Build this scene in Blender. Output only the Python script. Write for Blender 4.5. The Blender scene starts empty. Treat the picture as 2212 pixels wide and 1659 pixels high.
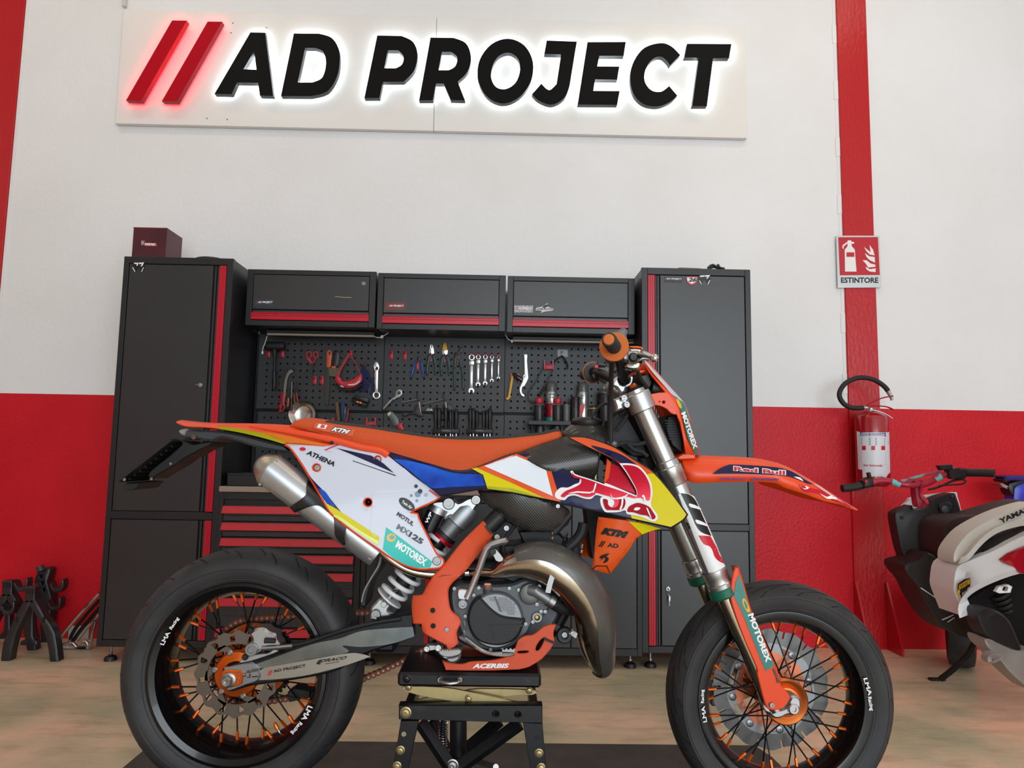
import bpy, bmesh, math, random
from mathutils import Vector as V, Matrix
from mathutils.geometry import delaunay_2d_cdt
random.seed(7)
PI = math.pi
SC = bpy.context.scene
COL = SC.collection

# ---------------------------------------------------------------- camera
FPX = 1534.0
CAMZ = 1.05
PITCH, YAW, ROLL = map(math.radians, (5.75, 0.85, 0.95))
_f = V((math.sin(YAW)*math.cos(PITCH), math.cos(YAW)*math.cos(PITCH), math.sin(PITCH)))
_r = _f.cross(V((0, 0, 1))).normalized()
_u = _r.cross(_f)
CR = _r*math.cos(ROLL) + _u*math.sin(ROLL)
CU = -_r*math.sin(ROLL) + _u*math.cos(ROLL)
cam_d = bpy.data.cameras.new('camera')
cam_d.sensor_fit = 'HORIZONTAL'
cam_d.sensor_width = 36.0
cam_d.lens = FPX/2212.0*36.0
cam_d.clip_start = 0.05
cam = bpy.data.objects.new('camera', cam_d)
COL.objects.link(cam)
cam.matrix_world = Matrix(((CR.x, CU.x, -_f.x, 0), (CR.y, CU.y, -_f.y, 0), (CR.z, CU.z, -_f.z, CAMZ), (0, 0, 0, 1)))
SC.camera = cam

# ---------------------------------------------------------------- world, lights, exposure
SC.view_settings.view_transform = 'Standard'
SC.view_settings.look = 'None'
SC.view_settings.gamma = 1.0
SC.view_settings.use_curve_mapping = False
SC.view_settings.exposure = 0.0
wd = bpy.data.worlds.new('daylight')
SC.world = wd
wd.use_nodes = True
wd.node_tree.nodes['Background'].inputs[0].default_value = (0.80, 0.90, 1.0, 1)
wd.node_tree.nodes['Background'].inputs[1].default_value = 1.0

def area(name, loc, rot, sx, sy, power, color):
    l = bpy.data.lights.new(name, 'AREA')
    l.shape = 'RECTANGLE'; l.size = sx; l.size_y = sy; l.energy = power; l.color = color
    o = bpy.data.objects.new(name, l); COL.objects.link(o)
    o.location = loc; o.rotation_euler = rot
    return o
# daylight through the open garage door behind the camera (right of centre)
area('door_daylight', (2.0, -4.72, 1.9), (math.radians(90), 0, 0), 6.2, 3.5, 300, (0.84, 0.94, 1.0))
for i, (x, y) in enumerate(((-2.4, 0.9), (1.9, 0.9), (-2.4, 2.7), (1.9, 2.7))):
    area('added_roof_fill', (x, y, 4.7), (0, 0, 0), 1.9, 0.35, 12, (1.0, 0.82, 0.64))  # unseen ceiling lamps, added for highlights and a warmer upper wall

# ---------------------------------------------------------------- pixels to places
def P(px, py, Y):
    d = _f*FPX + CR*(px - 1106.0) - CU*(py - 829.5)
    t = Y/d.y
    return V((d.x*t, Y, CAMZ + d.z*t))
def Zm(ox, oy, s):
    return lambda *a: [(ox + p[0]/s, oy + p[1]/s) + tuple(p[2:]) for p in a]
ZA = Zm(240, 880, 3.95); ZB = Zm(600, 880, 3.95); ZC = Zm(780, 1100, 3.95); ZD = Zm(1100, 880, 3.95)
ZE = Zm(1240, 690, 6.9125); ZF = Zm(1420, 1240, 3.95); ZG = Zm(260, 1180, 3.464); ZH = Zm(780, 1380, 4.809)
ZT1 = Zm(500, 700, 6.144); ZT2 = Zm(820, 700, 6.144); ZT3 = Zm(1060, 700, 6.144)
ZK1 = Zm(220, 480, 3.318); ZK2 = Zm(1080, 560, 3.771); ZJ = Zm(0, 1180, 4.809); ZS = Zm(1780, 960, 3.072)
ZX = Zm(1760, 480, 2.86); ZN1 = Zm(220, 0, 2.836); ZN2 = Zm(920, 0, 2.836); ZM = Zm(440, 990, 4.608); ZQ = Zm(1460, 950, 5.027)

# ---------------------------------------------------------------- materials
def lin(c):
    o = []
    for x in c:
        x = x/255.0
        o.append(x/12.92 if x <= 0.04045 else ((x + 0.055)/1.055)**2.4)
    return tuple(o[:3]) + (1.0,)
MATS = {}
def mat(name, c, rough=0.5, metal=0.0, bump=None, coat=0.0, var=None, spec=0.5, emit=None, trans=0.0, alpha=1.0, kind='noise', stretch=None):
    if name in MATS: return MATS[name]
    m = bpy.data.materials.new(name); m.use_nodes = True
    nt = m.node_tree; b = nt.nodes['Principled BSDF']
    b.inputs['Base Color'].default_value = lin(c)
    b.inputs['Roughness'].default_value = rough
    b.inputs['Metallic'].default_value = metal
    b.inputs['Specular IOR Level'].default_value = spec
    b.inputs['Coat Weight'].default_value = coat
    b.inputs['Coat Roughness'].default_value = 0.06
    b.inputs['Transmission Weight'].default_value = trans
    b.inputs['Alpha'].default_value = alpha
    if emit:
        b.inputs['Emission Color'].default_value = lin(emit[0]); b.inputs['Emission Strength'].default_value = emit[1]
    tc = None
    if bump or var:
        tc = nt.nodes.new('ShaderNodeTexCoord').outputs['Object']
        if stretch:
            mp = nt.nodes.new('ShaderNodeMapping'); mp.inputs['Scale'].default_value = stretch
            nt.links.new(tc, mp.inputs['Vector']); tc = mp.outputs['Vector']
    if var:      # (colour2, scale, lo, hi)
        n = nt.nodes.new('ShaderNodeTexNoise'); n.inputs['Scale'].default_value = var[1]; n.inputs['Detail'].default_value = 6
        nt.links.new(tc, n.inputs['Vector'])
        r = nt.nodes.new('ShaderNodeValToRGB')
        r.color_ramp.elements[0].position = var[2]; r.color_ramp.elements[1].position = var[3]
        r.color_ramp.elements[0].color = lin(c); r.color_ramp.elements[1].color = lin(var[0])
        nt.links.new(n.outputs['Fac'], r.inputs['Fac']); nt.links.new(r.outputs['Color'], b.inputs['Base Color'])
    if bump:     # (scale, strength, distance)
        n = nt.nodes.new('ShaderNodeTexVoronoi' if kind == 'voronoi' else 'ShaderNodeTexNoise')
        n.inputs['Scale'].default_value = bump[0]
        if kind != 'voronoi': n.inputs['Detail'].default_value = 3
        nt.links.new(tc, n.inputs['Vector'])
        bp = nt.nodes.new('ShaderNodeBump'); bp.inputs['Strength'].default_value = bump[1]; bp.inputs['Distance'].default_value = bump[2]
        nt.links.new(n.outputs['Distance' if kind == 'voronoi' else 'Fac'], bp.inputs['Height']); nt.links.new(bp.outputs['Normal'], b.inputs['Normal'])
    MATS[name] = m
    return m
def carbon(name, scale=260.0, c1=(10, 10, 10), c2=(70, 68, 66)):
    m = bpy.data.materials.new(name); m.use_nodes = True
    nt = m.node_tree; b = nt.nodes['Principled BSDF']
    tc = nt.nodes.new('ShaderNodeTexCoord')
    mp = nt.nodes.new('ShaderNodeMapping'); mp.inputs['Rotation'].default_value = (0.3, math.radians(40), 0.2)
    nt.links.new(tc.outputs['Object'], mp.inputs['Vector'])
    ck = nt.nodes.new('ShaderNodeTexWave'); ck.inputs['Scale'].default_value = scale/5.0; ck.inputs['Distortion'].default_value = 0.0
    ck.bands_direction = 'X'
    nt.links.new(mp.outputs['Vector'], ck.inputs['Vector'])
    r = nt.nodes.new('ShaderNodeValToRGB'); r.color_ramp.elements[0].color = lin(c1); r.color_ramp.elements[1].color = lin(c2)
    nt.links.new(ck.outputs['Fac'], r.inputs['Fac']); nt.links.new(r.outputs['Color'], b.inputs['Base Color'])
    b.inputs['Roughness'].default_value = 0.32; b.inputs['Metallic'].default_value = 0.25; b.inputs['Coat Weight'].default_value = 0.35; b.inputs['Coat Roughness'].default_value = 0.08
    bp = nt.nodes.new('ShaderNodeBump'); bp.inputs['Strength'].default_value = 0.25; bp.inputs['Distance'].default_value = 0.001
    nt.links.new(ck.outputs['Fac'], bp.inputs['Height']); nt.links.new(bp.outputs['Normal'], b.inputs['Normal'])
    MATS[name] = m
    return m

# ---------------------------------------------------------------- objects
WL = {}                                  # world place of every origin
def put(o, parent, c):
    o.parent = parent
    o.location = c - (WL[parent.name] if parent else V((0, 0, 0)))
    WL[o.name] = V(c)
def tag(o, label=None, cat=None, group=None, kind=None):
    if label: o['label'] = label
    if cat: o['category'] = cat
    if group: o['group'] = group
    if kind: o['kind'] = kind
    return o
def thing(name, label, cat, loc, group=None):
    o = bpy.data.objects.new(name, None); COL.objects.link(o); o.empty_display_size = 0.05
    put(o, None, V(loc))
    return tag(o, label, cat, group)
def copyto(o, name, parent, c, rot=None):
    n = o.copy(); n.name = name; COL.objects.link(n)
    for k in list(n.keys()): del n[k]
    put(n, parent, V(c))
    if rot is not None: n.rotation_euler = rot
    return n
def basis(ax, hint=None):
    ax = V(ax).normalized()
    h = V(hint) if hint is not None else (V((0, 0, 1)) if abs(ax.z) < 0.9 else V((1, 0, 0)))
    u = (h - ax*h.dot(ax)).normalized()
    return u, ax.cross(u), ax
NEAR = V((0, -1, 0))
def area2(p):
    return 0.5*sum(p[i][0]*p[(i+1) % len(p)][1] - p[(i+1) % len(p)][0]*p[i][1] for i in range(len(p)))
def inside(x, y, poly):
    r = False; j = len(poly) - 1
    for i in range(len(poly)):
        xi, yi = poly[i][:2]; xj, yj = poly[j][:2]
        if (yi > y) != (yj > y) and x < (xj - xi)*(y - yi)/(yj - yi) + xi: r = not r
        j = i
    return r
def smo(pts, k=4, closed=True):
    """Catmull-Rom through pixel points; a third value on a point keeps it a sharp corner"""
    n = len(pts); out = []
    rng = range(n) if closed else range(n-1)
    for i in rng:
        p1, p2 = pts[i], pts[(i+1) % n]
        p0 = p1 if (len(p1) > 2 or (not closed and i == 0)) else pts[i-1]
        p3 = p2 if (len(p2) > 2 or (not closed and i == n-2)) else pts[(i+2) % n]
        for j in range(k):
            t = j/k; t2 = t*t; t3 = t2*t
            out.append(tuple(0.5*(2*p1[a] + (p2[a]-p0[a])*t + (2*p0[a]-5*p1[a]+4*p2[a]-p3[a])*t2 + (3*p1[a]-p0[a]-3*p2[a]+p3[a])*t3) for a in (0, 1)))
    if not closed: out.append(tuple(pts[-1][:2]))
    return out
def curve3(pts, k=6):
    """smooth line through places; every entry may carry extra numbers"""
    n = len(pts); out = []
    for i in range(n-1):
        p0, p1, p2, p3 = pts[max(i-1, 0)], pts[i], pts[i+1], pts[min(i+2, n-1)]
        for j in range(k):
            t = j/k; t2 = t*t; t3 = t2*t
            out.append([0.5*(2*a1 + (a2-a0)*t + (2*a0-5*a1+4*a2-a3)*t2 + (3*a1-a0-3*a2+a3)*t3) for a0, a1, a2, a3 in zip(p0, p1, p2, p3)])
    out.append(list(pts[-1]))
    return out
def idw(cps):
    """near offset as a smooth low-order surface fitted to (px, py, value) marks"""
    import numpy as np
    A = np.array(cps, float); cx, cy = A[:, 0].mean(), A[:, 1].mean(); sx = max(np.ptp(A[:, 0]), np.ptp(A[:, 1]))/2
    def bas(x, y): return [1, x, y, x*x, x*y, y*y, x**3, x*x*y, x*y*y, y**3]
    k = 10
    M = np.array([bas((a-cx)/sx, (b-cy)/sx)[:k] for a, b, _ in cps])
    reg = np.diag([1e-4, 1e-3, 1e-3] + [.02]*3 + [.12]*4)[:k, :k]
    w = np.linalg.solve(M.T @ M + reg, M.T @ A[:, 2]); w = [float(q) for q in w]
    def fn(x, y): return sum(p*q for p, q in zip(w, bas((x-cx)/sx, (y-cy)/sx)))
    return fn

class B:
    def __init__(s): s.v = []; s.f = []; s.m = []; s.mi = 0
    def mt(s, i): s.mi = i; return s
    def add(s, vs, fs):
        o = len(s.v); s.v += [V(x) for x in vs]
        for q in fs: s.f.append([i+o for i in q]); s.m.append(s.mi)
        return s
    def box(s, c, size, M=None, ch=0.0015):
        hx, hy, hz = [a/2 for a in size]; c = V(c); ch = min(ch, hx*0.8, hy*0.8, hz*0.8)
        vs = []; idx = {}
        for sx in (-1, 1):
            for sy in (-1, 1):
                for sz in (-1, 1):
                    for k in range(3):
                        p = [sx*hx, sy*hy, sz*hz]
                        for a in range(3):
                            if a != k: p[a] -= (sx, sy, sz)[a]*ch
                        idx[(sx, sy, sz, k)] = len(vs); vs.append(V(p))
        fs = []
        for k in range(3):
            a, b = [(1, 2), (2, 0), (0, 1)][k]
            for sg in (-1, 1):
                q = []
                for (da, db) in ((-1, -1), (1, -1), (1, 1), (-1, 1)):
                    t = [0, 0, 0]; t[k] = sg; t[a] = da; t[b] = db
                    q.append(idx[(t[0], t[1], t[2], k)])
                fs.append(q if sg > 0 else q[::-1])
            for da in (-1, 1):
                for db in (-1, 1):
                    t0 = [0, 0, 0]; t0[a] = da; t0[b] = db; t1 = list(t0); t0[k] = -1; t1[k] = 1
                    q = [idx[(*t0, a)], idx[(*t1, a)], idx[(*t1, b)], idx[(*t0, b)]]
                    fs.append(q if da*db > 0 else q[::-1])
        for sx in (-1, 1):
            for sy in (-1, 1):
                for sz in (-1, 1):
                    q = [idx[(sx, sy, sz, k)] for k in range(3)]
                    fs.append(q if sx*sy*sz > 0 else q[::-1])
        if M is not None: vs = [M @ x for x in vs]
        return s.add([x + c for x in vs], fs)
    def tube(s, pts, r, n=8, cap=True, closed=False, sc=(1, 1), hint=None):
        pts = [V(p[:3]) for p in pts]; k = len(pts)
        rs = r if isinstance(r, (list, tuple)) else [r]*k
        vs = []; fs = []; pu = None
        for i, p in enumerate(pts):
            a = pts[i-1] if (i or closed) else p
            b = pts[(i+1) % k] if (i < k-1 or closed) else p
            t = (b - a)
            t = t.normalized() if t.length > 1e-9 else V((0, 0, 1))
            if hint is not None: u, w, _ = basis(t, hint)
            elif pu is None: u, w, _ = basis(t)
            else:
                u = (pu - t*pu.dot(t)); u = u.normalized() if u.length > 1e-9 else basis(t)[0]; w = t.cross(u)
            pu = u
            for j in range(n):
                an = 2*PI*j/n
                vs.append(p + (u*math.cos(an)*sc[0] + w*math.sin(an)*sc[1])*rs[i])
        rng = k if closed else k-1
        for i in range(rng):
            i2 = (i+1) % k
            for j in range(n):
                j2 = (j+1) % n
                fs.append([i*n+j, i*n+j2, i2*n+j2, i2*n+j])
        if cap and not closed:
            fs.append([j for j in range(n)][::-1]); fs.append([(k-1)*n+j for j in range(n)])
        return s.add(vs, fs)
    def lathe(s, prof, c, ax=NEAR, n=24, hint=None, closed=False):
        u, w, a = basis(ax, hint); c = V(c); vs = []; fs = []; k = len(prof)
        for (r, h) in prof:
            for j in range(n):
                an = 2*PI*j/n
                vs.append(c + a*h + (u*math.cos(an) + w*math.sin(an))*max(r, 1e-5))
        for i in range(k if closed else k-1):
            i2 = (i+1) % k
            for j in range(n):
                j2 = (j+1) % n
                fs.append([i*n+j, i*n+j2, i2*n+j2, i2*n+j])
        if not closed:
            if prof[0][0] > 2e-5: fs.append([j for j in range(n)][::-1])
            if prof[-1][0] > 2e-5: fs.append([(k-1)*n+j for j in range(n)])
        return s.add(vs, fs)
    def cyl(s, a, b, r, n=16, r2=None):
        a = V(a); b = V(b)
        return s.tube([a, b], [r, r if r2 is None else r2], n)
    def loft(s, rings, cap=True, ring_closed=True):
        n = len(rings[0]); vs = [p for r in rings for p in r]; fs = []
        for i in range(len(rings)-1):
            for j in range(n if ring_closed else n-1):
                j2 = (j+1) % n
                fs.append([i*n+j, i*n+j2, (i+1)*n+j2, (i+1)*n+j])
        if cap and ring_closed:
            fs.append([j for j in range(n)][::-1]); fs.append([(len(rings)-1)*n+j for j in range(n)])
        return s.add(vs, fs)
    def prism(s, poly, d, holes=()):
        """flat polygon (places) pushed along d"""
        poly = [V(p) for p in poly]; d = V(d); n = len(poly)
        vs = poly + [p + d for p in poly]
        fs = [list(range(n))[::-1], [n+i for i in range(n)]] + [[i, (i+1) % n, n+(i+1) % n, n+i] for i in range(n)]
        return s.add(vs, fs)
    def sphere(s, c, r, n=12, sc=(1, 1, 1)):
        c = V(c); vs = []; fs = []; m = n//2
        for i in range(m+1):
            th = PI*i/m
            for j in range(n):
                ph = 2*PI*j/n
                vs.append(c + V((r*sc[0]*math.sin(th)*math.cos(ph), r*sc[1]*math.sin(th)*math.sin(ph), r*sc[2]*math.cos(th))))
        for i in range(m):
            for j in range(n):
                j2 = (j+1) % n
                fs.append([i*n+j, i*n+j2, (i+1)*n+j2, (i+1)*n+j])
        return s.add(vs, fs)
    def panel(s, out, Yf, t=0.004, grid=14, holes=(), ch=0.0, flip=False, mirror=None):
        """outline in photo pixels, set at depth Yf(px,py), given a real thickness t away from the viewer"""
        Yfn = Yf if callable(Yf) else (lambda x, y: Yf)
        out = [tuple(p[:2]) for p in out]
        if area2(out) < 0: out = out[::-1]
        pts = list(out); n = len(out); edges = [(i, (i+1) % n) for i in range(n)]
        hol = []
        for h in holes:
            h = [tuple(p[:2]) for p in h]
            if area2(h) > 0: h = h[::-1]
            o = len(pts); pts += h; m = len(h); edges += [(o+i, o+(i+1) % m) for i in range(m)]; hol.append((o, m, h))
        if grid:
            xs = [p[0] for p in out]; ys = [p[1] for p in out]
            x = min(xs) + grid*0.5
            while x < max(xs):
                y = min(ys) + grid*0.5
                while y < max(ys):
                    if inside(x, y, out) and not any(inside(x, y, h) for _, _, h in hol): pts.append((x + random.uniform(-.2, .2)*grid*.3, y))
                    y += grid
                x += grid
        r = delaunay_2d_cdt([V((a, b)) for a, b in pts], edges, [], 0, 1e-5)
        vv = r[0]; tri = []
        for fc in r[2]:
            cx = sum(vv[i][0] for i in fc)/len(fc); cy = sum(vv[i][1] for i in fc)/len(fc)
            if inside(cx, cy, out) and not any(inside(cx, cy, h) for _, _, h in hol): tri.append(list(fc))
        # loops = edges used once
        use = {}
        for fc in tri:
            for i in range(len(fc)):
                a, b = fc[i], fc[(i+1) % len(fc)]
                use[(a, b)] = 1
        bnd = [(a, b) for (a, b) in use if (b, a) not in use]
        fr = [P(p[0], p[1], Yfn(p[0], p[1])) for p in vv]
        if mirror is not None: fr = [V((p.x, 2*mirror - p.y, p.z)) for p in fr]
        sg = -1 if mirror is not None else 1
        if not t:
            return s.add(fr, tri)
        bk = [p + V((0, sg*t, 0)) for p in fr]
        nn = len(fr); fs = [list(q) for q in tri] + [[i+nn for i in q[::-1]] for q in tri]
        if ch > 0:
            # chamfered rim: pull the front edge loop inwards, add a lower ring
            nb = {}
            for a, b in bnd:
                d = (V(vv[b]) - V(vv[a])); d = d.normalized() if d.length > 1e-9 else V((0, 0))
                nm = V((-d.y, d.x))
                nb.setdefault(a, V((0, 0))); nb.setdefault(b, V((0, 0)))
                nb[a] += nm; nb[b] += nm
            ring = {}
            base = len(fr)+len(bk); ex = []
            for k, (i, q) in enumerate(nb.items()):
                ring[i] = base + k; ex.append(fr[i] + V((0, sg*ch, 0)))
                cpx = ch*800.0
                q = q.normalized() if q.length > 1e-6 else q
                x, y = vv[i][0] + q.x*cpx, vv[i][1] + q.y*cpx
                p = P(x, y, Yfn(vv[i][0], vv[i][1]))
                fr[i] = p if mirror is None else V((p.x, 2*mirror - p.y, p.z))
            for a, b in bnd:
                fs.append([b, a, ring[a], ring[b]]); fs.append([ring[b], ring[a], a+nn, b+nn])
            return s.add(fr + bk + ex, fs)
        for a, b in bnd: fs.append([b, a, a+nn, b+nn])
        return s.add(fr + bk, fs)
    def build(s, name, mats, parent=None, smooth=True, ang=35, recalc=True, kind=None, origin=None):
        if not isinstance(mats, (list, tuple)): mats = [mats]
        lo = V((min(p.x for p in s.v), min(p.y for p in s.v), min(p.z for p in s.v))); hi = V((max(p.x for p in s.v), max(p.y for p in s.v), max(p.z for p in s.v)))
        c = V(origin) if origin is not None else (lo + hi)/2
        me = bpy.data.meshes.new(name)
        me.from_pydata([p - c for p in s.v], [], s.f)
        for m in mats: me.materials.append(m)
        me.polygons.foreach_set('material_index', s.m)
        if recalc:
            bm = bmesh.new(); bm.from_mesh(me); bmesh.ops.recalc_face_normals(bm, faces=bm.faces); bm.to_mesh(me); bm.free()
        if smooth:
            me.polygons.foreach_set('use_smooth', [True]*len(me.polygons)); me.set_sharp_from_angle(angle=math.radians(ang))
        me.update()
        o = bpy.data.objects.new(name, me); COL.objects.link(o)
        put(o, parent, c)
        if kind: o['kind'] = kind
        return o

def text_faces(txt, bold=0.0, shear=0.0, width=1.0, space=1.0):
    """letters of the built-in face as flat triangles in a unit box: height 1 = capital height"""
    cu = bpy.data.curves.new('t', 'FONT'); cu.body = txt; cu.size = 1.0; cu.offset = bold; cu.shear = shear; cu.resolution_u = 3; cu.space_character = space
    ob = bpy.data.objects.new('t', cu); COL.objects.link(ob)
    me = bpy.data.meshes.new_from_object(ob)
    vs = [V(v.co) for v in me.vertices]; fs = [list(p.vertices) for p in me.polygons]
    bpy.data.objects.remove(ob); bpy.data.curves.remove(cu); bpy.data.meshes.remove(me)
    if not vs: return [], [], 0, 0
    x0 = min(v.x for v in vs); x1 = max(v.x for v in vs); y0 = min(v.y for v in vs); y1 = max(v.y for v in vs)
    return [((v.x-x0)*width, v.y-y0) for v in vs], fs, (x1-x0)*width, y1-y0
def decal_text(b, txt, quad, Yf, bold=0.02, shear=0.0, space=1.0):
    """lettering laid on a surface: quad = photo pixels of (bottom-left, bottom-right, top-left) of the word"""
    vs, fs, w, h = text_faces(txt, bold, shear, 1.0, space)
    (ax, ay), (bx, by), (cx, cy) = [q[:2] for q in quad]
    Yfn = Yf if callable(Yf) else (lambda x, y: Yf)
    pts = []
    for (u, v) in vs:
        u /= w; v /= h
        x = ax + (bx-ax)*u + (cx-ax)*v; y = ay + (by-ay)*u + (cy-ay)*v
        pts.append(P(x, y, Yfn(x, y)))
    return b.add(pts, fs)

# ================================================================ materials used across the place
WHITE_W = mat('plaster_white', (234, 236, 238), 0.6, bump=(38, 0.4, 0.004), var=((228, 229, 229), 1.3, 0.35, 0.7))
RED_W = mat('paint_red', (206, 28, 42), 0.42, bump=(60, 0.5, 0.005), var=((194, 24, 36), 3.0, 0.35, 0.7), spec=0.25)
RED_S = mat('steel_red', (186, 16, 26), 0.28, bump=(34, 0.5, 0.004), stretch=(1.6, 1, 0.8))
CREAM = mat('ceiling_paint', (225, 220, 210), 0.8)
BLK = mat('cabinet_black', (28, 29, 32), 0.40, bump=(900, 0.15, 0.0004), var=((33, 34, 37), 3.0, 0.4, 0.75), spec=0.75)
BLKF = mat('cabinet_frame', (30, 31, 34), 0.38, bump=(900, 0.15, 0.0004))
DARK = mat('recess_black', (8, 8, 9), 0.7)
PEG = mat('pegboard_black', (34, 35, 38), 0.45, bump=(800, 0.15, 0.0004))
REDH = mat('handle_red', (190, 18, 44), 0.32)
CHROME = mat('chrome', (196, 196, 198), 0.16, 1.0)
STEEL = mat('steel', (158, 158, 157), 0.42, 1.0)
ALU = mat('aluminium', (186, 188, 190), 0.42, 1.0, bump=(400, 0.08, 0.0003))
CASTALU = mat('cast_aluminium', (150, 153, 156), 0.42, 0.85, bump=(500, 0.15, 0.0004))
RUB = mat('rubber', (24, 24, 25), 0.62, bump=(300, 0.1, 0.0006))
PLB = mat('black_plastic', (22, 22, 24), 0.45)
PLG = mat('grey_plastic', (52, 54, 58), 0.5)
WHT = mat('white_print', (238, 238, 238), 0.45)
BLKP = mat('black_print', (14, 14, 15), 0.4)
REDP = mat('red_print', (200, 20, 40), 0.4)
GLASSY = mat('clear_plastic', (200, 205, 205), 0.08, trans=0.85, spec=0.5)

def floor_mat():
    m = bpy.data.materials.new('concrete_floor'); m.use_nodes = True
    nt = m.node_tree; b = nt.nodes['Principled BSDF']; N = nt.nodes.new; L = nt.links.new
    tc = N('ShaderNodeTexCoord'); mp = N('ShaderNodeMapping'); mp.inputs['Scale'].default_value = (0.6, 2.2, 1); L(tc.outputs['Object'], mp.inputs['Vector'])
    n1 = N('ShaderNodeTexNoise'); n1.inputs['Scale'].default_value = 1.9; n1.inputs['Detail'].default_value = 7; L(tc.outputs['Object'], n1.inputs['Vector'])
    r1 = N('ShaderNodeValToRGB'); e = r1.color_ramp.elements
    e[0].position = 0.38; e[0].color = lin((182, 176, 148)); e[1].position = 0.62; e[1].color = lin((232, 198, 170))
    e.new(0.5).color = lin((206, 189, 161))
    L(n1.outputs['Fac'], r1.inputs['Fac'])
    n2 = N('ShaderNodeTexNoise'); n2.inputs['Scale'].default_value = 7; n2.inputs['Detail'].default_value = 8; n2.inputs['Roughness'].default_value = 0.65; L(mp.outputs['Vector'], n2.inputs['Vector'])
    r2 = N('ShaderNodeValToRGB'); e = r2.color_ramp.elements; e[0].position = 0.48; e[0].color = (1, 1, 1, 1); e[1].position = 0.74; e[1].color = (0.62, 0.56, 0.48, 1); L(n2.outputs['Fac'], r2.inputs['Fac'])
    mx = N('ShaderNodeMix'); mx.data_type = 'RGBA'; mx.blend_type = 'MULTIPLY'; mx.inputs['Factor'].default_value = 0.8
    L(r1.outputs['Color'], mx.inputs['A']); L(r2.outputs['Color'], mx.inputs['B'])
    n3 = N('ShaderNodeTexNoise'); n3.inputs['Scale'].default_value = 26; n3.inputs['Detail'].default_value = 10; n3.inputs['Roughness'].default_value = .7; L(mp.outputs['Vector'], n3.inputs['Vector'])
    r3 = N('ShaderNodeValToRGB'); e = r3.color_ramp.elements; e[0].position = 0.60; e[0].color = (1, 1, 1, 1); e[1].position = 0.70; e[1].color = (0.42, 0.37, 0.33, 1); L(n3.outputs['Fac'], r3.inputs['Fac'])
    mx2 = N('ShaderNodeMix'); mx2.data_type = 'RGBA'; mx2.blend_type = 'MULTIPLY'; mx2.inputs['Factor'].default_value = 0.7
    L(mx.outputs['Result'], mx2.inputs['A']); L(r3.outputs['Color'], mx2.inputs['B'])
    L(mx2.outputs['Result'], b.inputs['Base Color'])
    b.inputs['Roughness'].default_value = 0.34; b.inputs['Specular IOR Level'].default_value = 0.45
    bp = N('ShaderNodeBump'); bp.inputs['Strength'].default_value = 0.12; bp.inputs['Distance'].default_value = 0.003; L(n2.outputs['Fac'], bp.inputs['Height']); L(bp.outputs['Normal'], b.inputs['Normal'])
    return m
FLOOR = floor_mat()

# ================================================================ the room
YW = 4.10                                  # back wall
ZR = 0.5*(P(120, 849, YW).z + P(1900, 885, YW).z)     # height of the red dado
XL, XR, YF, ZC_ = -5.6, 5.6, -4.8, 5.0
def quad_struct(name, quads, mats):
    b = B()
    for i, q in quads: b.mt(i).add(q, [[0, 1, 2, 3]])
    o = b.build(name, mats, smooth=False, recalc=False, origin=(0, 0, 0)); o['kind'] = 'structure'
    return o
b = B()
b.box((0, YW + 0.1, ZR/2), (XR-XL, 0.2, ZR), ch=0)
b.mt(1).box((0, YW + 0.1, (ZR + ZC_)/2), (XR-XL, 0.2, ZC_-ZR), ch=0)
wall = b.build('wall_back', [RED_W, WHITE_W], smooth=False, origin=(0, YW, 0)); wall['kind'] = 'structure'
b = B(); b.box((0, (YW+YF)/2, -0.05), (XR-XL, YW-YF, 0.1), ch=0); o = b.build('floor', FLOOR, smooth=False, origin=(0, 0, 0)); o['kind'] = 'structure'
b = B(); b.box((0, (YW+YF)/2, ZC_+0.05), (XR-XL, YW-YF, 0.1), ch=0); o = b.build('ceiling', CREAM, smooth=False); o['kind'] = 'structure'
for nm, x in (('wall_left', XL-0.1), ('wall_right', XR+0.1)):
    b = B(); b.box((x, (YW+YF)/2, ZR/2), (0.2, YW-YF, ZR), ch=0); b.mt(1).box((x, (YW+YF)/2, (ZR+ZC_)/2), (0.2, YW-YF, ZC_-ZR), ch=0)
    o = b.build(nm, [RED_W, WHITE_W], smooth=False); o['kind'] = 'structure'

b = B(); b.box((-3.4, YF - .1, ZC_/2), (4.4, .2, ZC_), ch=0); b.box((3.5, YF - .1, 4.4), (9.4, .2, 1.2), ch=0); b.box((5.4, YF - .1, 2.4), (.4, .2, 3.6), ch=0)
o = b.build('wall_front_unseen', WHITE_W, smooth=False); o['kind'] = 'structure'  # unseen front wall, added to block sky light left of the door opening

# red steel columns, flush with the plaster, with gusset plates at the foot
def column(name, x0, x1, gussets):
    yc = YW - 0.012
    b = B(); b.box(((x0+x1)/2, YW + 0.02, ZC_/2), (x1-x0, 0.064, ZC_), ch=0.003)
    o = b.build(name, RED_S); o['kind'] = 'structure'
    if gussets:
        g = B()
        h = 0.37
        for gx, lean in gussets:
            poly = [V((gx, yc, 0.0)), V((gx + lean, yc - 0.15, 0.0)), V((gx + lean, yc - 0.15, 0.035)), V((gx, yc - 0.012, h)), V((gx, yc, h))]
            g.prism([p - V((0.006, 0, 0)) for p in poly], (0.012, 0, 0))
        o2 = g.build('gusset_plate', RED_S, o, smooth=False)
        # plaster repair edging along the column
    return o
xa = P(1826, 700, YW).x; xb = P(1893, 700, YW).x
column('trim_1', xa, xb, ((xa + 0.004, 0.0), (xb - 0.004, 0.0)))
xl = P(30, 300, YW).x
column('trim_2', xl - 0.18, xl, ())
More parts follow.
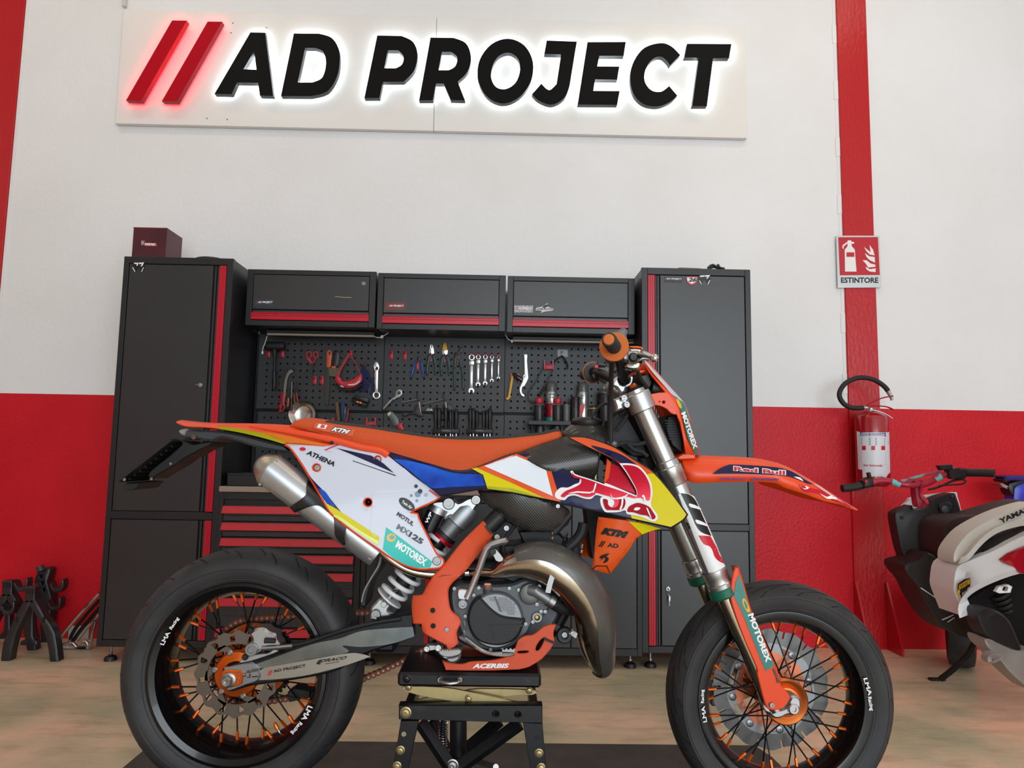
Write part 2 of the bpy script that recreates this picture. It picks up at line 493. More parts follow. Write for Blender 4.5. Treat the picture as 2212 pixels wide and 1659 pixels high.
# strip of smoother plaster beside the column
b = B(); b.box((xa - 0.012, YW, (ZR + 4.8)/2), (0.018, 0.006, 4.8 - ZR), ch=0.001)
for k in range(7): b.box((xa - 0.014, YW, 1.5 + k*0.36), (0.028, 0.010, 0.12), ch=0.002)
o = b.build('trim_3', WHITE_W); o['kind'] = 'structure'
b = B(); b.box((xl + 0.014, YW, (ZR + 4.8)/2), (0.022, 0.008, 4.8 - ZR), ch=0.001); o = b.build('trim_4', WHITE_W); o['kind'] = 'structure'
# pipe trunking above the sign
p0 = P(271, 18, YW); b = B(); b.box((p0.x, YW - 0.012, (p0.z + ZC_)/2), (0.022, 0.024, ZC_-p0.z), ch=0.003); o = b.build('trim_5', mat('trunking_grey', (206, 205, 203), 0.5)); o['kind'] = 'structure'

# ================================================================ lit sign
YS = YW - 0.035
SIGNW = mat('sign_board_white', (230, 229, 226), 0.35)
sb = thing('wall_sign', 'long white wall sign with backlit black letters and two red slashes above the cabinets', 'sign', P(930, 290, YS))
def rectbox(b, x0, x1, z0, z1, y0, y1, ch=0.0015): return b.box(((x0+x1)/2, (y0+y1)/2, (z0+z1)/2), (x1-x0, y1-y0, z1-z0), ch=ch)
sx0 = 0.5*(P(268, 20, YS).x + P(248, 268, YS).x); sx1 = 0.5*(P(1611, 54, YS).x + P(1614, 303, YS).x)
sz1 = 0.5*(P(268, 20, YS).z + P(1611, 54, YS).z); sz0 = 0.5*(P(248, 265, YS).z + P(1613, 300, YS).z); sxm = P(940, 160, YS).x
for a, c in ((sx0, sxm - 0.0012), (sxm + 0.0012, sx1)):
    b = B(); rectbox(b, a, c, sz0, sz1, YS, YW - 0.004, 0.002); b.build('board_panel', SIGNW, sb)
for px, py in ((503, 50), (499, 71), (576, 60), (575, 73), (447, 256), (491, 258)):
    b = B(); b.lathe([(0.004, 0), (0.004, 0.0015), (0, 0.002)], P(px, py, YS), n=8)
    b.build('screw_head', mat('screw_dark', (120, 105, 100), 0.4, 0.6), sb)
LBLK = mat('letter_black', (13, 13, 14), 0.6, spec=.12); LRED = mat('letter_red', (180, 8, 30), 0.6, spec=.1); LSIDE = mat('letter_side', (52, 53, 56), 0.4); LRS = mat('letter_side_red', (150, 16, 36), 0.4)
GLOW = mat('led_white', (255, 255, 255), 0.5, emit=((235, 248, 255), 7.5)); GLOWR = mat('led_red', (255, 40, 70), 0.5, emit=((255, 10, 50), 9.0))
YLF = YS - 0.062; DL = 0.036
def letter(name, outs, holes, red=False):
    b = B(); pts = [tuple(p[:2]) for p in outs]
    b.panel(outs, YLF, DL, grid=0, holes=holes)
    # faces towards the viewer get the front colour, the sides the returns colour
    o = b.build(name, [LRED if red else LBLK, LRS if red else LSIDE], sb, smooth=False)
    me = o.data
    for p in me.polygons: p.material_index = 0 if abs(p.normal.y) > 0.7 else 1
    # light strip behind the letter
    g = B(); g.panel(outs, YLF + DL + 0.004, 0.004, grid=0, holes=holes)
    # narrow it slightly about its own centre so the strip hides behind the letter
    g.build('led_strip', GLOWR if red else GLOW, o, smooth=False)
    return o
letter('red_slash', ZN1((430, 125), (520, 126), (240, 618), (148, 615)), (), True)
letter('red_slash', ZN1((648, 132), (737, 133), (460, 622), (367, 620)), (), True)
letter('letter', ZN1((690, 575), (910, 198), (1000, 200), (1050, 588), (968, 585), (957, 507), (828, 505), (795, 577)), [ZN1((867, 424), (933, 312), (947, 427))])
letter('letter', smo(ZN1((1097, 588, 1), (1176, 205, 1), (1330, 206, 1), (1405, 230), (1448, 290), (1458, 370), (1440, 470), (1380, 560), (1280, 589, 1))),
       [smo(ZN1((1200, 505, 1), (1245, 293, 1), (1305, 293, 1), (1356, 318), (1373, 390), (1350, 475), (1290, 505, 1)))])
letter('letter', smo(ZN1((1608, 600, 1), (1687, 217, 1), (1835, 220, 1), (1905, 255), (1934, 330), (1915, 430), (1850, 500, 1), (1722, 502, 1), (1700, 600, 1))),
       [smo(ZN1((1730, 417, 1), (1752, 308, 1), (1815, 308, 1), (1848, 345), (1838, 395), (1800, 418, 1)))])
letter('letter', smo(ZN2((-42, 615, 1), (28, 230, 1), (170, 232, 1), (245, 265), (276, 345), (258, 435), (195, 500, 1), (240, 615, 1), (153, 613, 1), (108, 512, 1), (62, 512, 1), (43, 614, 1))),
       [smo(ZN2((77, 430, 1), (98, 318, 1), (155, 318, 1), (191, 350), (180, 405), (140, 430, 1)))])
letter('letter', smo(ZN2((505, 237), (605, 280), (657, 385), (640, 505), (570, 597), (470, 634), (375, 592), (319, 490), (328, 370), (400, 272))),
       [smo(ZN2((508, 322), (562, 357), (577, 425), (550, 505), (490, 545), (430, 533), (400, 475), (408, 405), (445, 345)))])
letter('letter', smo(ZN2((740, 248, 1), (925, 255, 1), (882, 520, 1), (848, 600), (770, 641), (690, 615), (650, 577, 1), (707, 513, 1), (755, 552), (800, 515, 1), (828, 333, 1), (725, 330, 1))), ())
letter('letter', ZN2((990, 258), (1225, 257), (1212, 342), (1063, 342), (1050, 406), (1185, 408), (1172, 488), (1037, 486), (1026, 556), (1187, 558), (1172, 642), (930, 640)), ())
letter('letter', smo(ZN2((1558, 337, 1), (1505, 285), (1440, 264), (1340, 292), (1275, 372), (1251, 470), (1270, 572), (1330, 635), (1420, 652), (1500, 622), (1540, 585, 1), (1490, 527, 1), (1440, 562), (1380, 552), (1340, 495), (1348, 420), (1390, 362), (1440, 347), (1480, 378), (1494, 402, 1))), ())
letter('letter', ZN2((1600, 268), (1872, 270), (1858, 355), (1760, 357), (1722, 650), (1632, 650), (1672, 353), (1583, 352)), ())

# ================================================================ workshop cabinets
YT, YWC, YP, YBU = 3.65, 3.77, 4.035, 3.63      # fronts: tall units, wall units, pegboard, base units
def lev_foot(x, y, zb, parent):
    b = B(); b.lathe([(0.030, 0), (0.030, 0.010), (0.024, 0.020), (0.009, 0.026), (0.009, 0.03)], (x, y, 0.0), (0, 0, 1), 20)
    b.mt(1).cyl((x, y, 0.026), (x, y, zb + 0.002), 0.006, 10)
    b.lathe([(0.011, 0.034), (0.011, 0.042)], (x, y, 0), (0, 0, 1), 6)
    b.build('leveling_foot', [PLB, STEEL], parent)
def red_strip(x0, x1, z0, z1, y, parent, vertical):
    b = B(); d = 0.012
    rectbox(b, x0, x1, z0, z1, y, y + d, 0.002)
    if vertical:
        for k in (0.3, 0.62): rectbox(b, x0 + (x1-x0)*k, x0 + (x1-x0)*(k + .12), z0, z1, y - 0.003, y, 0.001)
    else:
        rectbox(b, x0, x1, z0 + (z1-z0)*.55, z0 + (z1-z0)*.68, y - 0.003, y, 0.001)
        rectbox(b, x0, x1, z1 - 0.004, z1, y - 0.005, y, 0.001)
    return b.build('handle', REDH, parent)
def lock(px, py, Y, parent, key=0):
    c = P(px, py, Y)
    b = B(); b.lathe([(0.012, 0), (0.012, 0.005), (0.010, 0.007), (0, 0.007)], c, n=16)
    if key == 1: b.box(c + V((-0.008, -0.012, 0)), (0.024, 0.014, 0.003))
    if key == 2:
        b.box(c + V((0, -0.014, 0)), (0.003, 0.02, 0.012))
        b.tube([c + V((0.006*math.sin(a), -0.016, -0.02 + 0.009*math.cos(a))) for a in [k*PI/5 for k in range(10)]], 0.0012, 5, closed=True)
        b.box(c + V((0.004, -0.016, -0.045)), (0.010, 0.003, 0.022)); b.box(c + V((0.003, -0.016, -0.068)), (0.004, 0.002, 0.024))
    return b.build('lock', CHROME, parent)
def sticker(pts, Y, m, parent, name='sticker', t=0.0006):
    b = B(); b.panel(pts, Y - t, t, grid=0); return b.build(name, m, parent, smooth=False)
def words(txts, Y, m, parent, name='lettering', bold=0.02, shear=0.0, space=1.0):
    b = B()
    for t, q in txts: decal_text(b, t, q, Y, bold, shear, space)
    return b.build(name, m, parent, smooth=False, recalc=False)

def tall(label, tl, tr, bl, br, midy, handle_right, lockpx, lock2):
    x0 = (P(*tl, YT).x + P(*bl, YT).x)/2; x1 = (P(*tr, YT).x + P(*br, YT).x)/2
    z1 = (P(*tl, YT).z + P(*tr, YT).z)/2; z0 = (P(*bl, YT).z + P(*br, YT).z)/2
    xm = (tl[0] + bl[0])/2
    zm1 = P(xm, midy[0], YT).z; zm0 = P(xm, midy[1], YT).z
    root = thing('tall_cabinet', label, 'cabinet', ((x0+x1)/2, YT + 0.2, 0))
    w = x1 - x0; yb = YW - 0.006
    fr = [0, .047, .824, .878, .942, 1] if handle_right else [0, .054, .12, .165, .95, 1]
    X = [x0 + w*k for k in fr]
    b = B()
    rectbox(b, x0 + .002, x1 - .002, z0 + .002, z1 - .002, YT + 0.02, yb, 0.002)
    rectbox(b, x0, X[1], z0, z1, YT, YT + 0.03); rectbox(b, X[4], x1, z0, z1, YT, YT + 0.03)
    for a, c in ((z1 - 0.036, z1), (zm0, zm1), (z0, z0 + 0.032)): rectbox(b, X[1], X[4], a, c, YT, YT + 0.03)
    b.build('body', BLKF, root)
    for (za, zb_), lk in (((zm1, z1 - 0.036), lockpx), ((z0 + 0.032, zm0), lock2)):
        d0, d1 = (X[1], X[2]) if handle_right else (X[3], X[4])
        b = B(); rectbox(b, d0 + .003, d1 - .003, za + .003, zb_ - .003, YT + 0.002, YT + 0.02, 0.002)
        p0, p1 = (X[2], X[3]) if handle_right else (X[2], X[3])
        k = (p1-p0)
        rectbox(b, p0 + k*.1, p0 + k*.45, za + .003, zb_ - .003, YT + 0.008, YT + 0.02, 0.002)
        rectbox(b, p0 + k*.55, p0 + k*.95, za + .003, zb_ - .003, YT + 0.012, YT + 0.02, 0.002)
        dr = b.build('door', BLK, root)
        h0, h1 = (X[3], X[4]) if handle_right else (X[1], X[2])
        red_strip(h0 + .001, h1 - .001, za + .004, zb_ - .004, YT - 0.004, dr, True)
        if lk: lock(lk[0], lk[1], YT, dr, lk[2])
    for fx in (x0 + 0.05, x1 - 0.05):
        for fy in (YT + 0.05, yb - 0.06): lev_foot(fx, fy, z0, root)
    return root, x0, x1, z0, z1
LT, lx0, lx1, lz0, lz1 = tall('tall black cabinet with red door handles at the left end, a box on top', (270.6, 553), (506, 559), (205, 1396), (455, 1401), (1104, 1120), True, (433, 832, 1), None)
RT, rx0, rx1, rz0, rz1 = tall('tall black cabinet on the right with three stickers on its upper door', (1386, 578), (1621, 582), (1388, 1411), (1635, 1413), (1130, 1144), False, None, (1443, 1272, 2))
# stickers on the tall doors
st = sticker(ZK2((1340, 143), (1488, 145), (1486, 190), (1338, 185)), YT, mat('sticker_dark', (30, 31, 33), 0.3), RT)
words([('AD PROJECT', ZK2((1355, 168), (1482, 171), (1355, 151)))], YT - .0012, WHT, st, shear=.15)
words([('//', ZK2((1339, 167), (1353, 168), (1341, 151)))], YT - .0012, REDP, st, bold=.04)
st = sticker(smo(ZK2((1518, 145, 1), (1608, 138, 1), (1600, 190, 1), (1580, 207), (1545, 207), (1525, 185, 1))), YT, REDP, RT)
b = B(); b.panel(smo(ZK2((1522, 150, 1), (1603, 148, 1), (1597, 180, 1), (1563, 200), (1530, 182, 1))), YT - .001, 0.0003, grid=0); b.build('plate_patch', WHT, st, smooth=False)
words([('26', ZK2((1532, 185), (1598, 183), (1536, 150)))], YT - .0018, BLKP, st, bold=.05, shear=.2)
def shield(pts, parent, num):
    st = sticker(pts[0], YT, BLKP, parent)
    b = B()
    for q in pts[1:]: b.panel(q, YT - .001, 0.0003, grid=0)
    b.build('sticker_print', WHT, st, smooth=False)
shield([smo(ZK2((1622, 130, 1), (1714, 128, 1), (1712, 190), (1695, 208, 1), (1668, 165), (1640, 208, 1), (1624, 185))), ZK2((1630, 133), (1668, 131), (1665, 142), (1630, 145)), ZK2((1672, 131), (1712, 129), (1690, 158), (1680, 158), (1692, 141), (1670, 143)), ZK2((1622, 175), (1627, 172), (1643, 200), (1640, 208)), ZK2((1714, 172), (1709, 170), (1692, 200), (1695, 208))], RT, '17')
shield([smo(ZK1((222, 288, 1), (303, 288, 1), (303, 335), (285, 358, 1), (262, 325), (235, 358, 1), (220, 335))), ZK1((232, 290), (262, 290), (256, 312), (248, 312), (250, 299), (232, 299)), ZK1((265, 290), (303, 288), (288, 316), (276, 316), (288, 299), (265, 300)), ZK1((218, 325), (223, 322), (239, 352), (236, 358)), ZK1((301, 325), (297, 322), (283, 352), (286, 358))], LT, '17')

# ---- wall units
def wall_unit(label, px0, px1, py0, py1, ylock, stick):
    x0 = P(px0, py0, YWC).x; x1 = P(px1, py0, YWC).x; pm = (px0+px1)/2
    z1 = P(pm, py0, YWC).z; z0 = P(pm, py1, YWC).z; w = x1-x0; h = z1-z0
    root = thing('wall_cabinet', label, 'cabinet', ((x0+x1)/2, YWC + .15, z0))
    b = B(); X = (x0 + w*.045, x1 - w*.05); yb = YW - 0.006
    rectbox(b, x0 + .002, x1 - .002, z0 + .002, z1 - .002, YWC + .022, yb, .002)
    rectbox(b, x0, X[0], z0, z1, YWC, YWC + .03); rectbox(b, X[1], x1, z0, z1, YWC, YWC + .03)
    rectbox(b, X[0], X[1], z1 - h*.085, z1, YWC, YWC + .03); rectbox(b, X[0], X[1], z0, z0 + h*.095, YWC, YWC + .03)
    b.build('body', BLKF, root)
    b = B(); rectbox(b, X[0] + .002, X[1] - .002, z0 + h*.29, z1 - h*.09, YWC + .001, YWC + .02, .002)
    rectbox(b, X[0] + .002, X[1] - .002, z0 + h*.235, z0 + h*.28, YWC + .010, YWC + .02, .001)
    d = b.build('flap_door', BLK, root)
    red_strip(X[0] - .002, X[1] + .001, z0 + h*.105, z0 + h*.23, YWC - .004, d, False)
    if ylock: lock(ylock[0], ylock[1], YWC, d)
    return root, d, x0, x1, z0, z1
W1, d1, *_ = wall_unit('leftmost black wall cabinet, with a lock and a scrap of tape on its flap', 535.5, 813.5, 584, 705, (785.5, 613), None)
W2, d2, *_ = wall_unit('middle black wall cabinet with a brownish red sticker', 817, 1093, 592, 713, None, None)
W3, d3, w3x0, w3x1, w3z0, w3z1 = wall_unit('rightmost black wall cabinet with two silver stickers', 1097, 1371, 598.5, 720, None, None)
b = B(); b.tube([P(x, y, YWC - .001) for x, y in ZK1((1672, 534), (1700, 536), (1735, 540), (1790, 540))], 0.0024, 6); b.build('tape_scrap', mat('old_tape', (165, 150, 120), .5), W1)
st = sticker(ZK1((1096, 548), (1233, 549), (1232, 602), (1095, 600)), YWC + .001, mat('sticker_blue', (52, 62, 78), .25), W1)
words([('AD PROJECT', ZK1((1118, 583), (1225, 583), (1118, 566)))], YWC - .0006, WHT, st, shear=.2, bold=.03); words([('//', ZK1((1103, 583), (1116, 583), (1106, 566)))], YWC - .0006, REDP, st, bold=.04, shear=.2)
st = sticker(ZK1((2036, 574), (2173, 576), (2172, 629), (2035, 627)), YWC + .001, mat('sticker_brown', (120, 55, 48), .25), W2)
words([('AD PROJECT', ZK1((2058, 608), (2165, 610), (2058, 591)))], YWC - .0006, WHT, st, shear=.2, bold=.03); words([('//', ZK1((2043, 608), (2055, 608), (2046, 591)))], YWC - .0006, REDP, st, bold=.04, shear=.2)
st = sticker(ZK2((118, 376), (269, 377), (268, 434), (117, 433)), YWC + .001, mat('sticker_speckle', (60, 60, 62), .25, var=((210, 210, 212), 260, .45, .55)), W3)
words([('AD PROJECT', ZK2((150, 410), (258, 412), (150, 392)))], YWC - .0006, WHT, st, shear=.2, bold=.03); words([('//', ZK2((132, 410), (146, 410), (136, 392)))], YWC - .0006, REDP, st, bold=.04, shear=.2)
st = sticker(smo(ZK2((290, 415, 1), (300, 394, 1), (345, 385), (388, 356, 1), (395, 388), (436, 402, 1), (425, 418), (370, 425), (330, 436, 1), (340, 420))), YWC + .001, mat('sticker_silver', (205, 206, 208), .3), W3)
words([('DRACO', ZK2((300, 413), (426, 413), (305, 398)))], YWC - .0006, BLKP, st, shear=.2, bold=.03)
b = B(); b.panel(smo(ZK2((345, 393), (365, 374), (392, 368), (400, 380), (382, 388), (368, 396))), YWC - .0004, .0003, grid=0); b.build('emblem', BLKP, st, smooth=False)

# ---- LED bars under the wall units
LEDB = mat('led_bar', (150, 138, 126), .35)
CABW = mat('white_cable', (215, 213, 208), .5)
for lab, a, c, cab in (('unlit LED bar under the leftmost wall cabinet', (577, 725.5), (809, 726), [[(577, 726), (572, 742), (568, 752), (567, 762)], [(809, 727), (816, 729), (824, 728)]]),
                       ('unlit LED bar under the middle wall cabinet', (841, 717), (1090, 722), [[(841, 717), (833, 723), (826, 727)]]),
                       ('unlit LED bar under the rightmost wall cabinet', (1108, 736), (1372, 744), [[(1092, 724), (1098, 733), (1106, 737)]])):
    Yl = 3.90
    p, q = P(*a, Yl), P(*c, Yl)
    root = thing('led_bar', lab, 'lamp', (p+q)/2, 'LED bars under the wall cabinets')
    b = B(); b.box((p+q)/2 + V((0, 0, 0.004)), ((q-p).length, 0.022, 0.012), ch=.003); b.build('diffuser', LEDB, root)
    b = B(); b.box((p+q)/2 + V((0, 0.002, 0.018)), ((q-p).length + .004, 0.03, 0.016), ch=.002); b.build('housing', PLB, root)
    for c_ in cab:
        b = B(); b.tube([P(x, y, Yl) for x, y in smo(c_, 4, False)], 0.0022, 6)
        e = P(*c_[-1], Yl); b.box(e, (0.010, 0.010, 0.016), ch=.002); b.build('cable', CABW, root)

# ---- pegboards with real square holes
def pegboard(label, px0, px1, py0, py1, hx0, hy0, nx, ny, group, ext=0):
    x0, x1 = P(px0, (py0+py1)/2, YP).x, min(P(px1, (py0+py1)/2, YP).x, rx0 - .004)
    pm = (px0+px1)/2; z1, z0 = P(pm, py0, YP).z, P(pm, py1, YP).z
    h = P(hx0, hy0, YP); pit = 0.0382; hs = 0.0052
    xs = [x0]; zs = [z1]
    for i in range(nx): xs += [h.x + i*pit - hs, h.x + i*pit + hs]
    for i in range(ny): zs += [h.z - i*pit + hs, h.z - i*pit - hs]
    xs = [x for x in xs if x < x1 - .008] ; xs += ([x1] if len(xs) % 2 else [x1])
    zs = [z for z in zs if z > z0 + .004] + [z0]
    if len(zs) % 2: zs.pop(-2)
    if len(xs) % 2: xs.pop(-2)
    b = B(); vs = []; fs = []
    n = len(xs); m = len(zs); t = 0.0016
    for k in (0, t):
        for z in zs:
            for x in xs: vs.append(V((x, YP + k, z)))
    N = n*m
    for j in range(m-1):
        for i in range(n-1):
            hole = (i % 2 == 1) and (j % 2 == 1)
            a, b_, c, d = j*n+i, j*n+i+1, (j+1)*n+i+1, (j+1)*n+i
            if not hole:
                fs.append([d, c, b_, a]); fs.append([a+N, b_+N, c+N, d+N])
            else:
                for u, v in ((a, b_), (b_, c), (c, d), (d, a)): fs.append([u, v, v+N, u+N])
    b.add(vs, fs)
    b.box(((x0+x1)/2, YP + .010, z1 - .004), (x1-x0, .02, .006), ch=.001); b.box(((x0+x1)/2, YP + .010, z0 + .004), (x1-x0, .02, .006), ch=.001)
    o = b.build('pegboard', PEG, smooth=False, recalc=False)
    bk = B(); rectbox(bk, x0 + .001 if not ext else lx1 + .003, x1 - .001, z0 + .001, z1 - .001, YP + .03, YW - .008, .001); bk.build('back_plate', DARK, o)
    tag(o, label, 'pegboard', group); return o
G = 'perforated tool panels'
pegboard('upper left pegboard holding the mallet, scissors and goggles', 557.5, 828, 722, 887, 567 + 12.3, 742, 18, 10, G, 1)
pegboard('upper middle pegboard holding the pliers and silver wrenches', 829.2, 1089.5, 727, 891, 846.2, 746, 18, 10, G)
pegboard('upper right pegboard behind the spray cans and handlebar', 1090.7, 1385, 731, 895, 1105.8, 752, 18, 10, G)
pegboard('lower left pegboard just above the rear fender', 553.5, 825.5, 888.6, 1044, 571, 902, 18, 11, G, 1)
pegboard('lower middle pegboard behind the seat', 826.7, 1087.5, 892.6, 1046, 840.3, 905, 18, 11, G)
pegboard('lower right pegboard below the spray can shelf', 1088.7, 1383, 896.6, 1048, 1102.5, 911, 18, 11, G)

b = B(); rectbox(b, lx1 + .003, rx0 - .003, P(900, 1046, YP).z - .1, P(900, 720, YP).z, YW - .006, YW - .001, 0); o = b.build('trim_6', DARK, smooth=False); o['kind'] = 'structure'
# ---- base units and worktop
bx0 = lx1 + .004; bx1 = rx0 - .004
zt = P(600, 1052, YBU).z; zb = P(700, 1398, YBU).z
b = B(); rectbox(b, bx0, bx1, zt - .028, zt, YBU - .012, YW - .07, .003)
o = tag(b.build('worktop', mat('worktop_edge', (150, 132, 118), .5, bump=(200, .1, .0005))), 'long beige edged worktop on top of the black base cabinets', 'worktop')
TOPZ = zt
dx1 = P(777, 1250, YBU).x
root = thing('drawer_cabinet', 'black drawer cabinet with seven red handles behind the rear wheel', 'drawer unit', ((bx0+dx1)/2, YBU + .2, 0))
b = B(); rectbox(b, bx0, dx1, zb, zt - .030, YBU + .02, YW - .08, .002); rectbox(b, bx0, bx0 + .022, zb, zt - .03, YBU, YBU + .03); rectbox(b, dx1 - .03, dx1, zb, zt - .03, YBU, YBU + .03)
rectbox(b, bx0 + .022, dx1 - .03, zt - .065, zt - .03, YBU, YBU + .03); rectbox(b, bx0 + .022, dx1 - .03, zb, zb + .035, YBU, YBU + .03)
b.build('body', BLKF, root)
hy = [1095, 1131, 1164.5, 1200, 1238, 1294, 1360]; zs = [P(620, y, YBU).z + .006 for y in hy] + [zb + .037]
for i in range(7):
    b = B(); rectbox(b, bx0 + .024, dx1 - .032, zs[i+1] + .003, zs[i], YBU + .004, YBU + .024, .002)
    rectbox(b, bx0 + .024, dx1 - .032, zs[i+1] + .003, zs[i+1] + (zs[i]-zs[i+1])*.38, YBU, YBU + .024, .002)
    d = b.build('drawer', BLK, root)
    hb = B(); z = zs[i] - .006
    hb.add([V((bx0 + .022, YBU - .004, z)), V((dx1 - .034, YBU - .004, z)), V((dx1 - .034, YBU - .022, z - .034)), V((bx0 + .022, YBU - .022, z - .034)),
            V((bx0 + .022, YBU + .004, z)), V((dx1 - .034, YBU + .004, z)), V((dx1 - .034, YBU - .016, z - .036)), V((bx0 + .022, YBU - .016, z - .036))],
           [[0, 1, 2, 3], [7, 6, 5, 4], [0, 4, 5, 1], [3, 2, 6, 7], [0, 3, 7, 4], [1, 5, 6, 2]])
    hb.build('handle', REDH, d, smooth=False)
for fx in (bx0 + .05, dx1 - .05): lev_foot(fx, YBU + .06, zb, root)
zb2 = P(1200, 1416, YBU).z
xm = P(1080, 1250, YBU).x
for lab, a, c in (('black base cabinet with double doors behind the engine', dx1 + .003, xm - .002), ('black base cabinet with double doors behind the exhaust pipe', xm + .002, bx1)):
    root = thing('base_cabinet', lab, 'cabinet', ((a+c)/2, YBU + .2, 0))
    b = B(); rectbox(b, a, c, zb2, zt - .030, YBU + .02, YW - .08, .002); rectbox(b, a, a + .025, zb2, zt - .03, YBU, YBU + .03); rectbox(b, c - .025, c, zb2, zt - .03, YBU, YBU + .03)
    rectbox(b, a + .025, c - .025, zb2, zb2 + .034, YBU, YBU + .03); rectbox(b, a + .025, c - .025, zt - .065, zt - .03, YBU, YBU + .03)
    b.build('body', BLKF, root)
    m = (a+c)/2
    for u, v, s_ in ((a + .027, m - .002, 0), (m + .002, c - .027, 1)):
        b = B(); rectbox(b, u, v, zb2 + .036, zt - .067, YBU + .002, YBU + .02, .002); d = b.build('door', BLK, root)
        hx = v - .02 if s_ == 0 else u
        red_strip(hx, hx + .02, zb2 + .05, zt - .085, YBU - .004, d, True) if s_ == 0 and lab.endswith('engine') else None
    for fx in (a + .05, c - .05): lev_foot(fx, YBU + .06, zb2, root)

# ---- black tray on the worktop
Yt = YBU + .01
b = B(); q = [P(484, 1050.5, Yt), P(548, 1051, Yt)]
tx0, tx1 = q[0].x, q[0].x + .30; z0 = TOPZ; z1 = P(484, 1023, Yt).z
for (a, c, e, f) in ((tx0 + .01, tx1 - .01, Yt + .006, Yt + .010), (tx0 + .01, tx1 - .01, Yt + .20, Yt + .204)): rectbox(b, a, c, z0, z1, e, f, .001)
for (a, c) in ((tx0 + .01, tx0 + .014), (tx1 - .014, tx1 - .01)): rectbox(b, a, c, z0, z1, Yt + .006, Yt + .204, .001)
rectbox(b, tx0 + .01, tx1 - .01, z0, z0 + .004, Yt + .006, Yt + .204, .001)
for (a, c, e, f) in ((tx0, tx1, Yt, Yt + .012), (tx0, tx1, Yt + .198, Yt + .21), (tx0, tx0 + .014, Yt, Yt + .21), (tx1 - .014, tx1, Yt, Yt + .21)): rectbox(b, a, c, z1 - .006, z1 + .003, e, f, .001)
tag(b.build('parts_tray', PLB), 'shallow black plastic tray on the worktop beside the exhaust silencer', 'tray')

# ---- things on top of the tall units
Yb = YT + .035
bx = thing('cardboard_box', 'dark red product box on top of the left tall cabinet', 'box', (P(322, 552, Yb).x, Yb + .06, lz1))
MAR = mat('box_maroon', (92, 28, 38), .35, var=((66, 24, 32), 6, .3, .7))
u0, u1 = P(286, 530, Yb).x, P(359, 530, Yb).x; zt_ = P(320, 493, Yb).z
b = B(); rectbox(b, u0, u1, lz1, zt_, Yb, Yb + .18, .001); bo = b.build('carton', MAR, bx)
b = B(); rectbox(b, u0 - .001, u1, zt_ - .001, zt_ + .004, Yb - .002, Yb + .18, .0005); b.build('lid_flap', mat('box_lid', (120, 60, 66), .5), bx)
words([('W', ZK1((282, 165), (305, 168), (284, 130)))], Yb - .001, WHT, bo, 'printed_logo', bold=0, shear=.3)
st = sticker(ZK1((303, 148), (393, 152), (392, 172), (304, 169)), Yb, REDP, bo, 'red_band')
words([('ossner.', ZK1((306, 166), (390, 169), (307, 148)))], Yb - .0016, WHT, st, bold=.03)
tp = P(455, 557, YT + .08)
b = B(); b.lathe([(.055, 0), (.055, .012), (.050, .02), (.028, .024), (.028, 0)], (tp.x, YT + .10, lz1), (0, 0, 1), 28, closed=True); b.lathe([(.085, 0), (.085, .012), (.08, .014), (.03, .014), (.03, 0)], (tp.x, YT + .10, lz1), (0, 0, 1), 28, closed=True)
tag(b.build('rubber_ring', RUB), 'flat round black lid lying on top of the left tall cabinet', 'lid')
Yb = YT + .04
b = B(); p, q = P(1466, 580, Yb), P(1514, 580, Yb); b.box(((p.x+q.x)/2, Yb + .06, rz1 + .009), (q.x-p.x, .10, .016), Matrix.Rotation(.08, 3, 'Z'), ch=.001)
tag(b.build('cardboard_piece', mat('cardboard', (150, 112, 74), .8)), 'flat brown cardboard piece on top of the right tall cabinet', 'cardboard')
b = B()
pp = [P(x, y, Yb) for x, y in smo(ZK2((1692, 74), (1715, 52), (1740, 46), (1760, 60), (1778, 46), (1790, 66), (1830, 77)), 4, False)]
b.tube([V((p.x, p.y, max(p.z, rz1 + .006))) for p in pp], .006, 6)
pp = [P(x, y, Yb + .03) for x, y in smo(ZK2((1700, 76), (1740, 62), (1770, 70), (1815, 76)), 4, False)]
b.tube([V((p.x, p.y, max(p.z, rz1 + .007))) for p in pp], .007, 6)
tag(b.build('coiled_strap', PLB), 'small tangle of black strap on top of the right tall cabinet', 'strap')

# ================================================================ tools on the pegboard
YQ = YP - .004
def flat(b, pts, Y=None, t=.006, k=3, ch=0.0, holes=(), sm=True):
    b.panel(smo(pts, k) if sm else pts, YQ - .012 if Y is None else Y, t, grid=0, ch=ch, holes=holes); return b
def circ(cx, cy, r, n=14, ry=None): return [(cx + r*math.cos(2*PI*i/n), cy + (ry or r)*math.sin(2*PI*i/n)) for i in range(n)]
def rod(b, pts, r, Y=None, n=6, k=4):
    pts = smo(pts, k, False) if k > 1 else pts
    return b.tube([P(x, y, YQ - .015 if Y is None else Y) for x, y in pts], r, n)
def rodv(b, pr, Y=None, n=8, sc=(1, 1)):
    """turned shape: (px, py, radius) stations"""
    return b.tube([P(x, y, YQ - .018 if Y is None else Y) for x, y, r in pr], [r for x, y, r in pr], n, sc=sc)
def tool(name, label, cat, px, py, group=None, Y=None): return thing(name, label, cat, P(px, py, YQ - .012 if Y is None else Y), group)
HRED = mat('hook_red', (186, 30, 48), .4); TORG = mat('tool_orange', (196, 84, 44), .5); TGRN = mat('tool_green', (26, 58, 50), .45); TBLU = mat('tool_blue', (30, 62, 140), .4); TYEL = mat('tool_yellow', (214, 160, 30), .45)
WOODB = mat('wood_handle', (100, 76, 50), .6); RUST = mat('old_steel', (96, 84, 66), .5, .6); DSTEEL = mat('dark_steel', (60, 60, 60), .45, .7); TRED = mat('tool_red', (150, 26, 36), .45); LSTEEL = mat('bright_steel', (222, 224, 226), .22, .9)

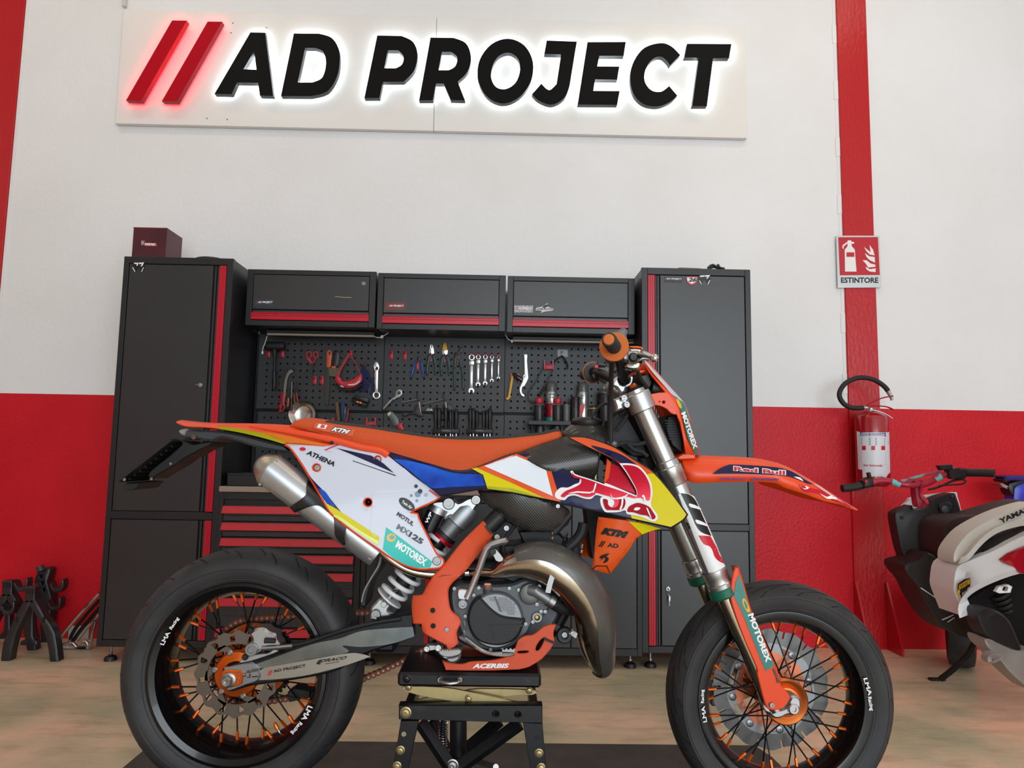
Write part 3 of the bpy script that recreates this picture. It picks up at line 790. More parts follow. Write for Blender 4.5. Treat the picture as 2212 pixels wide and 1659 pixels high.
# red hooks
def hook(z, x, y, label):
    (a, c), (d, e), (f, g) = z((x, y), (x + 45, y), (x, y + 112))
    b = B(); cx = (a+d)/2; hh = g-c
    flat(b, [(a, c, 1), (d, c, 1), (d, g, 1), (a, g, 1)], YQ - .004, .004, 1, .001)
    p = P(cx, c + hh*.25, YQ - .004); b.tube([p, p + V((0, -.022, -.003)), p + V((0, -.034, .008))], [.0035, .0035, .003], 8)
    b.box(P(cx, c + hh*.82, YQ - .006), (.009, .005, .011))
    return tag(b.build('tool_hook', HRED), label, 'hook', 'red plastic pegboard hooks')
hook(ZT1, 1082, 692, 'empty red pegboard hook below the scissors, left of a pair'); hook(ZT1, 1176, 692, 'empty red pegboard hook below the scissors, right of a pair')
hook(ZT2, 132, 356, 'empty red pegboard hook left of the blue nippers, first of two'); hook(ZT2, 312, 362, 'empty red pegboard hook left of the blue nippers, second of two')
hook(ZT1, 466, 330, 'red pegboard hook under the left end of the mallet head'); hook(ZT1, 650, 330, 'red pegboard hook under the right end of the mallet head')
hook(ZT1, 1556, 348, 'red pegboard hook carrying the goggle strap'); 

t = tool('rubber_mallet', 'black rubber mallet hanging head up on two red hooks', 'hammer', 593, 740)
b = B(); a, c = ZT1((446, 290), (704, 292)); pa, pc = P(*a, YQ - .045), P(*c, YQ - .045); d = pc - pa
b.tube([pa, pa + d*.05, pa + d*.2, pa + d*.8, pa + d*.95, pc], [.021, .024, .0245, .0245, .024, .021], 16); b.build('head', RUB, t)
b = B(); rodv(b, ZT1((570, 300, .012), (570, 380, .013), (572, 420, .010), (572, 460, .007), (570, 600, .0065), (570, 630, .011), (567, 700, .0115), (565, 840, .0105), (563, 875, .006)), YQ - .045, 10); b.build('handle', PLB, t)

t = tool('scissors', 'small red handled scissors hanging points down', 'scissors', 675, 770)
for x, s_ in ((1030, -1), (1118, 1)):
    b = B(); flat(b, circ(*ZT1((x, 408))[0], 6.6, 14, 8.2), None, .006, 1, holes=[circ(*ZT1((x, 408))[0], 4.2, 12, 5.6)]); flat(b, ZT1((x - 20*s_*-1 - 18, 450), (x + 12, 450), (1074 + 8*s_ + 10, 520), (1074 + 8*s_ - 10, 525)), None, .006, 1, sm=False); b.build('handle', HRED, t)
b = B(); flat(b, ZT1((1045, 525), (1060, 520), (1072, 600), (1066, 690), (1060, 690)), YQ - .011, .002, 1, sm=False); flat(b, ZT1((1072, 520), (1092, 522), (1076, 640), (1064, 690)), YQ - .009, .002, 1, sm=False); b.build('blade', DSTEEL, t)

t = tool('wire_brush', 'curved wire brush with a red ribbed handle', 'brush', 614, 840)
b = B(); flat(b, ZT1((735, 575), (790, 590), (825, 630), (760, 650), (725, 740), (705, 860), (640, 880), (635, 800), (660, 680)), YQ - .012, .02); b.build('bristles', mat('wire_bristle', (52, 50, 46), .8, bump=(500, .8, .003)), t)
b = B(); flat(b, ZT1((780, 605), (825, 632), (775, 665), (740, 740), (720, 905), (690, 905), (705, 760), (735, 660)), YQ - .016, .008); b.build('spine', mat('brush_spine', (120, 116, 108), .5, .4), t)
b = B(); flat(b, ZT1((660, 912), (725, 912), (715, 960), (700, 1040), (712, 1090), (690, 1150), (650, 1172), (612, 1165), (640, 1120), (615, 1100), (640, 1040), (640, 980)), YQ - .016, .014, ch=.003, holes=[smo(ZT1((665, 1090), (690, 1095), (680, 1130), (655, 1140)), 2)])
for k in range(4): b.box(P(*ZT1((675, 975 + k*26))[0], YQ - .018), (.012, .006, .0025))
b.build('handle', TRED, t)

t = tool('steel_file', 'long steel file with an orange and black handle', 'file', 705, 800)
b = B(); flat(b, ZT1((1262, 380), (1295, 340), (1332, 380), (1322, 480), (1312, 570), (1262, 570), (1260, 470)), YQ - .014, .014, ch=.003, holes=[circ(*ZT1((1297, 385))[0], 1.6, 8, 4)]); b.build('handle', TORG, t)
b = B(); flat(b, ZT1((1258, 570), (1312, 570), (1308, 700), (1296, 960), (1282, 1072), (1250, 1072), (1246, 950), (1258, 700)), YQ - .012, .006); b.build('blade', mat('file_steel', (62, 58, 54), .5, .6, bump=(600, .4, .001)), t)

t = tool('scraper', 'wide putty scraper with a black handle and rusty blade', 'scraper', 725, 780)
b = B(); flat(b, ZT1((1355, 370), (1395, 345), (1430, 380), (1425, 470), (1405, 560), (1330, 560), (1345, 450)), YQ - .016, .014, ch=.003); b.build('handle', PLB, t)
b = B(); flat(b, ZT1((1330, 558), (1385, 558), (1382, 585), (1330, 585)), YQ - .016, .012, 1); b.build('collar', TORG, t)
b = B(); flat(b, ZT1((1288, 585, 1), (1432, 582, 1), (1436, 680, 1), (1420, 700), (1300, 690, 1)), YQ - .014, .004); b.build('blade', RUST, t)

t = tool('goggles', 'red riding goggles hanging by their strap', 'goggles', 752, 800)
b = B(); st = [(1540, 400, -.01), (1500, 480, -.02), (1440, 600, -.03), (1385, 700, -.03)]
def ribbon(b, pts, w, Y):
    c = smo(pts, 4, False)
    for i in range(len(c)-1):
        (x0, y0), (x1, y1) = c[i], c[i+1]; dx, dy = x1-x0, y1-y0; l = math.hypot(dx, dy) or 1; nx, ny = -dy/l*w/2, dx/l*w/2
        b.panel([(x0+nx, y0+ny), (x1+nx, y1+ny), (x1-nx, y1-ny), (x0-nx, y0-ny)], Y, .003, grid=0)
ribbon(b, ZT1((1570, 390), (1515, 480), (1450, 590), (1415, 690)), 6.0, YQ - .03); ribbon(b, ZT1((1585, 400), (1640, 510), (1690, 620), (1735, 700)), 2.2, YQ - .03); b.build('strap', TRED, t)
b = B(); flat(b, ZT1((1375, 700), (1425, 690), (1470, 755), (1560, 755), (1650, 700), (1700, 665), (1725, 700), (1720, 760), (1640, 830), (1540, 850), (1440, 825), (1385, 770)), YQ - .05, .035, ch=.006); b.build('frame', HRED, t)
b = B(); flat(b, ZT1((1385, 785), (1440, 830), (1540, 855), (1640, 838), (1725, 770), (1740, 800), (1690, 860), (1590, 890), (1480, 865), (1400, 820)), YQ - .055, .03, ch=.006); b.build('lens', mat('goggle_lens', (26, 24, 26), .1), t)
b = B(); flat(b, ZT1((1450, 815), (1490, 828), (1480, 838), (1445, 826)), YQ - .057, .004); flat(b, ZT1((1550, 800), (1640, 790), (1700, 750), (1705, 765), (1640, 808), (1555, 815)), YQ - .0565, .004); b.build('trim', LSTEEL, t)

t = tool('head_torch', 'headlamp with a dark blue elastic strap and two orange dots', 'headlamp', 800, 830)
b = B()
ribbon(b, ZT1((1752, 550), (1745, 640), (1770, 760), (1760, 900)), 8, YQ - .007); ribbon(b, ZT1((1755, 560), (1790, 660), (1850, 740), (1875, 830), (1850, 940)), 6, YQ - .009); ribbon(b, ZT1((1735, 570), (1725, 700), (1720, 880)), 5, YQ - .010); ribbon(b, ZT1((1770, 600), (1830, 700), (1790, 880)), 4, YQ - .011); b.build('strap', mat('strap_blue', (22, 32, 78), .8, bump=(400, .4, .001)), t)
b = B(); flat(b, ZT1((1640, 930, 1), (1825, 985, 1), (1812, 1050, 1), (1625, 990, 1)), YQ - .045, .03, 1, ch=.003); flat(b, ZT1((1600, 985, 1), (1800, 1055, 1), (1778, 1102, 1), (1588, 1030, 1)), YQ - .05, .04, 1, ch=.003); b.build('lamp', PLB, t)
b = B(); flat(b, ZT1((1662, 1020), (1690, 1028), (1685, 1045), (1660, 1038)), YQ - .052, .003); flat(b, ZT1((1702, 1030), (1728, 1038), (1722, 1056), (1700, 1048)), YQ - .052, .003); b.build('orange_dots', mat('dot_orange', (240, 130, 30), .4), t)
b = B(); p = P(*ZT1((1752, 545))[0], YQ); b.tube([p, p + V((0, -.03, 0)), p + V((0, -.034, .008))], .005, 8); tag(b.build('tool_hook', HRED), 'red hook the dark blue headlamp strap hangs from', 'hook', 'red plastic pegboard hooks')

# combination wrench
def openend(cx, cy, r, up=False, dx=0):
    s_ = -1 if up else 1
    pts = []
    for k in range(15):
        a = math.radians(-60 + 300*k/14 + 0) if False else math.radians(125 - 290*k/14)
        pts.append((cx + r*math.cos(a), cy - s_*r*math.sin(-a)*1.0 if False else cy + s_*r*math.sin(a)))
    return pts
t = tool('combination_wrench', 'large silver combination wrench right of the headlamp', 'wrench', 812, 780)
b = B()
flat(b, circ(*ZT1((1922, 945))[0], 8.6), YQ - .012, .008, 1, holes=[circ(*ZT1((1922, 945))[0], 5.2)], ch=.001)
flat(b, ZT1((1905, 900, 1), (1900, 620, 1), (1892, 590), (1885, 560), (1912, 500), (1940, 510), (1960, 570), (1945, 620, 1), (1938, 900, 1)), YQ - .012, .006, ch=.001, holes=[circ(*ZT1((1925, 590))[0], 3.2, 8)])
b.build('wrench_body', LSTEEL, t)
b = B(); p = P(*ZT1((1925, 590))[0], YQ); b.tube([p, p + V((0, -.02, 0))], .004, 8); tag(b.build('tool_hook', HRED), 'red hook holding the large silver combination wrench', 'hook', 'red plastic pegboard hooks')

# picks and small drivers behind the bowl
for i, (lab, x0, y0, x1, y1, hx, hy, m) in enumerate((('thin orange handled pick, leftmost of the bunch above the steel bowl', 765, 840, 758, 980, 748, 1090, TORG), ('black screwdriver with a long shiny blade above the steel bowl', 805, 770, 798, 985, 790, 1150, PLB), ('brown handled pick between the long screwdriver and the rightmost pick', 828, 830, 830, 930, 840, 1060, WOODB), ('dark red handled pick, rightmost of the bunch above the steel bowl', 850, 770, 860, 905, 880, 1030, TRED))):
    t = tool('screwdriver', lab, 'screwdriver', *ZT1((x1, y1))[0], 'picks and drivers above the bowl', YQ - .03 - i*.004)
    Y = YQ - .03 - i*.004
    b = B(); rod(b, ZT1((x0, y0), (x1, y1)), .0022, Y, 6, 1)
    if i == 3: rod(b, ZT1((x0, y0), (x0 + 28, y0 - 4)), .0022, Y, 6, 1)
    b.build('shaft', LSTEEL if i == 1 else DSTEEL, t)
    b = B(); rodv(b, ZT1((x1, y1, .004), (x1 + (hx-x1)*.3, y1 + (hy-y1)*.3, .0075 if i == 1 else .005), (hx, hy, .0085 if i == 1 else .005), (hx, hy + 6, .003)), Y, 8); b.build('handle', m, t)

c = P(*ZT1((960, 1198))[0], YQ - .004)
b = B(); b.lathe([(.010, .001), (.045, .002), (.052, .006), (.072, .030), (.076, .032), (.077, .030), (.056, .003), (.05, -.001), (.0, -.001)], c + V((0, 0, 0)), NEAR, 40)
b.lathe([(.0, .006), (.004, .006), (.005, .003), (.005, .001)], c, NEAR, 8)
tag(b.build('magnetic_bowl', mat('bowl_steel', (205, 203, 200), .22, 1.0)), 'round steel parts bowl stuck on the pegboard above the seat', 'bowl')

for lab, pr, m, cat in (('brown wooden handled chisel left of the blue screwdriver', ZT1((1398, 1040, .010), (1402, 1080, .011), (1412, 1180, .012), (1424, 1285, .009)), WOODB, 'chisel'), ('blue handled screwdriver above the seat', ZT1((1478, 1042, .012), (1475, 1090, .017), (1480, 1180, .015), (1485, 1290, .011)), mat('driver_blue', (34, 48, 92), .4), 'screwdriver'), ('dark teal handled screwdriver beside the blue one', ZT1((1508, 1095, .010), (1510, 1130, .014), (1508, 1200, .013), (1496, 1290, .009)), mat('driver_teal', (20, 66, 74), .35), 'screwdriver'), ('thin red handled screwdriver beside the teal one', ZT1((1552, 1120, .003), (1545, 1180, .006), (1520, 1290, .008)), HRED, 'screwdriver')):
    b = B(); rodv(b, pr, YQ - .03 - .01*random.random(), 10); x, y, r = pr[-1]; rod(b, [(x, y), (x + 1, y + 20)], .003, YQ - .03, 6, 1)
    tag(b.build('screwdriver' if cat == 'screwdriver' else 'chisel', m), lab, cat)
for lab, ox in (('red double hook rack between the chisel and the crimping pliers', 0),):
    t = tool('hook_rack', lab, 'hook', *ZT1((1845, 1290))[0])
    b = B(); flat(b, ZT1((1785, 1300, 1), (1905, 1300, 1), (1905, 1340, 1), (1785, 1340, 1)), YQ - .006, .006, 1); b.build('plate', HRED, t)
    for x in (1797, 1910): 
        b = B(); flat(b, ZT1((x-12, 1240, 1), (x+8, 1240, 1), (x+8, 1345, 1), (x-12, 1345, 1)), YQ - .02, .016, 1); b.build('prong', HRED, t)
for x in (1350,):
    b = B(); flat(b, ZT1((x-20, 1245), (x+18, 1245), (x+18, 1300), (x-20, 1300)), YQ - .016, .014, 1); tag(b.build('tool_hook', HRED), 'red hook left of the wooden chisel handle', 'hook', 'red plastic pegboard hooks')

t = tool('ratchet', 'silver ratchet handle lying at a slant', 'ratchet', 860, 860)
b = B(); rodv(b, ZT2((50, 1128, .006), (60, 1115, .0075), (150, 1015, .0075), (165, 998, .006)), YQ - .018, 10); b.build('grip', mat('grip_grey', (150, 150, 150), .45, .6), t)
b = B(); flat(b, ZT2((160, 985), (200, 965), (212, 905), (245, 868), (290, 875), (300, 920), (270, 965), (225, 985), (185, 1010), (165, 1005)), YQ - .024, .014, ch=.002, holes=()); b.build('head', STEEL, t)
b = B(); flat(b, ZT2((235, 910), (255, 890), (280, 900), (280, 925), (255, 940), (240, 935)), YQ - .026, .003, 2); b.build('face', DSTEEL, t)
t = tool('crimping_pliers', 'grey and red crimping pliers below the ratchet', 'pliers', 855, 915)
b = B(); flat(b, ZT2((105, 1180), (150, 1155), (185, 1180), (230, 1230), (255, 1290), (250, 1340), (200, 1360), (160, 1330), (140, 1270), (95, 1220)), YQ - .016, .008, ch=.001); b.build('jaw', mat('crimp_grey', (88, 90, 92), .4, .5), t)
b = B(); flat(b, ZT2((235, 1335), (305, 1305), (300, 1345), (325, 1400), (285, 1410), (250, 1390)), YQ - .02, .014, ch=.002); b.build('grip', HRED, t)
b = B(); flat(b, ZT2((100, 1185), (140, 1162), (155, 1195), (115, 1222)), YQ - .018, .003, 1); b.build('dial', mat('dial_cream', (196, 192, 160), .5), t)

# pliers
def pliers(label, jaw, jm, grips, gm, hookpx, jaw2=None, jm2=None):
    t = tool('pliers', label, 'pliers', *hookpx)
    b = B()
    for q in jaw: flat(b, q, YQ - .016, .010, ch=.001)
    b.build('jaw', jm, t)
    if jaw2:
        b = B(); flat(b, jaw2, YQ - .017, .011, ch=.001); b.build('jaw_tip', jm2, t)
    for q in grips:
        b = B(); flat(b, q, YQ - .020, .016, ch=.003); b.build('grip', gm, t)
    (x, y) = hookpx
    b = B(); flat(b, [(x-2.5, y-3, 1), (x+2.5, y-3, 1), (x+2.5, y+14, 1), (x-2.5, y+14, 1)], YQ - .006, .006, 1); p = P(x, y, YQ); b.tube([p, p + V((0, -.03, 0)), p + V((0, -.034, .006))], .0035, 6)
    tag(b.build('tool_hook', HRED), 'red hook behind the ' + label, 'hook', 'red plastic pegboard hooks')
pliers('small blue handled nippers', [ZT2((505, 480), (510, 440), (495, 435), (520, 418), (535, 440), (528, 490))], DSTEEL, [ZT2((475, 485), (495, 495), (470, 560), (430, 690), (410, 700), (405, 680), (430, 590)), ZT2((530, 490), (550, 490), (575, 560), (595, 690), (585, 708), (570, 680), (545, 570))], TBLU, ZT2((508, 510))[0])
pliers('dark green combination pliers with plain steel jaws', [ZT2((658, 400), (660, 320), (682, 255), (688, 330), (692, 255), (715, 310), (722, 395), (690, 410))], LSTEEL, [ZT2((645, 400), (685, 400), (672, 470), (650, 560), (640, 660), (620, 672), (610, 600), (625, 480)), ZT2((692, 400), (735, 398), (748, 470), (758, 600), (745, 668), (725, 655), (722, 540), (700, 470))], TGRN, ZT2((686, 410))[0])
pliers('dark green combination pliers with yellow jaws', [ZT2((832, 400), (835, 330), (900, 330), (898, 400), (868, 415))], LSTEEL, [ZT2((828, 415), (868, 412), (850, 480), (832, 560), (828, 665), (812, 685), (798, 610), (800, 490)), ZT2((872, 412), (915, 412), (935, 490), (940, 600), (925, 680), (908, 660), (902, 560), (880, 480))], TGRN, ZT2((868, 420))[0], ZT2((832, 345), (842, 290), (862, 242), (866, 330), (872, 240), (888, 290), (896, 345), (866, 352)), TYEL)
pliers('long black water pump pliers', [ZT2((990, 400), (1010, 375), (1035, 380), (1060, 320), (1105, 300), (1110, 330), (1085, 380), (1060, 400), (1100, 560), (1105, 600), (1080, 600), (1040, 470), (1018, 480), (1005, 600), (980, 600))], DSTEEL, [ZT2((975, 590), (1010, 590), (1008, 720), (1005, 860), (990, 878), (978, 850), (975, 700)), ZT2((1080, 585), (1112, 585), (1120, 720), (1128, 845), (1112, 868), (1095, 850), (1090, 700))], TGRN, ZT2((1045, 420))[0])
# five ratchet ring spanners
for i, (x, yt, yb, r, ro, w) in enumerate(((1221, 440, 885, 42, 42, 46), (1309, 438, 800, 34, 34, 38), (1403, 438, 785, 32, 32, 36), (1491, 440, 750, 27, 27, 28), (1579, 440, 715, 23, 22, 22))):
    t = tool('ratchet_wrench', ('largest', 'second largest', 'third largest', 'second smallest', 'smallest')[i] + ' of the five silver ratchet wrenches in a row', 'wrench', *ZT2((x, yt))[0], 'row of silver ratchet wrenches')
    s_ = 1/6.144; xb = x - (yb - yt)*.012
    b = B(); (cx, cy), (bx_, by_) = ZT2((x, yt), (xb, yb))
    flat(b, circ(cx, cy, r*s_, 18), YQ - .014, .010, 1, ch=.001, holes=[circ(cx, cy, r*s_*.58, 12)]); b.build('ring', LSTEEL, t)
    b = B(); flat(b, ZT2((x - w*.5, yt + r*.9), (x + w*.5, yt + r*.9), (x + w*.68, yt + r*1.6), (x + w*.55, yt + r*2.4), (x - w*.65, yt + r*2.4), (x - w*.68, yt + r*1.6)), YQ - .014, .009, ch=.001)
    flat(b, ZT2((x - w*.45, yt + r*2.3, 1), (x + w*.4, yt + r*2.3, 1), (xb + w*.38, yb - ro*.8, 1), (xb - w*.42, yb - ro*.8, 1)), YQ - .012, .005, 1, ch=.001)
    op = [(bx_ + ro*s_*math.sin(a), by_ - ro*s_*math.cos(a)) for a in [math.radians(-150 + 300*k/16) for k in range(17)]]
    op = op + [(bx_ + ro*s_*.42, by_ + ro*s_*.35), (bx_ + ro*s_*.3, by_ - ro*s_*.25), (bx_ - ro*s_*.35, by_ - ro*s_*.2), (bx_ - ro*s_*.45, by_ + ro*s_*.4)]
    flat(b, op, YQ - .014, .008, 1, ch=.001, sm=False); b.build('shank', LSTEEL, t)
    b = B(); p = P(cx, cy - r*s_*.9, YQ); b.box(p + V((0, -.008, 0)), (.014, .016, .012)); tag(b.build('tool_hook', HRED), 'red hook under the ' + ('largest', 'second largest', 'third largest', 'second smallest', 'smallest')[i] + ' ratchet wrench ring', 'hook', 'red plastic pegboard hooks')
# pullers on black hooks
for lab, rd, body in (('black wheel puller with a thin steel rod, left one', ((295, 1042), (500, 1000)), ((300, 1185), (345, 1175), (400, 1185), (455, 1150), (480, 1080), (545, 1075), (550, 1150), (572, 1190), (570, 1222), (510, 1230), (470, 1200), (400, 1200), (340, 1222), (300, 1218))),
                      ('black wheel puller with a thin steel rod, right one', ((580, 1060), (850, 998)), ((840, 1090), (870, 1050), (930, 1055), (965, 1090), (975, 1140), (930, 1160), (860, 1150), (835, 1130)))):
    (x0, y0), (x1, y1) = rd
    t = tool('wheel_puller', lab, 'puller', *ZT2((x1, y1))[0])
    b = B(); rod(b, ZT2(*rd), .0028, YQ - .03, 8, 1); b.build('rod', STEEL, t)
    b = B(); rod(b, ZT2((x1 - 5, y1 - 95), (x1 - 5, y1 - 10), (x1 + 25, y1 + 10)), .003, YQ - .02, 6); b.build('hanger', PLB, t)
    b = B(); flat(b, ZT2(*body), YQ - .024, .014, ch=.002); b.build('arm', DSTEEL, t)
    b = B(); rodv(b, ZT2((x1 + 25, y1 + 40, .007), (x1 + 30, y1 + 90, .006), (x1 + 45, y1 + 170, .004)), YQ - .034, 8); b.build('spindle', STEEL, t)
b = B(); decal_text(b, '//A', ZT2((618, 1152), (705, 1158), (622, 1118)), YQ, .02, .1); tag(b.build('sticker', WHT, smooth=False, recalc=False), 'white slashes and letter A sticker left of the screwdriver set', 'sticker')
# screwdriver sets
for lab, x0, x1, hs in (('left black screwdriver set rack with handles up', 700, 1058, ((745, 1105, 1), (790, 1110, 1), (880, 1098, 1), (940, 1142, .8), (970, 1138, .8), (1017, 1125, .9))), ('right black screwdriver set rack with handles up', 1155, 1508, ((1205, 1110, 1), (1245, 1118, 1), (1292, 1148, .8), (1382, 1150, .8), (1425, 1140, .9), (1465, 1115, 1)))):
    t = tool('screwdriver_rack', lab, 'tool rack', *ZT2(((x0+x1)/2, 1440))[0])
    b = B(); flat(b, ZT2((x0, 1385, 1), (x1, 1385, 1), (x1, 1462, 1), (x0, 1462, 1)), YQ - .045, .044, 1, ch=.004); rk = b.build('rack', PLB, t)
    words([('PARKSIDE', ZT2(((x0+x1)/2 - 50, 1424), ((x0+x1)/2 + 60, 1424), ((x0+x1)/2 - 50, 1406)))], YQ - .0462, mat('grey_print', (150, 152, 155), .5), rk, bold=.02)
    for k, (x, y, s_) in enumerate(hs):
        h = B(); Y = YQ - .03 - (.012 if k % 2 else 0)
        rodv(h, ZT2((x, y, .006*s_), (x, y + 14, .010*s_), (x + 2, y + 90, .0135*s_), (x + 2, y + 160, .0125*s_), (x, y + 215, .0085*s_), (x, y + 262, .0105*s_), (x, 1392, .0095*s_)), Y, 10)
        h = tag(h.build('screwdriver', PLB), ('first', 'second', 'third', 'fourth', 'fifth', 'sixth')[k] + ' black screwdriver from the left in the ' + lab.split()[0] + ' rack', 'screwdriver', 'black screwdrivers in the ' + lab.split()[0] + ' rack')
        e = B(); p = P(*ZT2((x, y - 1))[0], Y); e.sphere(p, .0052*s_, 8, (1, 1, .7)); rod(e, ZT2((x, 1455), (x, 1490)), .003, Y, 6, 1); e.build('metal_end', LSTEEL, h)
# right panel
t = tool('pin_wrench', 'yellow handled hook spanner hanging on a red bracket', 'wrench', 1100, 830)
b = B(); flat(b, ZT3((270, 715), (300, 715), (262, 945), (272, 955), (235, 1005), (205, 1000), (210, 975), (232, 950)), YQ - .02, .008, ch=.001); b.build('handle', TYEL, t)
b = B(); flat(b, ZT3((262, 655, 1), (305, 655, 1), (300, 715, 1), (262, 715, 1)), YQ - .016, .012, 1); flat(b, ZT3((350, 660), (380, 660), (380, 780), (365, 780), (362, 700), (350, 690)), YQ - .016, .012, 1); b.build('bracket', HRED, t)
b = B(); rodv(b, ZT3((295, 650, .006), (310, 665, .009), (380, 720, .012), (420, 745, .012)), YQ - .034, 10); b.build('barrel', mat('barrel_black', (30, 30, 32), .25), t)
t = tool('hook_spanner', 'silver adjustable hook spanner with a curved lower jaw', 'wrench', 1134, 800)
b = B(); flat(b, ZT3((432, 400), (460, 388), (485, 405), (482, 500), (497, 690), (490, 740), (440, 830), (420, 810), (440, 740), (445, 600), (440, 420)), YQ - .014, .005, ch=.001); b.build('arm', LSTEEL, t)
b = B(); flat(b, ZT3((430, 690), (470, 670), (490, 700), (470, 760), (440, 800), (415, 850), (410, 890), (425, 925), (450, 940), (435, 968), (400, 940), (382, 890), (385, 840), (415, 770)), YQ - .018, .005, ch=.001, holes=[circ(*ZT3((452, 690))[0], 2, 8)]); b.build('jaw', LSTEEL, t)
t = tool('hook_rack', 'red hook rack with a looped black cable on the right pegboard', 'hook', 1185, 795)
b = B(); flat(b, ZT3((710, 530, 1), (830, 530, 1), (830, 602, 1), (710, 602, 1)), YQ - .02, .018, 1, ch=.002)
for x in (708, 818): flat(b, ZT3((x, 478), (x + 18, 485), (x + 16, 600), (x + 2, 600)), YQ - .024, .008, 1)
b.build('plate', HRED, t)
b = B(); rod(b, ZT3((705, 560), (660, 650), (600, 760), (530, 850), (500, 930), (510, 1010), (560, 1035), (620, 1020), (680, 900), (760, 740), (830, 600)), .0032, YQ - .03, 6); rodv(b, ZT3((720, 830, .007), (660, 930, .007), (640, 965, .005)), YQ - .032, 8); tag(b.build('tool_cable', PLB), 'black cable loop hanging from the red hook rack', 'cable')
t = tool('adhesive_hook', 'clear adhesive wall hook holding bent black pliers handles', 'hook', 1213, 765)
b = B(); flat(b, ZT3((885, 320, 1), (1022, 320, 1), (1022, 436, 1), (888, 436, 1)), YQ - .001, .001, 1); b.build('pad', mat('clear_pad', (60, 61, 64), .15), t)
b = B(); p = P(*ZT3((945, 385))[0], YQ); b.lathe([(.012, 0), (.010, .004), (.003, .006), (.003, .012)], p, n=10); b.tube([p + V((0, -.01, .008)), p + V((0, -.014, -.006)), p + V((0, -.022, -.002))], .002, 6); b.build('metal_hook', STEEL, t)
b = B(); rod(b, ZT3((945, 420), (900, 450), (855, 490), (835, 530)), .0042, YQ - .02, 8); rod(b, ZT3((950, 420), (985, 470), (1020, 540), (1018, 595)), .0042, YQ - .02, 8); tag(b.build('circlip_pliers', PLB), 'thin black pliers handles hanging open on the clear hook', 'pliers')

# ---- spray can shelf
YSH = YQ - .10
t = thing('can_shelf', 'narrow black shelf for spray cans behind the handlebar', 'shelf', P(1220, 920, YSH))
p, q = P(*ZT3((500, 1302))[0], YSH), P(*ZT3((1900, 1325))[0], YSH); q.x = rx0 - .006; zsh = p.z - .006
b = B(); b.box(((p.x+q.x)/2, YSH + .05, zsh), (q.x-p.x, .105, .006), ch=.001); b.box(((p.x+q.x)/2, YSH - .006, zsh + .004), (q.x-p.x, .004, .022), ch=.001); b.build('tray', PLB, t)
b = B()
for k in range(5): b.tube([V((p.x + .012 + .02*(k > 2), YSH + .012 + .015*k, zsh)), V((p.x + .012 + .02*(k > 2), YSH + .012 + .015*k, zsh + .03 + .006*(k % 3)))], .003, 6)
b.build('bit_pegs', PLB, t, kind='stuff')
for s_ in (0, 1):
    b = B(); x = p.x + .02 if s_ == 0 else q.x - .02; b.box((x, YQ - .05, zsh - .03), (.004, .09, .05), ch=.001); b.build('bracket', PLB, t)
zs2 = P(*ZT3((700, 1345))[0], YSH).z - .115
b = B(); b.box(((p.x+q.x)/2, YSH + .05, zs2 - .004), (q.x-p.x, .105, .006), ch=.001); b.box(((p.x+q.x)/2, YSH, zs2), (q.x-p.x, .004, .02), ch=.001); t2 = tag(b.build('lower_can_shelf', PLB), 'second black can shelf below the spray can shelf', 'shelf')
def can(label, x0, x1, ytop, z, parts, Y, zsit):
    """parts: list of (y from, y to, shape, material) in zoom rows"""
    (a, _), (c, _) = ZT3((x0, 1200), (x1, 1200)); cx = P((a+c)/2, 900, Y); r = (P(c, 900, Y).x - P(a, 900, Y).x)/2
    t = thing('spray_can', label, 'spray can', (cx.x, Y, zsit), 'cans on the pegboard shelves')
    def zz(y): return P(*ZT3(((x0+x1)/2, y))[0], Y).z
    for nm, y0, y1, shp, m in parts:
        za, zb_ = zz(y0), max(zz(y1), zsit + .0002) if y1 < 1295 else zsit + .0003
        b = B(); h = za - zb_
        pr = {'cyl': [(r*.97, 0), (r, .003), (r, h-.004), (r*.96, h)], 'dome': [(r*.93, 0), (r*.93, h*.55), (r*.85, h*.78), (r*.6, h*.94), (r*.25, h)], 'cap': [(r*.8, 0), (r*.86, .004), (r*.84, h-.004), (r*.7, h)], 'shoulder': [(r, 0), (r*.9, h*.35), (r*.6, h*.7), (r*.3, h)], 'nozzle': [(r*.2, 0), (r*.25, h*.5), (r*.2, h)], 'wide': [(r*1.02, 0), (r*1.04, h-.002), (r*1.0, h)]}[shp]
        b.lathe(pr, (cx.x, Y, zb_), (0, 0, 1), 22); o = b.build(nm, m, t)
    return t, cx, r
CB = mat('can_black', (36, 36, 38), .35, var=((70, 70, 72), 60, .5, .8)); CR_ = mat('can_red', (140, 26, 40), .3, .3); CS = mat('can_silver', (186, 186, 184), .25, .8); CT = mat('can_teal', (20, 130, 112), .35); CG = mat('can_green', (34, 78, 62), .4); CAPR = mat('cap_red', (196, 34, 52), .4); SMOKE = mat('cap_smoke', (96, 98, 98), .15, alpha=.75); CGR = mat('can_grey', (92, 96, 96), .4); CK = mat('cap_black', (22, 22, 24), .4)
Yc = YSH + .036; zsit = zsh + .003
def can_text(tw, rows, Y, m):
    b = B()
    for s_, q in rows: decal_text(b, s_, q, Y, .03)
    b.build('label_text', m, tw, smooth=False, recalc=False)
t, cx, r = can('silver and red chain lube can with a clear dome cap, left of two', 722, 884, 760, 0, [('body', 1060, 1300, 'cyl', CR_), ('label_band', 905, 1060, 'cyl', CS), ('cap', 760, 908, 'dome', SMOKE), ('base_band', 1240, 1306, 'wide', CT)], Yc + .028, zsit)
can_text(t, [('CHAIN', ZT3((752, 945), (858, 948), (752, 918))), ('LUBE', ZT3((765, 985), (850, 988), (765, 955)))], Yc + .028 - r - .0008, BLKP)
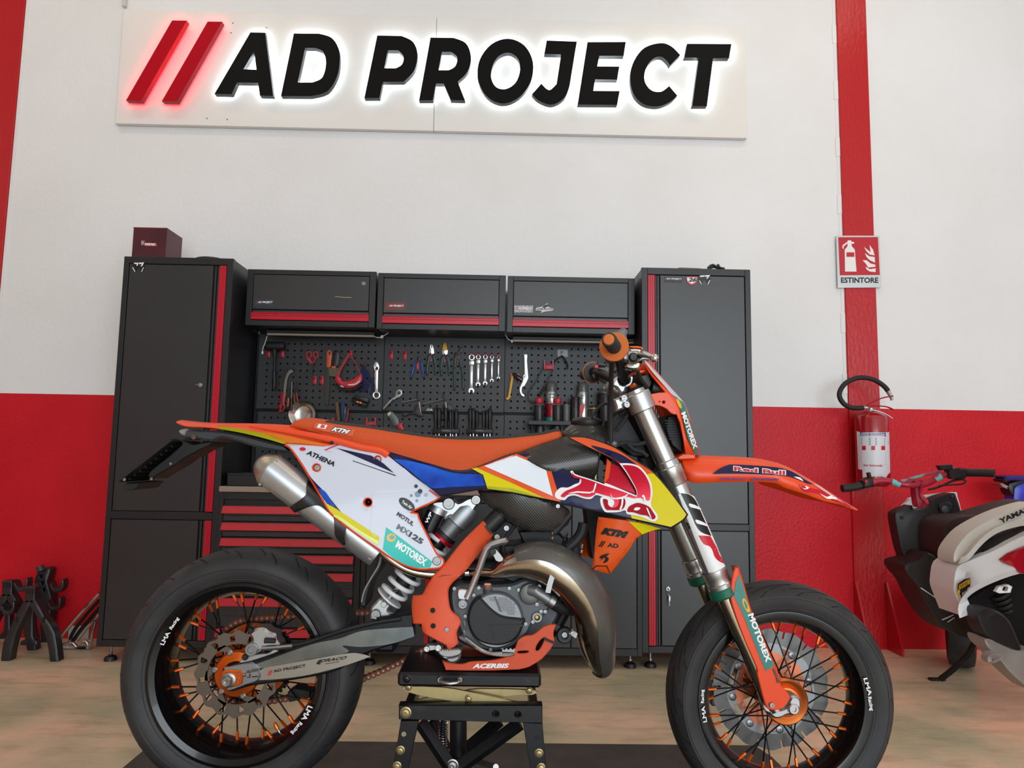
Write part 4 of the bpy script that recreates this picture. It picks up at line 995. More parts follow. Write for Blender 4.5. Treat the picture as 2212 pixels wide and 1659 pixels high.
t, cx, r = can('silver and red chain lube can with a clear dome cap, right of two', 1146, 1302, 770, 0, [('body', 1075, 1300, 'cyl', CS), ('label_band', 905, 1075, 'cyl', CS), ('cap', 770, 908, 'dome', SMOKE), ('base_band', 1262, 1306, 'wide', CT)], Yc + .028, zsit)
can_text(t, [('CHAIN', ZT3((1152, 965), (1240, 968), (1152, 932))), ('LUBE', ZT3((1165, 995), (1235, 997), (1165, 970)))], Yc + .028 - r - .0008, BLKP)
b = B(); b.panel(ZT3((1182, 1075), (1200, 1075), (1200, 1260), (1182, 1260)), Yc + .028 - r - .001, 0, grid=0); b.panel(ZT3((1202, 1060), (1250, 1070), (1225, 1180), (1204, 1190)), Yc + .028 - r - .001, 0, grid=0); b.build('red_print', REDP, t, smooth=False)
can('black can with a red spray trigger, leftmost on the shelf', 578, 706, 980, 0, [('body', 1075, 1300, 'cyl', CB), ('rim', 1045, 1075, 'shoulder', CS), ('cap', 982, 1050, 'cap', CAPR)], Yc - .012, zsit)
can('black can with a red notched cap between the two chain lube cans', 824, 950, 985, 0, [('body', 1075, 1300, 'cyl', CB), ('rim', 1045, 1075, 'shoulder', CS), ('cap', 988, 1052, 'cap', CAPR)], Yc - .012, zsit)
can('grey and green can right of the notched red cap', 956, 1052, 1045, 0, [('body', 1065, 1300, 'cyl', CGR), ('cap', 1045, 1068, 'cap', CK)], Yc, zsit)
can('black can with a tall black cap', 1066, 1180, 965, 0, [('body', 1090, 1300, 'cyl', CB), ('cap', 966, 1095, 'wide', CK)], Yc - .002, zsit)
can('short black can with a yellow line', 1300, 1425, 1085, 0, [('body', 1125, 1300, 'cyl', CB), ('yellow_line', 1115, 1128, 'wide', TYEL), ('cap', 1085, 1117, 'cap', CK)], Yc, zsit)
can('black spray can with a silver shoulder and white nozzle behind the throttle cable', 1428, 1600, 830, 0, [('body', 915, 1300, 'cyl', CK), ('shoulder', 860, 918, 'shoulder', CS), ('nozzle', 830, 866, 'nozzle', WHT)], Yc + .004, zsit)
for lab, x0, x1 in (('can with black and white hazard label, lower shelf left', 596, 716), ('can with black and white hazard label, lower shelf middle', 818, 936), ('narrow dark can at the right of the lower shelf', 1040, 1130)):
    can(lab, x0, x1, 1345, 0, [('body', 1362, 1400, 'cyl', CB), ('cap', 1346, 1366, 'cap', CAPR if 'narrow' in lab else CK)], Yc, zs2)

# ================================================================ the motorcycle on the stand
YB = 1.94                                   # middle plane of the motorcycle
def N(n): return YB - n
def bp(x, y, n): return P(x, y, YB - n)
ORG = mat('plastic_orange', (232, 72, 22), .36, bump=(700, .05, .0003)); ORGG = mat('gloss_orange', (226, 82, 20), .16, coat=.6); ORGD = mat('orange_matte', (222, 82, 42), .5, bump=(900, .35, .0008), kind='voronoi')
ANO = mat('anodized_orange', (206, 112, 52), .36, .8); ANOD = mat('anodized_orange_dark', (214, 96, 26), .34, .7)
SEATO = mat('seat_orange', (206, 78, 24), .62, bump=(520, .7, .0012), kind='voronoi'); SEATB = mat('seat_black', (42, 40, 38), .8, bump=(600, .5, .001))
WHG = mat('gloss_white', (204, 210, 224), .22, coat=.15, spec=.3); NAVY = mat('gloss_navy', (22, 22, 66), .2, coat=.1, spec=.3); BLUEF = mat('foil_blue', (30, 104, 236), .2, .5, coat=.15, bump=(60, .06, .002), var=((20, 60, 170), 14, .35, .65)); YELF = mat('foil_yellow', (216, 202, 6), .3, spec=.2, bump=(60, .08, .002)); TEALF = mat('foil_teal', (4, 134, 122), .2, .3, coat=.1, spec=.3, bump=(50, .08, .002)); REDF = mat('foil_red', (206, 16, 50), .18, .3, coat=.15, spec=.3)
LIME = mat('foil_lime', (170, 176, 10), .22, .2, coat=.4)
GREENP = mat('seal_green', (12, 96, 74), .4); TEAL = mat('teal_print', (8, 120, 112), .2, coat=.5)
TYRE = mat('tyre_rubber', (38, 38, 40), .58, bump=(240, .12, .0008), var=((58, 56, 56), 9, .45, .8)); GROOVE = mat('tread_groove', (10, 10, 11), .8)
RIMB = mat('rim_black', (14, 15, 17), .22, .3, coat=.3); SPK = mat('spoke_black', (20, 20, 22), .3, .6)
CARB = carbon('carbon_weave', 300); CARB2 = carbon('carbon_weave_fine', 520, (14, 14, 14), (120, 117, 112))
NICK = mat('pipe_nickel', (206, 198, 182), .2, 1.0, bump=(14, .06, .004), var=((182, 168, 146), 12, .4, .7)); CHAINM = mat('chain_rust', (120, 62, 40), .45, .5)
GUN = mat('engine_grey', (92, 95, 98), .5, .55, bump=(420, .25, .0006)); GUNL = mat('engine_light', (136, 139, 142), .42, .7, bump=(420, .2, .0005))
CLUT = mat('clutch_guard', (30, 30, 32), .55, bump=(300, .3, .0008)); BRUSH = mat('brushed_aluminium', (170, 168, 160), .3, .8, bump=(60, .15, .001), stretch=(.1, 1, 1))
MIRR = mat('brushed_mirror', (150, 160, 164), .18, .85, var=((110, 120, 126), 9, .35, .65))
BLKM = mat('black_metal', (14, 14, 15), .5, spec=.3)
moto = thing('motorcycle', 'orange motorcycle with white side panel and a leaping red animal graphic on the scissor stand', 'motorcycle', (bp(1010, 1440, 0).x, YB, P(1010, 1440, YB).z))
def sub(b, name, m, parent=None, **k): return b.build(name, m, parent or moto, **k)
def decal(parent, name, pts, nf, m, off=.0012, grid=14, k=4):
    b = B(); b.panel(smo(pts, k), (lambda x, y: YB - nf(x, y) - off) if callable(nf) else YB - nf - off, 0, grid=grid); return b.build(name, m, parent, recalc=False)
def dtext(parent, name, rows, nf, m, off=.002, bold=.03, shear=0.0, space=1.0):
    b = B()
    for t, q in rows: decal_text(b, t, q, (lambda x, y: YB - nf(x, y) - off) if callable(nf) else YB - nf - off, bold, shear, space)
    return b.build(name, m, parent, smooth=False, recalc=False)
def bolt(px, py, n, r, h=.004, m=None, parent=None, name='bolt', sock=True):
    c = bp(px, py, n); b = B(); b.lathe([(r, 0), (r, h*.6), (r*.85, h), (r*.45, h), (r*.42, h*.4), (0, h*.4)] if sock else [(r, 0), (r, h*.8), (r*.85, h), (0, h)], c, NEAR, 12)
    return b.build(name, m or STEEL, parent or moto)

# ---------------------------------------------------------------- wheels
def wheel(name, C, R, w, rimw, groovefn, near_hub_n, discs, letters, valve_a, wtag):
    wr = thing(name, None, None, C); wr.parent = moto; put(wr, moto, C); wr['label'] = wtag
    k = w/.16
    prof = [(.224, .060*rimw), (.236, .072*k), (.252, .079*k), (.268, .080*k), (R-.030, .077*k), (R-.016, .064*k), (R-.006, .040*k), (R-.0015, .020*k), (R, 0)]
    full = prof + [(r, -h) for r, h in prof[-2::-1]] + [(.222, -.05*rimw), (.222, .05*rimw)]
    b = B(); b.lathe(full, C, NEAR, 96, closed=True); ty = b.build('tyre', TYRE, wr, ang=50)
    def surf(h):                                   # tyre radius at side offset h
        a = abs(h)
        pr = sorted([(hh, r) for r, hh in prof[3:]])
        for i in range(len(pr)-1):
            if pr[i][0] <= a <= pr[i+1][0]:
                t_ = (a-pr[i][0])/(pr[i+1][0]-pr[i][0]+1e-9); return pr[i][1] + (pr[i+1][1]-pr[i][1])*t_
        return pr[-1][1]
    # tread grooves: narrow dark channels following the crown
    g = B(); u0, w0, ax = basis(NEAR)
    for line in groovefn():
        L = []
        for a, h, hw in line:
            r = surf(h) + .0006; L.append((a, h, r, hw))
        vs = []; fs = []
        for i, (a, h, r, hw) in enumerate(L):
            j = max(i-1, 0); j2 = min(i+1, len(L)-1)
            da = (L[j2][0]-L[j][0])*r; dh = L[j2][1]-L[j][1]; l = math.hypot(da, dh) or 1
            na, nh = -dh/l*hw, da/l*hw
            for s_ in (-1, 1):
                aa = a + s_*na/r; hh = h + s_*nh; rr = surf(hh) + .0006
                vs.append(C + (u0*math.cos(aa) + w0*math.sin(aa))*rr + ax*hh)
        for i in range(len(L)-1): fs.append([2*i, 2*i+1, 2*i+3, 2*i+2])
        g.add(vs, fs)
    g.build('tread_groove', GROOVE, ty, recalc=False, kind='stuff')
    # moulded ring on the sidewall
    b = B(); b.lathe([(.262, .0795*k), (.2635, .0808*k), (.265, .0798*k)], C, NEAR, 72, closed=True); b.lathe([(.234, .0715*k), (.2355, .0728*k), (.237, .0728*k)], C, NEAR, 72, closed=True); b.build('sidewall_ring', TYRE, ty)
    q = rimw
    b = B(); b.lathe([(.229, .062*q), (.227, .066*q), (.219, .067*q), (.205, .062*q), (.199, .050*q), (.190, .022*q), (.188, 0), (.190, -.022*q), (.199, -.050*q), (.205, -.062*q), (.219, -.067*q), (.227, -.066*q), (.229, -.062*q), (.213, -.05*q), (.213, .05*q)], C, NEAR, 96, closed=True); rim = b.build('rim', RIMB, wr, ang=28)
    # hub
    b = B(); b.lathe([(.018, -.06), (.030, -.055), (.042, -.040), (.043, -.034), (.026, -.026), (.024, 0), (.026, .026), (.043, .034), (.042, .040), (.030, .055), (.018, near_hub_n), (.012, near_hub_n), (.012, -.06)], C, NEAR, 40, closed=True); b.build('hub', ANO, wr)
    # spokes and nipples, 36 of each
    ns = 36; sp = None; npl = None
    for i in range(ns):
        side = 1 if i % 2 == 0 else -1
        lead = 1 if (i//2) % 2 == 0 else -1
        ar = 2*PI*(i + .5)/ns; ah = ar - lead*math.radians(58)
        pr = C + (u0*math.cos(ar) + w0*math.sin(ar))*.190 + ax*(side*.012*q)
        ph = C + (u0*math.cos(ah) + w0*math.sin(ah))*.041 + ax*(side*.037)
        d = (pr - ph).normalized(); L = (pr-ph).length
        u, w_, _ = basis(d)
        rot = Matrix((( u.x, w_.x, d.x), (u.y, w_.y, d.y), (u.z, w_.z, d.z))).to_euler()
        if sp is None:
            b = B(); b.tube([V((0, 0, 0)), V((0, 0, L))], .0021, 6); sp = b.build('spoke', SPK, wr, origin=(0, 0, 0))
            put(sp, wr, ph); sp.rotation_euler = rot
            b = B(); b.tube([V((0, 0, -.022)), V((0, 0, -.020)), V((0, 0, -.004)), V((0, 0, .004))], [.0034, .0042, .0042, .005], 6); npl = b.build('spoke_nipple', ANOD, wr, origin=(0, 0, 0))
            put(npl, wr, pr); npl.rotation_euler = rot
        else:
            copyto(sp, 'spoke', wr, ph, rot); copyto(npl, 'spoke_nipple', wr, pr, rot)
    # valve
    av = math.radians(valve_a); d = -(u0*math.cos(av) + w0*math.sin(av)); p = C - d*.190 + ax*.012
    b = B(); b.tube([p, p + d*.010], .003, 8); b.mt(1).tube([p + d*.010, p + d*.012, p + d*.026, p + d*.030], [.003, .0052, .005, .002], 8); b.build('valve_cap', [STEEL, ANOD], wr)
    for nm, fn in discs: fn(wr, C, u0, w0, ax)
    for t, q_, n_ in letters: dtext(rim, 'lettering', [(t, q_)], n_, WHT, .0, .03)
    return wr
CRR = bp(531, 1440, 0); CFR = bp(1681, 1502, 0)
def rear_grooves():
    out = []
    for i in range(20):
        a = 2*PI*i/20
        out.append([(a + .018*j, .072*.97 - j*.0062, .0014 + .0012*math.sin(PI*j/6)) for j in range(7)])
        out.append([(a + .13 + .016*j, .052 - j*.006, .0012 + .0012*math.sin(PI*j/6)) for j in range(7)])
        for s_ in (-1,): out.append([(a + .06 + .018*j, -.070 + j*.0062, .0016) for j in range(7)])
    return out
def front_grooves():
    out = []
    for i in range(18):
        a = 2*PI*i/18
        out.append([(a - .075*j, .0515 - .0075*j + .0006*j*j, .0011) for j in range(7)])
        out.append([(a - .12 - .065*j, .057 - .0068*j, .0010) for j in range(6)])
        out.append([(a - .06*j, -.050 + .0075*j, .0012) for j in range(7)])
    return out
def ring_holes(b, C, u0, w0, ax, n0, t, ro, ri, wave, nw, slots, m=0, seg=180):
    """brake disc: wavy ring as a band mesh with real slots"""
    vs = []; fs = []
    nr = 5; radii = []
    for i in range(seg):
        a = 2*PI*i/seg
        R_ = ro + wave*math.cos(nw*a); r_ = ri
        for k in range(nr): vs.append(C + (u0*math.cos(a) + w0*math.sin(a))*(r_ + (R_-r_)*k/(nr-1)) + ax*n0)
    nv = len(vs); vs += [v - ax*t for v in vs[:nv]]
    def cut(i, k): return slots(i, k)
    for i in range(seg):
        i2 = (i+1) % seg
        for k in range(nr-1):
            if cut(i, k): continue
            q = [i*nr+k, i2*nr+k, i2*nr+k+1, i*nr+k+1]
            fs.append(q); fs.append([x+nv for x in q[::-1]])
            for (di, dk, e) in ((-1, 0, (0, 3)), (1, 0, (1, 2)), (0, -1, (0, 1)), (0, 1, (3, 2))):
                kk = k+dk; ii = (i+di) % seg
                if kk < 0 or kk >= nr-1 or cut(ii, kk): fs.append([q[e[0]], q[e[1]], q[e[1]]+nv, q[e[0]]+nv])
    b.add(vs, fs); return b
DISC = mat('disc_steel', (122, 116, 108), .38, .9, bump=(30, .12, .001)); DISCF = mat('disc_front', (112, 112, 112), .3, .9)
def rear_disc(wr, C, u0, w0, ax):
    n0 = .064
    b = B(); ring_holes(b, C, u0, w0, ax, n0, .004, .1045, .074, .0035, 16, lambda i, k: k in (1, 2) and (i % 15) in (3, 4, 5, 6) and (i//15) % 1 == 0); d = b.build('brake_disc', DISC, wr, ang=25)
    for j in range(6):
        a = 2*PI*j/6 + .35
        e = u0*math.cos(a) + w0*math.sin(a); tt = -u0*math.sin(a) + w0*math.cos(a)
        p = [C + ax*n0 + e*.077 + tt*.030, C + ax*n0 + e*.078 + tt*.008, C + ax*n0 + e*.062 - tt*.006, C + ax*n0 + e*.050 - tt*.006, C + ax*n0 + e*.050 + tt*.005, C + ax*n0 + e*.060 + tt*.008, C + ax*n0 + e*.070 + tt*.030]
        b = B(); b.prism(p, -ax*.004); b.build('disc_arm', DISC, d, smooth=False)
        b = B(); b.lathe([(.0075, .0), (.0075, .003), (.005, .005), (.003, .005), (.0028, .002), (0, .002)], C + ax*n0 + e*.056, NEAR, 12); b.build('disc_bolt', STEEL, d)
    b = B(); b.lathe([(.058, .056), (.058, .060), (.054, .066), (.040, .070), (.036, .072), (.034, .072), (.034, .05), (.040, .045)], C, NEAR, 48, closed=True); b.build('disc_carrier', ANOD, wr)
def sprocket(wr, C, u0, w0, ax):
    n0 = -.050; nt = 50; b = B()
    vs = []; fs = []; seg = nt*4
    for i in range(seg):
        a = 2*PI*i/seg; e = u0*math.cos(a) + w0*math.sin(a); ro = .110 + (.0045 if i % 4 in (1, 2) else -.002)
        vs += [C + e*ro + ax*n0, C + e*.098 + ax*n0, C + e*ro + ax*(n0-.006), C + e*.098 + ax*(n0-.006)]
    for i in range(seg):
        j = (i+1) % seg
        fs += [[4*i, 4*j, 4*j+1, 4*i+1], [4*i+2, 4*i+3, 4*j+3, 4*j+2], [4*i, 4*i+2, 4*j+2, 4*j], [4*i+1, 4*j+1, 4*j+3, 4*i+3]]
    b.add(vs, fs); s_ = b.build('sprocket', BLKM, wr, smooth=False)
    b = B(); ring_holes(b, C, u0, w0, ax, n0 + .002, .005, .100, .040, .001, 6, lambda i, k: k in (1, 2) and (i % 30) in range(4, 20), seg=180); b.build('sprocket_carrier', ANOD, wr, ang=25)
    for j in range(12):
        a = 2*PI*j/12; b = B(); b.lathe([(.004, 0), (.004, .003), (0, .003)], C + (u0*math.cos(a) + w0*math.sin(a))*.094 + ax*(n0 + .002), NEAR, 8); b.build('sprocket_rivet', STEEL, s_)
def front_disc(wr, C, u0, w0, ax):
    n0 = -.052
    b = B(); ring_holes(b, C, u0, w0, ax, n0, .005, .157, .118, .0025, 14, lambda i, k: (k in (2, 3) and (i % 13) in (5,)), seg=182); d = b.build('brake_disc', DISCF, wr, ang=25)
    b = B(); ring_holes(b, C, u0, w0, ax, n0 + .001, .006, .119, .094, .002, 7, lambda i, k: k in (1, 2) and (i % 26) in range(5, 17), seg=182); b.build('disc_band', CASTALU, wr, ang=25)
    b = B(); ring_holes(b, C, u0, w0, ax, n0 + .002, .006, .096, .040, .003, 7, lambda i, k: k in (1, 2) and (i % 26) in range(4, 14), seg=182); b.build('disc_carrier', mat('carrier_copper', (216, 128, 96), .3, .75), wr, ang=25)
    for j in range(8):
        a = 2*PI*j/8 + .2; b = B(); b.lathe([(.010, 0), (.010, .004), (.006, .006), (.003, .006), (.003, .002), (0, .002)], C + (u0*math.cos(a) + w0*math.sin(a))*.107 + ax*n0, NEAR, 12); b.build('disc_button', STEEL, d)
def front_hub(wr, C, u0, w0, ax):
    b = B(); b.lathe([(.056, .040), (.058, .044), (.058, .052), (.054, .056), (.046, .052), (.040, .048), (.036, .056), (.024, .058), (.024, .03), (.05, .03)], C, NEAR, 48, closed=True); b.build('hub_flange', ANO, wr)
L_ = [('LMA', ZF((1757, 890), (1802, 1040), (1790, 884)), .0585), ('Racing', ZF((1785, 1050), (1808, 1168), (1826, 1046)), .0585), ('LMA', ZF((424, 1262), (404, 1125), (392, 1268)), .0585), ('Racing', ZF((408, 1100), (404, 985), (372, 1102)), .0585)]
rear = wheel('rear_wheel', CRR, .309, .16, 1.10, rear_grooves, .075, [('d', rear_disc), ('s', sprocket)],
             [('LMA', ZG((325, 742), (376, 645), (295, 733)), .0755), ('Racing', ZG((390, 632), (446, 545), (364, 612)), .0755), ('LMA', ZG((1404, 1190), (1352, 1295), (1440, 1205)), .0755), ('Racing', ZG((1335, 1305), (1268, 1392), (1365, 1328)), .0755)], 212, 'rear wheel with a fat black tyre and orange hub')
front = wheel('front_wheel', CFR, .297, .122, .82, front_grooves, .060, [('d', front_disc), ('h', front_hub)], L_, 17, 'front wheel with a black rim and orange hub')

# ---------------------------------------------------------------- chain
nC = -.053
path = []
cs = CRR + V((0, -nC, 0)); 
sp0 = bp(965, 1342, nC); r2 = .034; r1 = .112
# upper run, round the front sprocket, lower run, round the rear one
def tang(c1, r1, c2, r2, sgn):
    d = V((c2.x-c1.x, c2.z-c1.z)); L = d.length; a0 = math.atan2(d.y, d.x); b_ = math.acos((r1-r2)/L)*sgn
    f = lambda c, r: V((c.x + r*math.cos(a0+b_), c.y, c.z + r*math.sin(a0+b_)))
    return f(c1, r1), f(c2, r2), a0+b_
ua, ub, aU = tang(cs, r1, sp0, r2, 1); la, lb, aL = tang(cs, r1, sp0, r2, -1)
for i in range(60): path.append(ua + (ub-ua)*(i/60))
for i in range(20): a = aU + (aL-aU)*(i/20); path.append(V((sp0.x + r2*math.cos(a), sp0.y, sp0.z + r2*math.sin(a))))
for i in range(60):
    t_ = i/60; p = lb + (la-lb)*t_; p.z -= .035*math.sin(PI*t_)**1.0; path.append(p)
for i in range(60): a = aL - (aL + 2*PI - aU)*(i/60); path.append(V((cs.x + r1*math.cos(a), cs.y, cs.z + r1*math.sin(a))))
tot = sum((path[(i+1) % len(path)]-path[i]).length for i in range(len(path))); nl = int(round(tot/.0142/2)*2); pit = tot/nl
res = []; acc = 0.0; want = 0.0
for i in range(len(path)):
    a, c = path[i], path[(i+1) % len(path)]; l = (c-a).length
    while want <= acc + l and len(res) < nl: res.append(a + (c-a)*((want-acc)/l if l else 0)); want += pit
    acc += l
ch = thing('drive_chain', None, None, cs); put(ch, moto, cs); ch['label'] = 'rusty orange drive chain'
def link_mesh(hw, wide):
    b = B(); k = pit
    for sy in (-hw, hw):
        out = []
        for i in range(13):
            a = PI/2 + PI*i/12; out.append(V((-k/2 + wide*math.cos(a), sy-.0009, wide*math.sin(a))))
        out.append(V((0, sy-.0009, -wide*.72)))
        for i in range(13):
            a = -PI/2 + PI*i/12; out.append(V((k/2 + wide*math.cos(a), sy-.0009, wide*math.sin(a))))
        out.append(V((0, sy-.0009, wide*.72)))
        b.prism(out, (0, .0018, 0))
    for sx in (-k/2, k/2): b.mt(1).tube([V((sx, -hw-.002, 0)), V((sx, hw+.002, 0))], .0032, 8)
    return b.build('chain_link', [CHAINM, STEEL], ch, smooth=False, origin=(0, 0, 0))
LA, LB = link_mesh(.0085, .0078), link_mesh(.0062, .0074)
used = set()
for i in range(nl):
    a, c = res[i], res[(i+1) % nl]; m = (a+c)/2; ang = -math.atan2(c.z-a.z, c.x-a.x)
    src = LA if i % 2 else LB
    if src.name not in used: used.add(src.name); put(src, ch, m); src.rotation_euler = (0, ang, 0)
    else: copyto(src, 'chain_link', ch, m, (0, ang, 0))
# front sprocket
b = B(); b.lathe([(.036, -.003), (.036, .003), (.012, .003), (.012, -.003)], sp0, NEAR, 26, closed=True); sub(b, 'front_sprocket', STEEL)

# ---------------------------------------------------------------- swingarm
nS = .092
SWB = mat('swingarm_black', (34, 36, 40), .32, .5)
so = smo(ZG((760, 945), (790, 905), (930, 868), (1000, 853), (1200, 790), (1430, 700), (1640, 640), (1940, 560, 1)) + ZC((130, 925), (300, 905), (445, 888, 1), (455, 1090, 1), (300, 1150), (0, 1250)) + ZG((1640, 925), (1400, 985), (1100, 1030), (960, 1050), (800, 1088)), 3)
b = B(); b.panel(so, N(nS), .030, grid=24, ch=.005); sa = sub(b, 'swingarm', SWB)
b = B(); b.panel(so, N(-nS + .03), .030, grid=24, ch=.004); sub(b, 'swingarm_far_side', SWB)
b = B(); b.box((bp(840, 1365, 0)), (.06, .15, .07), ch=.01); sub(b, 'swingarm_bridge', SWB)
decal(sa, 'mirror_panel', ZG((1010, 885, 1), (1100, 852), (1430, 735), (1640, 690)) + ZC((0, 1040), (250, 1015), (442, 1003, 1), (455, 1085, 1), (250, 1150), (0, 1175), (-160, 1165)) + ZG((1700, 795), (1400, 848), (1060, 912)), nS, MIRR, .0008)
br = decal(sa, 'brushed_panel', ZG((1030, 1003, 1), (1060, 918), (1200, 888), (1400, 852), (1700, 802), (1800, 805), (1872, 825, 1), (1750, 870), (1640, 905), (1420, 960), (1200, 992)), nS, BRUSH, .0016)
dtext(br, 'lettering', [('AD PROJECT', ZG((1145, 952), (1388, 908), (1143, 926)))], nS, BLKP, .0026, .03)
dtext(br, 'red_slashes', [('//', ZG((1098, 968), (1134, 962), (1104, 932)))], nS, REDP, .0026, .06)
dtext(br, 'maker_lettering', [('DRACO', ZG((1490, 872), (1688, 845), (1500, 848)))], nS, BLKP, .0026, .04, .25)
dtext(br, 'small_lettering', [('GRAPHIX', ZG((1530, 885), (1640, 868), (1532, 877)))], nS, BLKP, .0026, .02)
decal(br, 'emblem', ZG((1466, 876), (1490, 850), (1505, 852), (1492, 868), (1500, 880), (1482, 885)), nS, BLKP, .0026, 0)
b = B(); b.panel(smo(ZG((772, 925), (800, 908), (930, 880), (990, 872), (1045, 935), (1030, 1005), (930, 1042), (820, 1082), (790, 1060)), 3), N(nS + .006), .02, grid=0, ch=.003); ab = sub(b, 'axle_carrier', CASTALU)
b = B(); b.panel(smo(ZG((755, 950), (785, 930), (870, 930), (912, 945), (912, 1015), (890, 1040), (800, 1060), (765, 1020)), 3), N(nS + .012), .01, grid=0, ch=.002, holes=[circ(*ZG((888, 955))[0], 2.2, 8), circ(*ZG((890, 982))[0], 2.6, 8), circ(*ZG((882, 1005))[0], 2.2, 8)]); sub(b, 'axle_block', ANOD, ab)
c = bp(494.5, 1468.7, nS + .012); b = B(); b.lathe([(.017, 0), (.017, .003), (.0135, .003), (.0135, .017), (.011, .020), (.006, .020), (0, .018)], c, NEAR, 6); b.lathe([(.018, 0), (.018, .004), (.014, .006)], c, NEAR, 24); sub(b, 'axle_nut', STEEL)
b = B(); b.tube([bp(*ZG((915, 965))[0], nS + .008), bp(*ZG((985, 952))[0], nS + .008)], .004, 8); b.tube([bp(*ZG((950, 958))[0], nS + .008), bp(*ZG((972, 955))[0], nS + .008)], .009, 6); b.tube([bp(*ZG((985, 952))[0], nS + .008), bp(*ZG((1035, 945))[0], nS + .008)], .010, 6); sub(b, 'chain_adjuster', STEEL)
# chain guard block near the lower run
b = B(); b.panel(ZG((1250, 1095), (1300, 1060), (1420, 1085), (1420, 1135), (1260, 1170)), N(-.03), .04, grid=0, ch=.003); sub(b, 'chain_guide', PLB)
b = B(); b.tube([bp(494.5, 1468.7, .1), bp(565, 1412, -.1)], .010, 12); sub(b, 'rear_axle', STEEL)
# rear brake caliper
cal = thing('rear_caliper', None, None, bp(545, 1390, .085)); put(cal, moto, bp(545, 1390, .085)); cal['label'] = 'silver rear brake caliper'
b = B(); b.panel(smo(ZG((965, 655), (1000, 622), (1070, 612), (1110, 640), (1160, 660), (1165, 700), (1190, 740), (1180, 770), (1120, 765), (1060, 780), (1000, 810), (960, 800), (945, 770), (960, 730), (985, 700)), 3), N(.095), .05, grid=0, ch=.006); b.build('caliper_body', ALU, cal)
c = bp(*ZG((985, 770))[0], .097); b = B(); b.lathe([(.016, 0), (.016, .006), (.014, .008), (.009, .008), (.008, .005), (0, .005)], c, NEAR, 24); b.build('piston_cap', CASTALU, cal)
b = B(); b.tube([bp(*p, .1) for p in ZG((1080, 705), (1160, 708))], [.007, .006], 10); b.build('bleed_cap', PLB, cal)
b = B(); b.tube([bp(*p, .098) for p in ZG((1060, 765), (1120, 760), (1190, 755), (1290, 745))], .006, 8); b.mt(1).tube([bp(*p, .098) for p in smo(ZG((1280, 745), (1420, 715), (1640, 640), (1900, 575), (2100, 545)), 3, False)], .0055, 8); b.build('brake_hose', [STEEL, PLB], cal)
b = B(); b.panel(smo(ZG((905, 845), (945, 790), (1010, 810), (1100, 800), (1150, 770), (1180, 790), (1060, 835), (960, 865), (890, 875)), 3), N(.09), .012, grid=0, ch=.002); b.build('caliper_bracket', ALU, cal)
for x, y in ((935, 828), (980, 625)): b = B(); b.lathe([(.008, 0), (.008, .004), (.006, .008), (0, .008)], bp(*ZG((x, y))[0], .1), NEAR, 12); b.build('rubber_plug', PLB, cal)

# ---------------------------------------------------------------- engine
eng = thing('engine', None, None, bp(1060, 1330, .05)); put(eng, moto, bp(1060, 1330, .05)); eng['label'] = 'grey single cylinder engine with black clutch guard'
def en(b, name, m, **k): return b.build(name, m, eng, **k)
# crankcase, both halves: one solid across the bike
case = smo(ZC((762, 710), (815, 645), (950, 640), (1040, 650), (1280, 640), (1400, 598), (1520, 640), (1565, 740), (1640, 790), (1570, 900), (1540, 955), (1460, 985), (1420, 1060), (1300, 1170), (1150, 1215), (950, 1170), (860, 1080), (830, 1000), (775, 870)), 3)
b = B(); b.panel(case, N(.095), .06, grid=0, ch=.006); en(b, 'clutch_case', GUN)
b = B(); b.panel(smo(ZC((700, 760), (900, 640), (1400, 600), (1700, 760), (1640, 1000), (1440, 1130), (1150, 1230), (860, 1150), (760, 1000)), 3), N(.04), .13, grid=0, ch=.008); en(b, 'crankcase', GUN)
cc = ZC((1150, 935))[0]
def disc(px, py, n0, prof, n=40): b_ = B(); b_.lathe(prof, bp(px, py, n0), NEAR, n); return b_
en(disc(*cc, .095, [(.070, 0), (.070, .012), (.066, .018), (.064, .020), (0, .020)], 48), 'clutch_cover', GUNL)
b = B(); b.panel(smo(ZC((1010, 745), (1040, 770), (1130, 860), (1220, 910), (1390, 935), (1385, 1000), (1340, 1090), (1260, 1150), (1150, 1170), (1020, 1140), (940, 1060), (905, 950), (920, 850), (960, 780)), 4), N(.121), .018, grid=0, ch=.007); cg = en(b, 'clutch_guard', CLUT)
decal(cg, 'raised_rib', ZC((1090, 985), (1380, 985), (1385, 1000), (1115, 1000), (1160, 1110), (1140, 1110)), .1215, CLUT, .002, 0, 1)
b = B()
for j in range(9):
    for i in range(11):
        x, y = 1100 + i*20 + (j % 2)*10, 760 + j*17
        if (x-1150)**2 + (y-935)**2 < 205**2 and x < 1330 and y < 760 + (x-1075)*.75 and not (1130 < x - (y-760)*.25 < 1165): b.lathe([(.0024, 0), (.0016, .0016), (0, .0016)], bp(*ZC((x, y))[0], .1155), NEAR, 6)
en(b, 'grip_dots', GUNL, kind='stuff')
decal(cg, 'cover_rib', ZC((1130, 745), (1150, 745), (1205, 880), (1180, 870)), .1155, GUN, .0016, 0, 1); 
b = B(); b.lathe([(.011, 0), (.0115, .012), (.0115, .024)], bp(*ZC((1080, 720))[0], .098) + V((0, 0, .0)), (0, -.3, 1), 16); en(b, 'filler_neck', GUN)
b = B(); b.lathe([(.0125, 0), (.0125, .006), (.010, .009), (0, .009)], bp(*ZC((1080, 668))[0], .102), (0, -.3, 1), 12); b.box(bp(*ZC((1080, 640))[0], .104), (.018, .006, .006)); en(b, 'filler_cap', mat('cap_copper', (196, 150, 130), .35, .8))
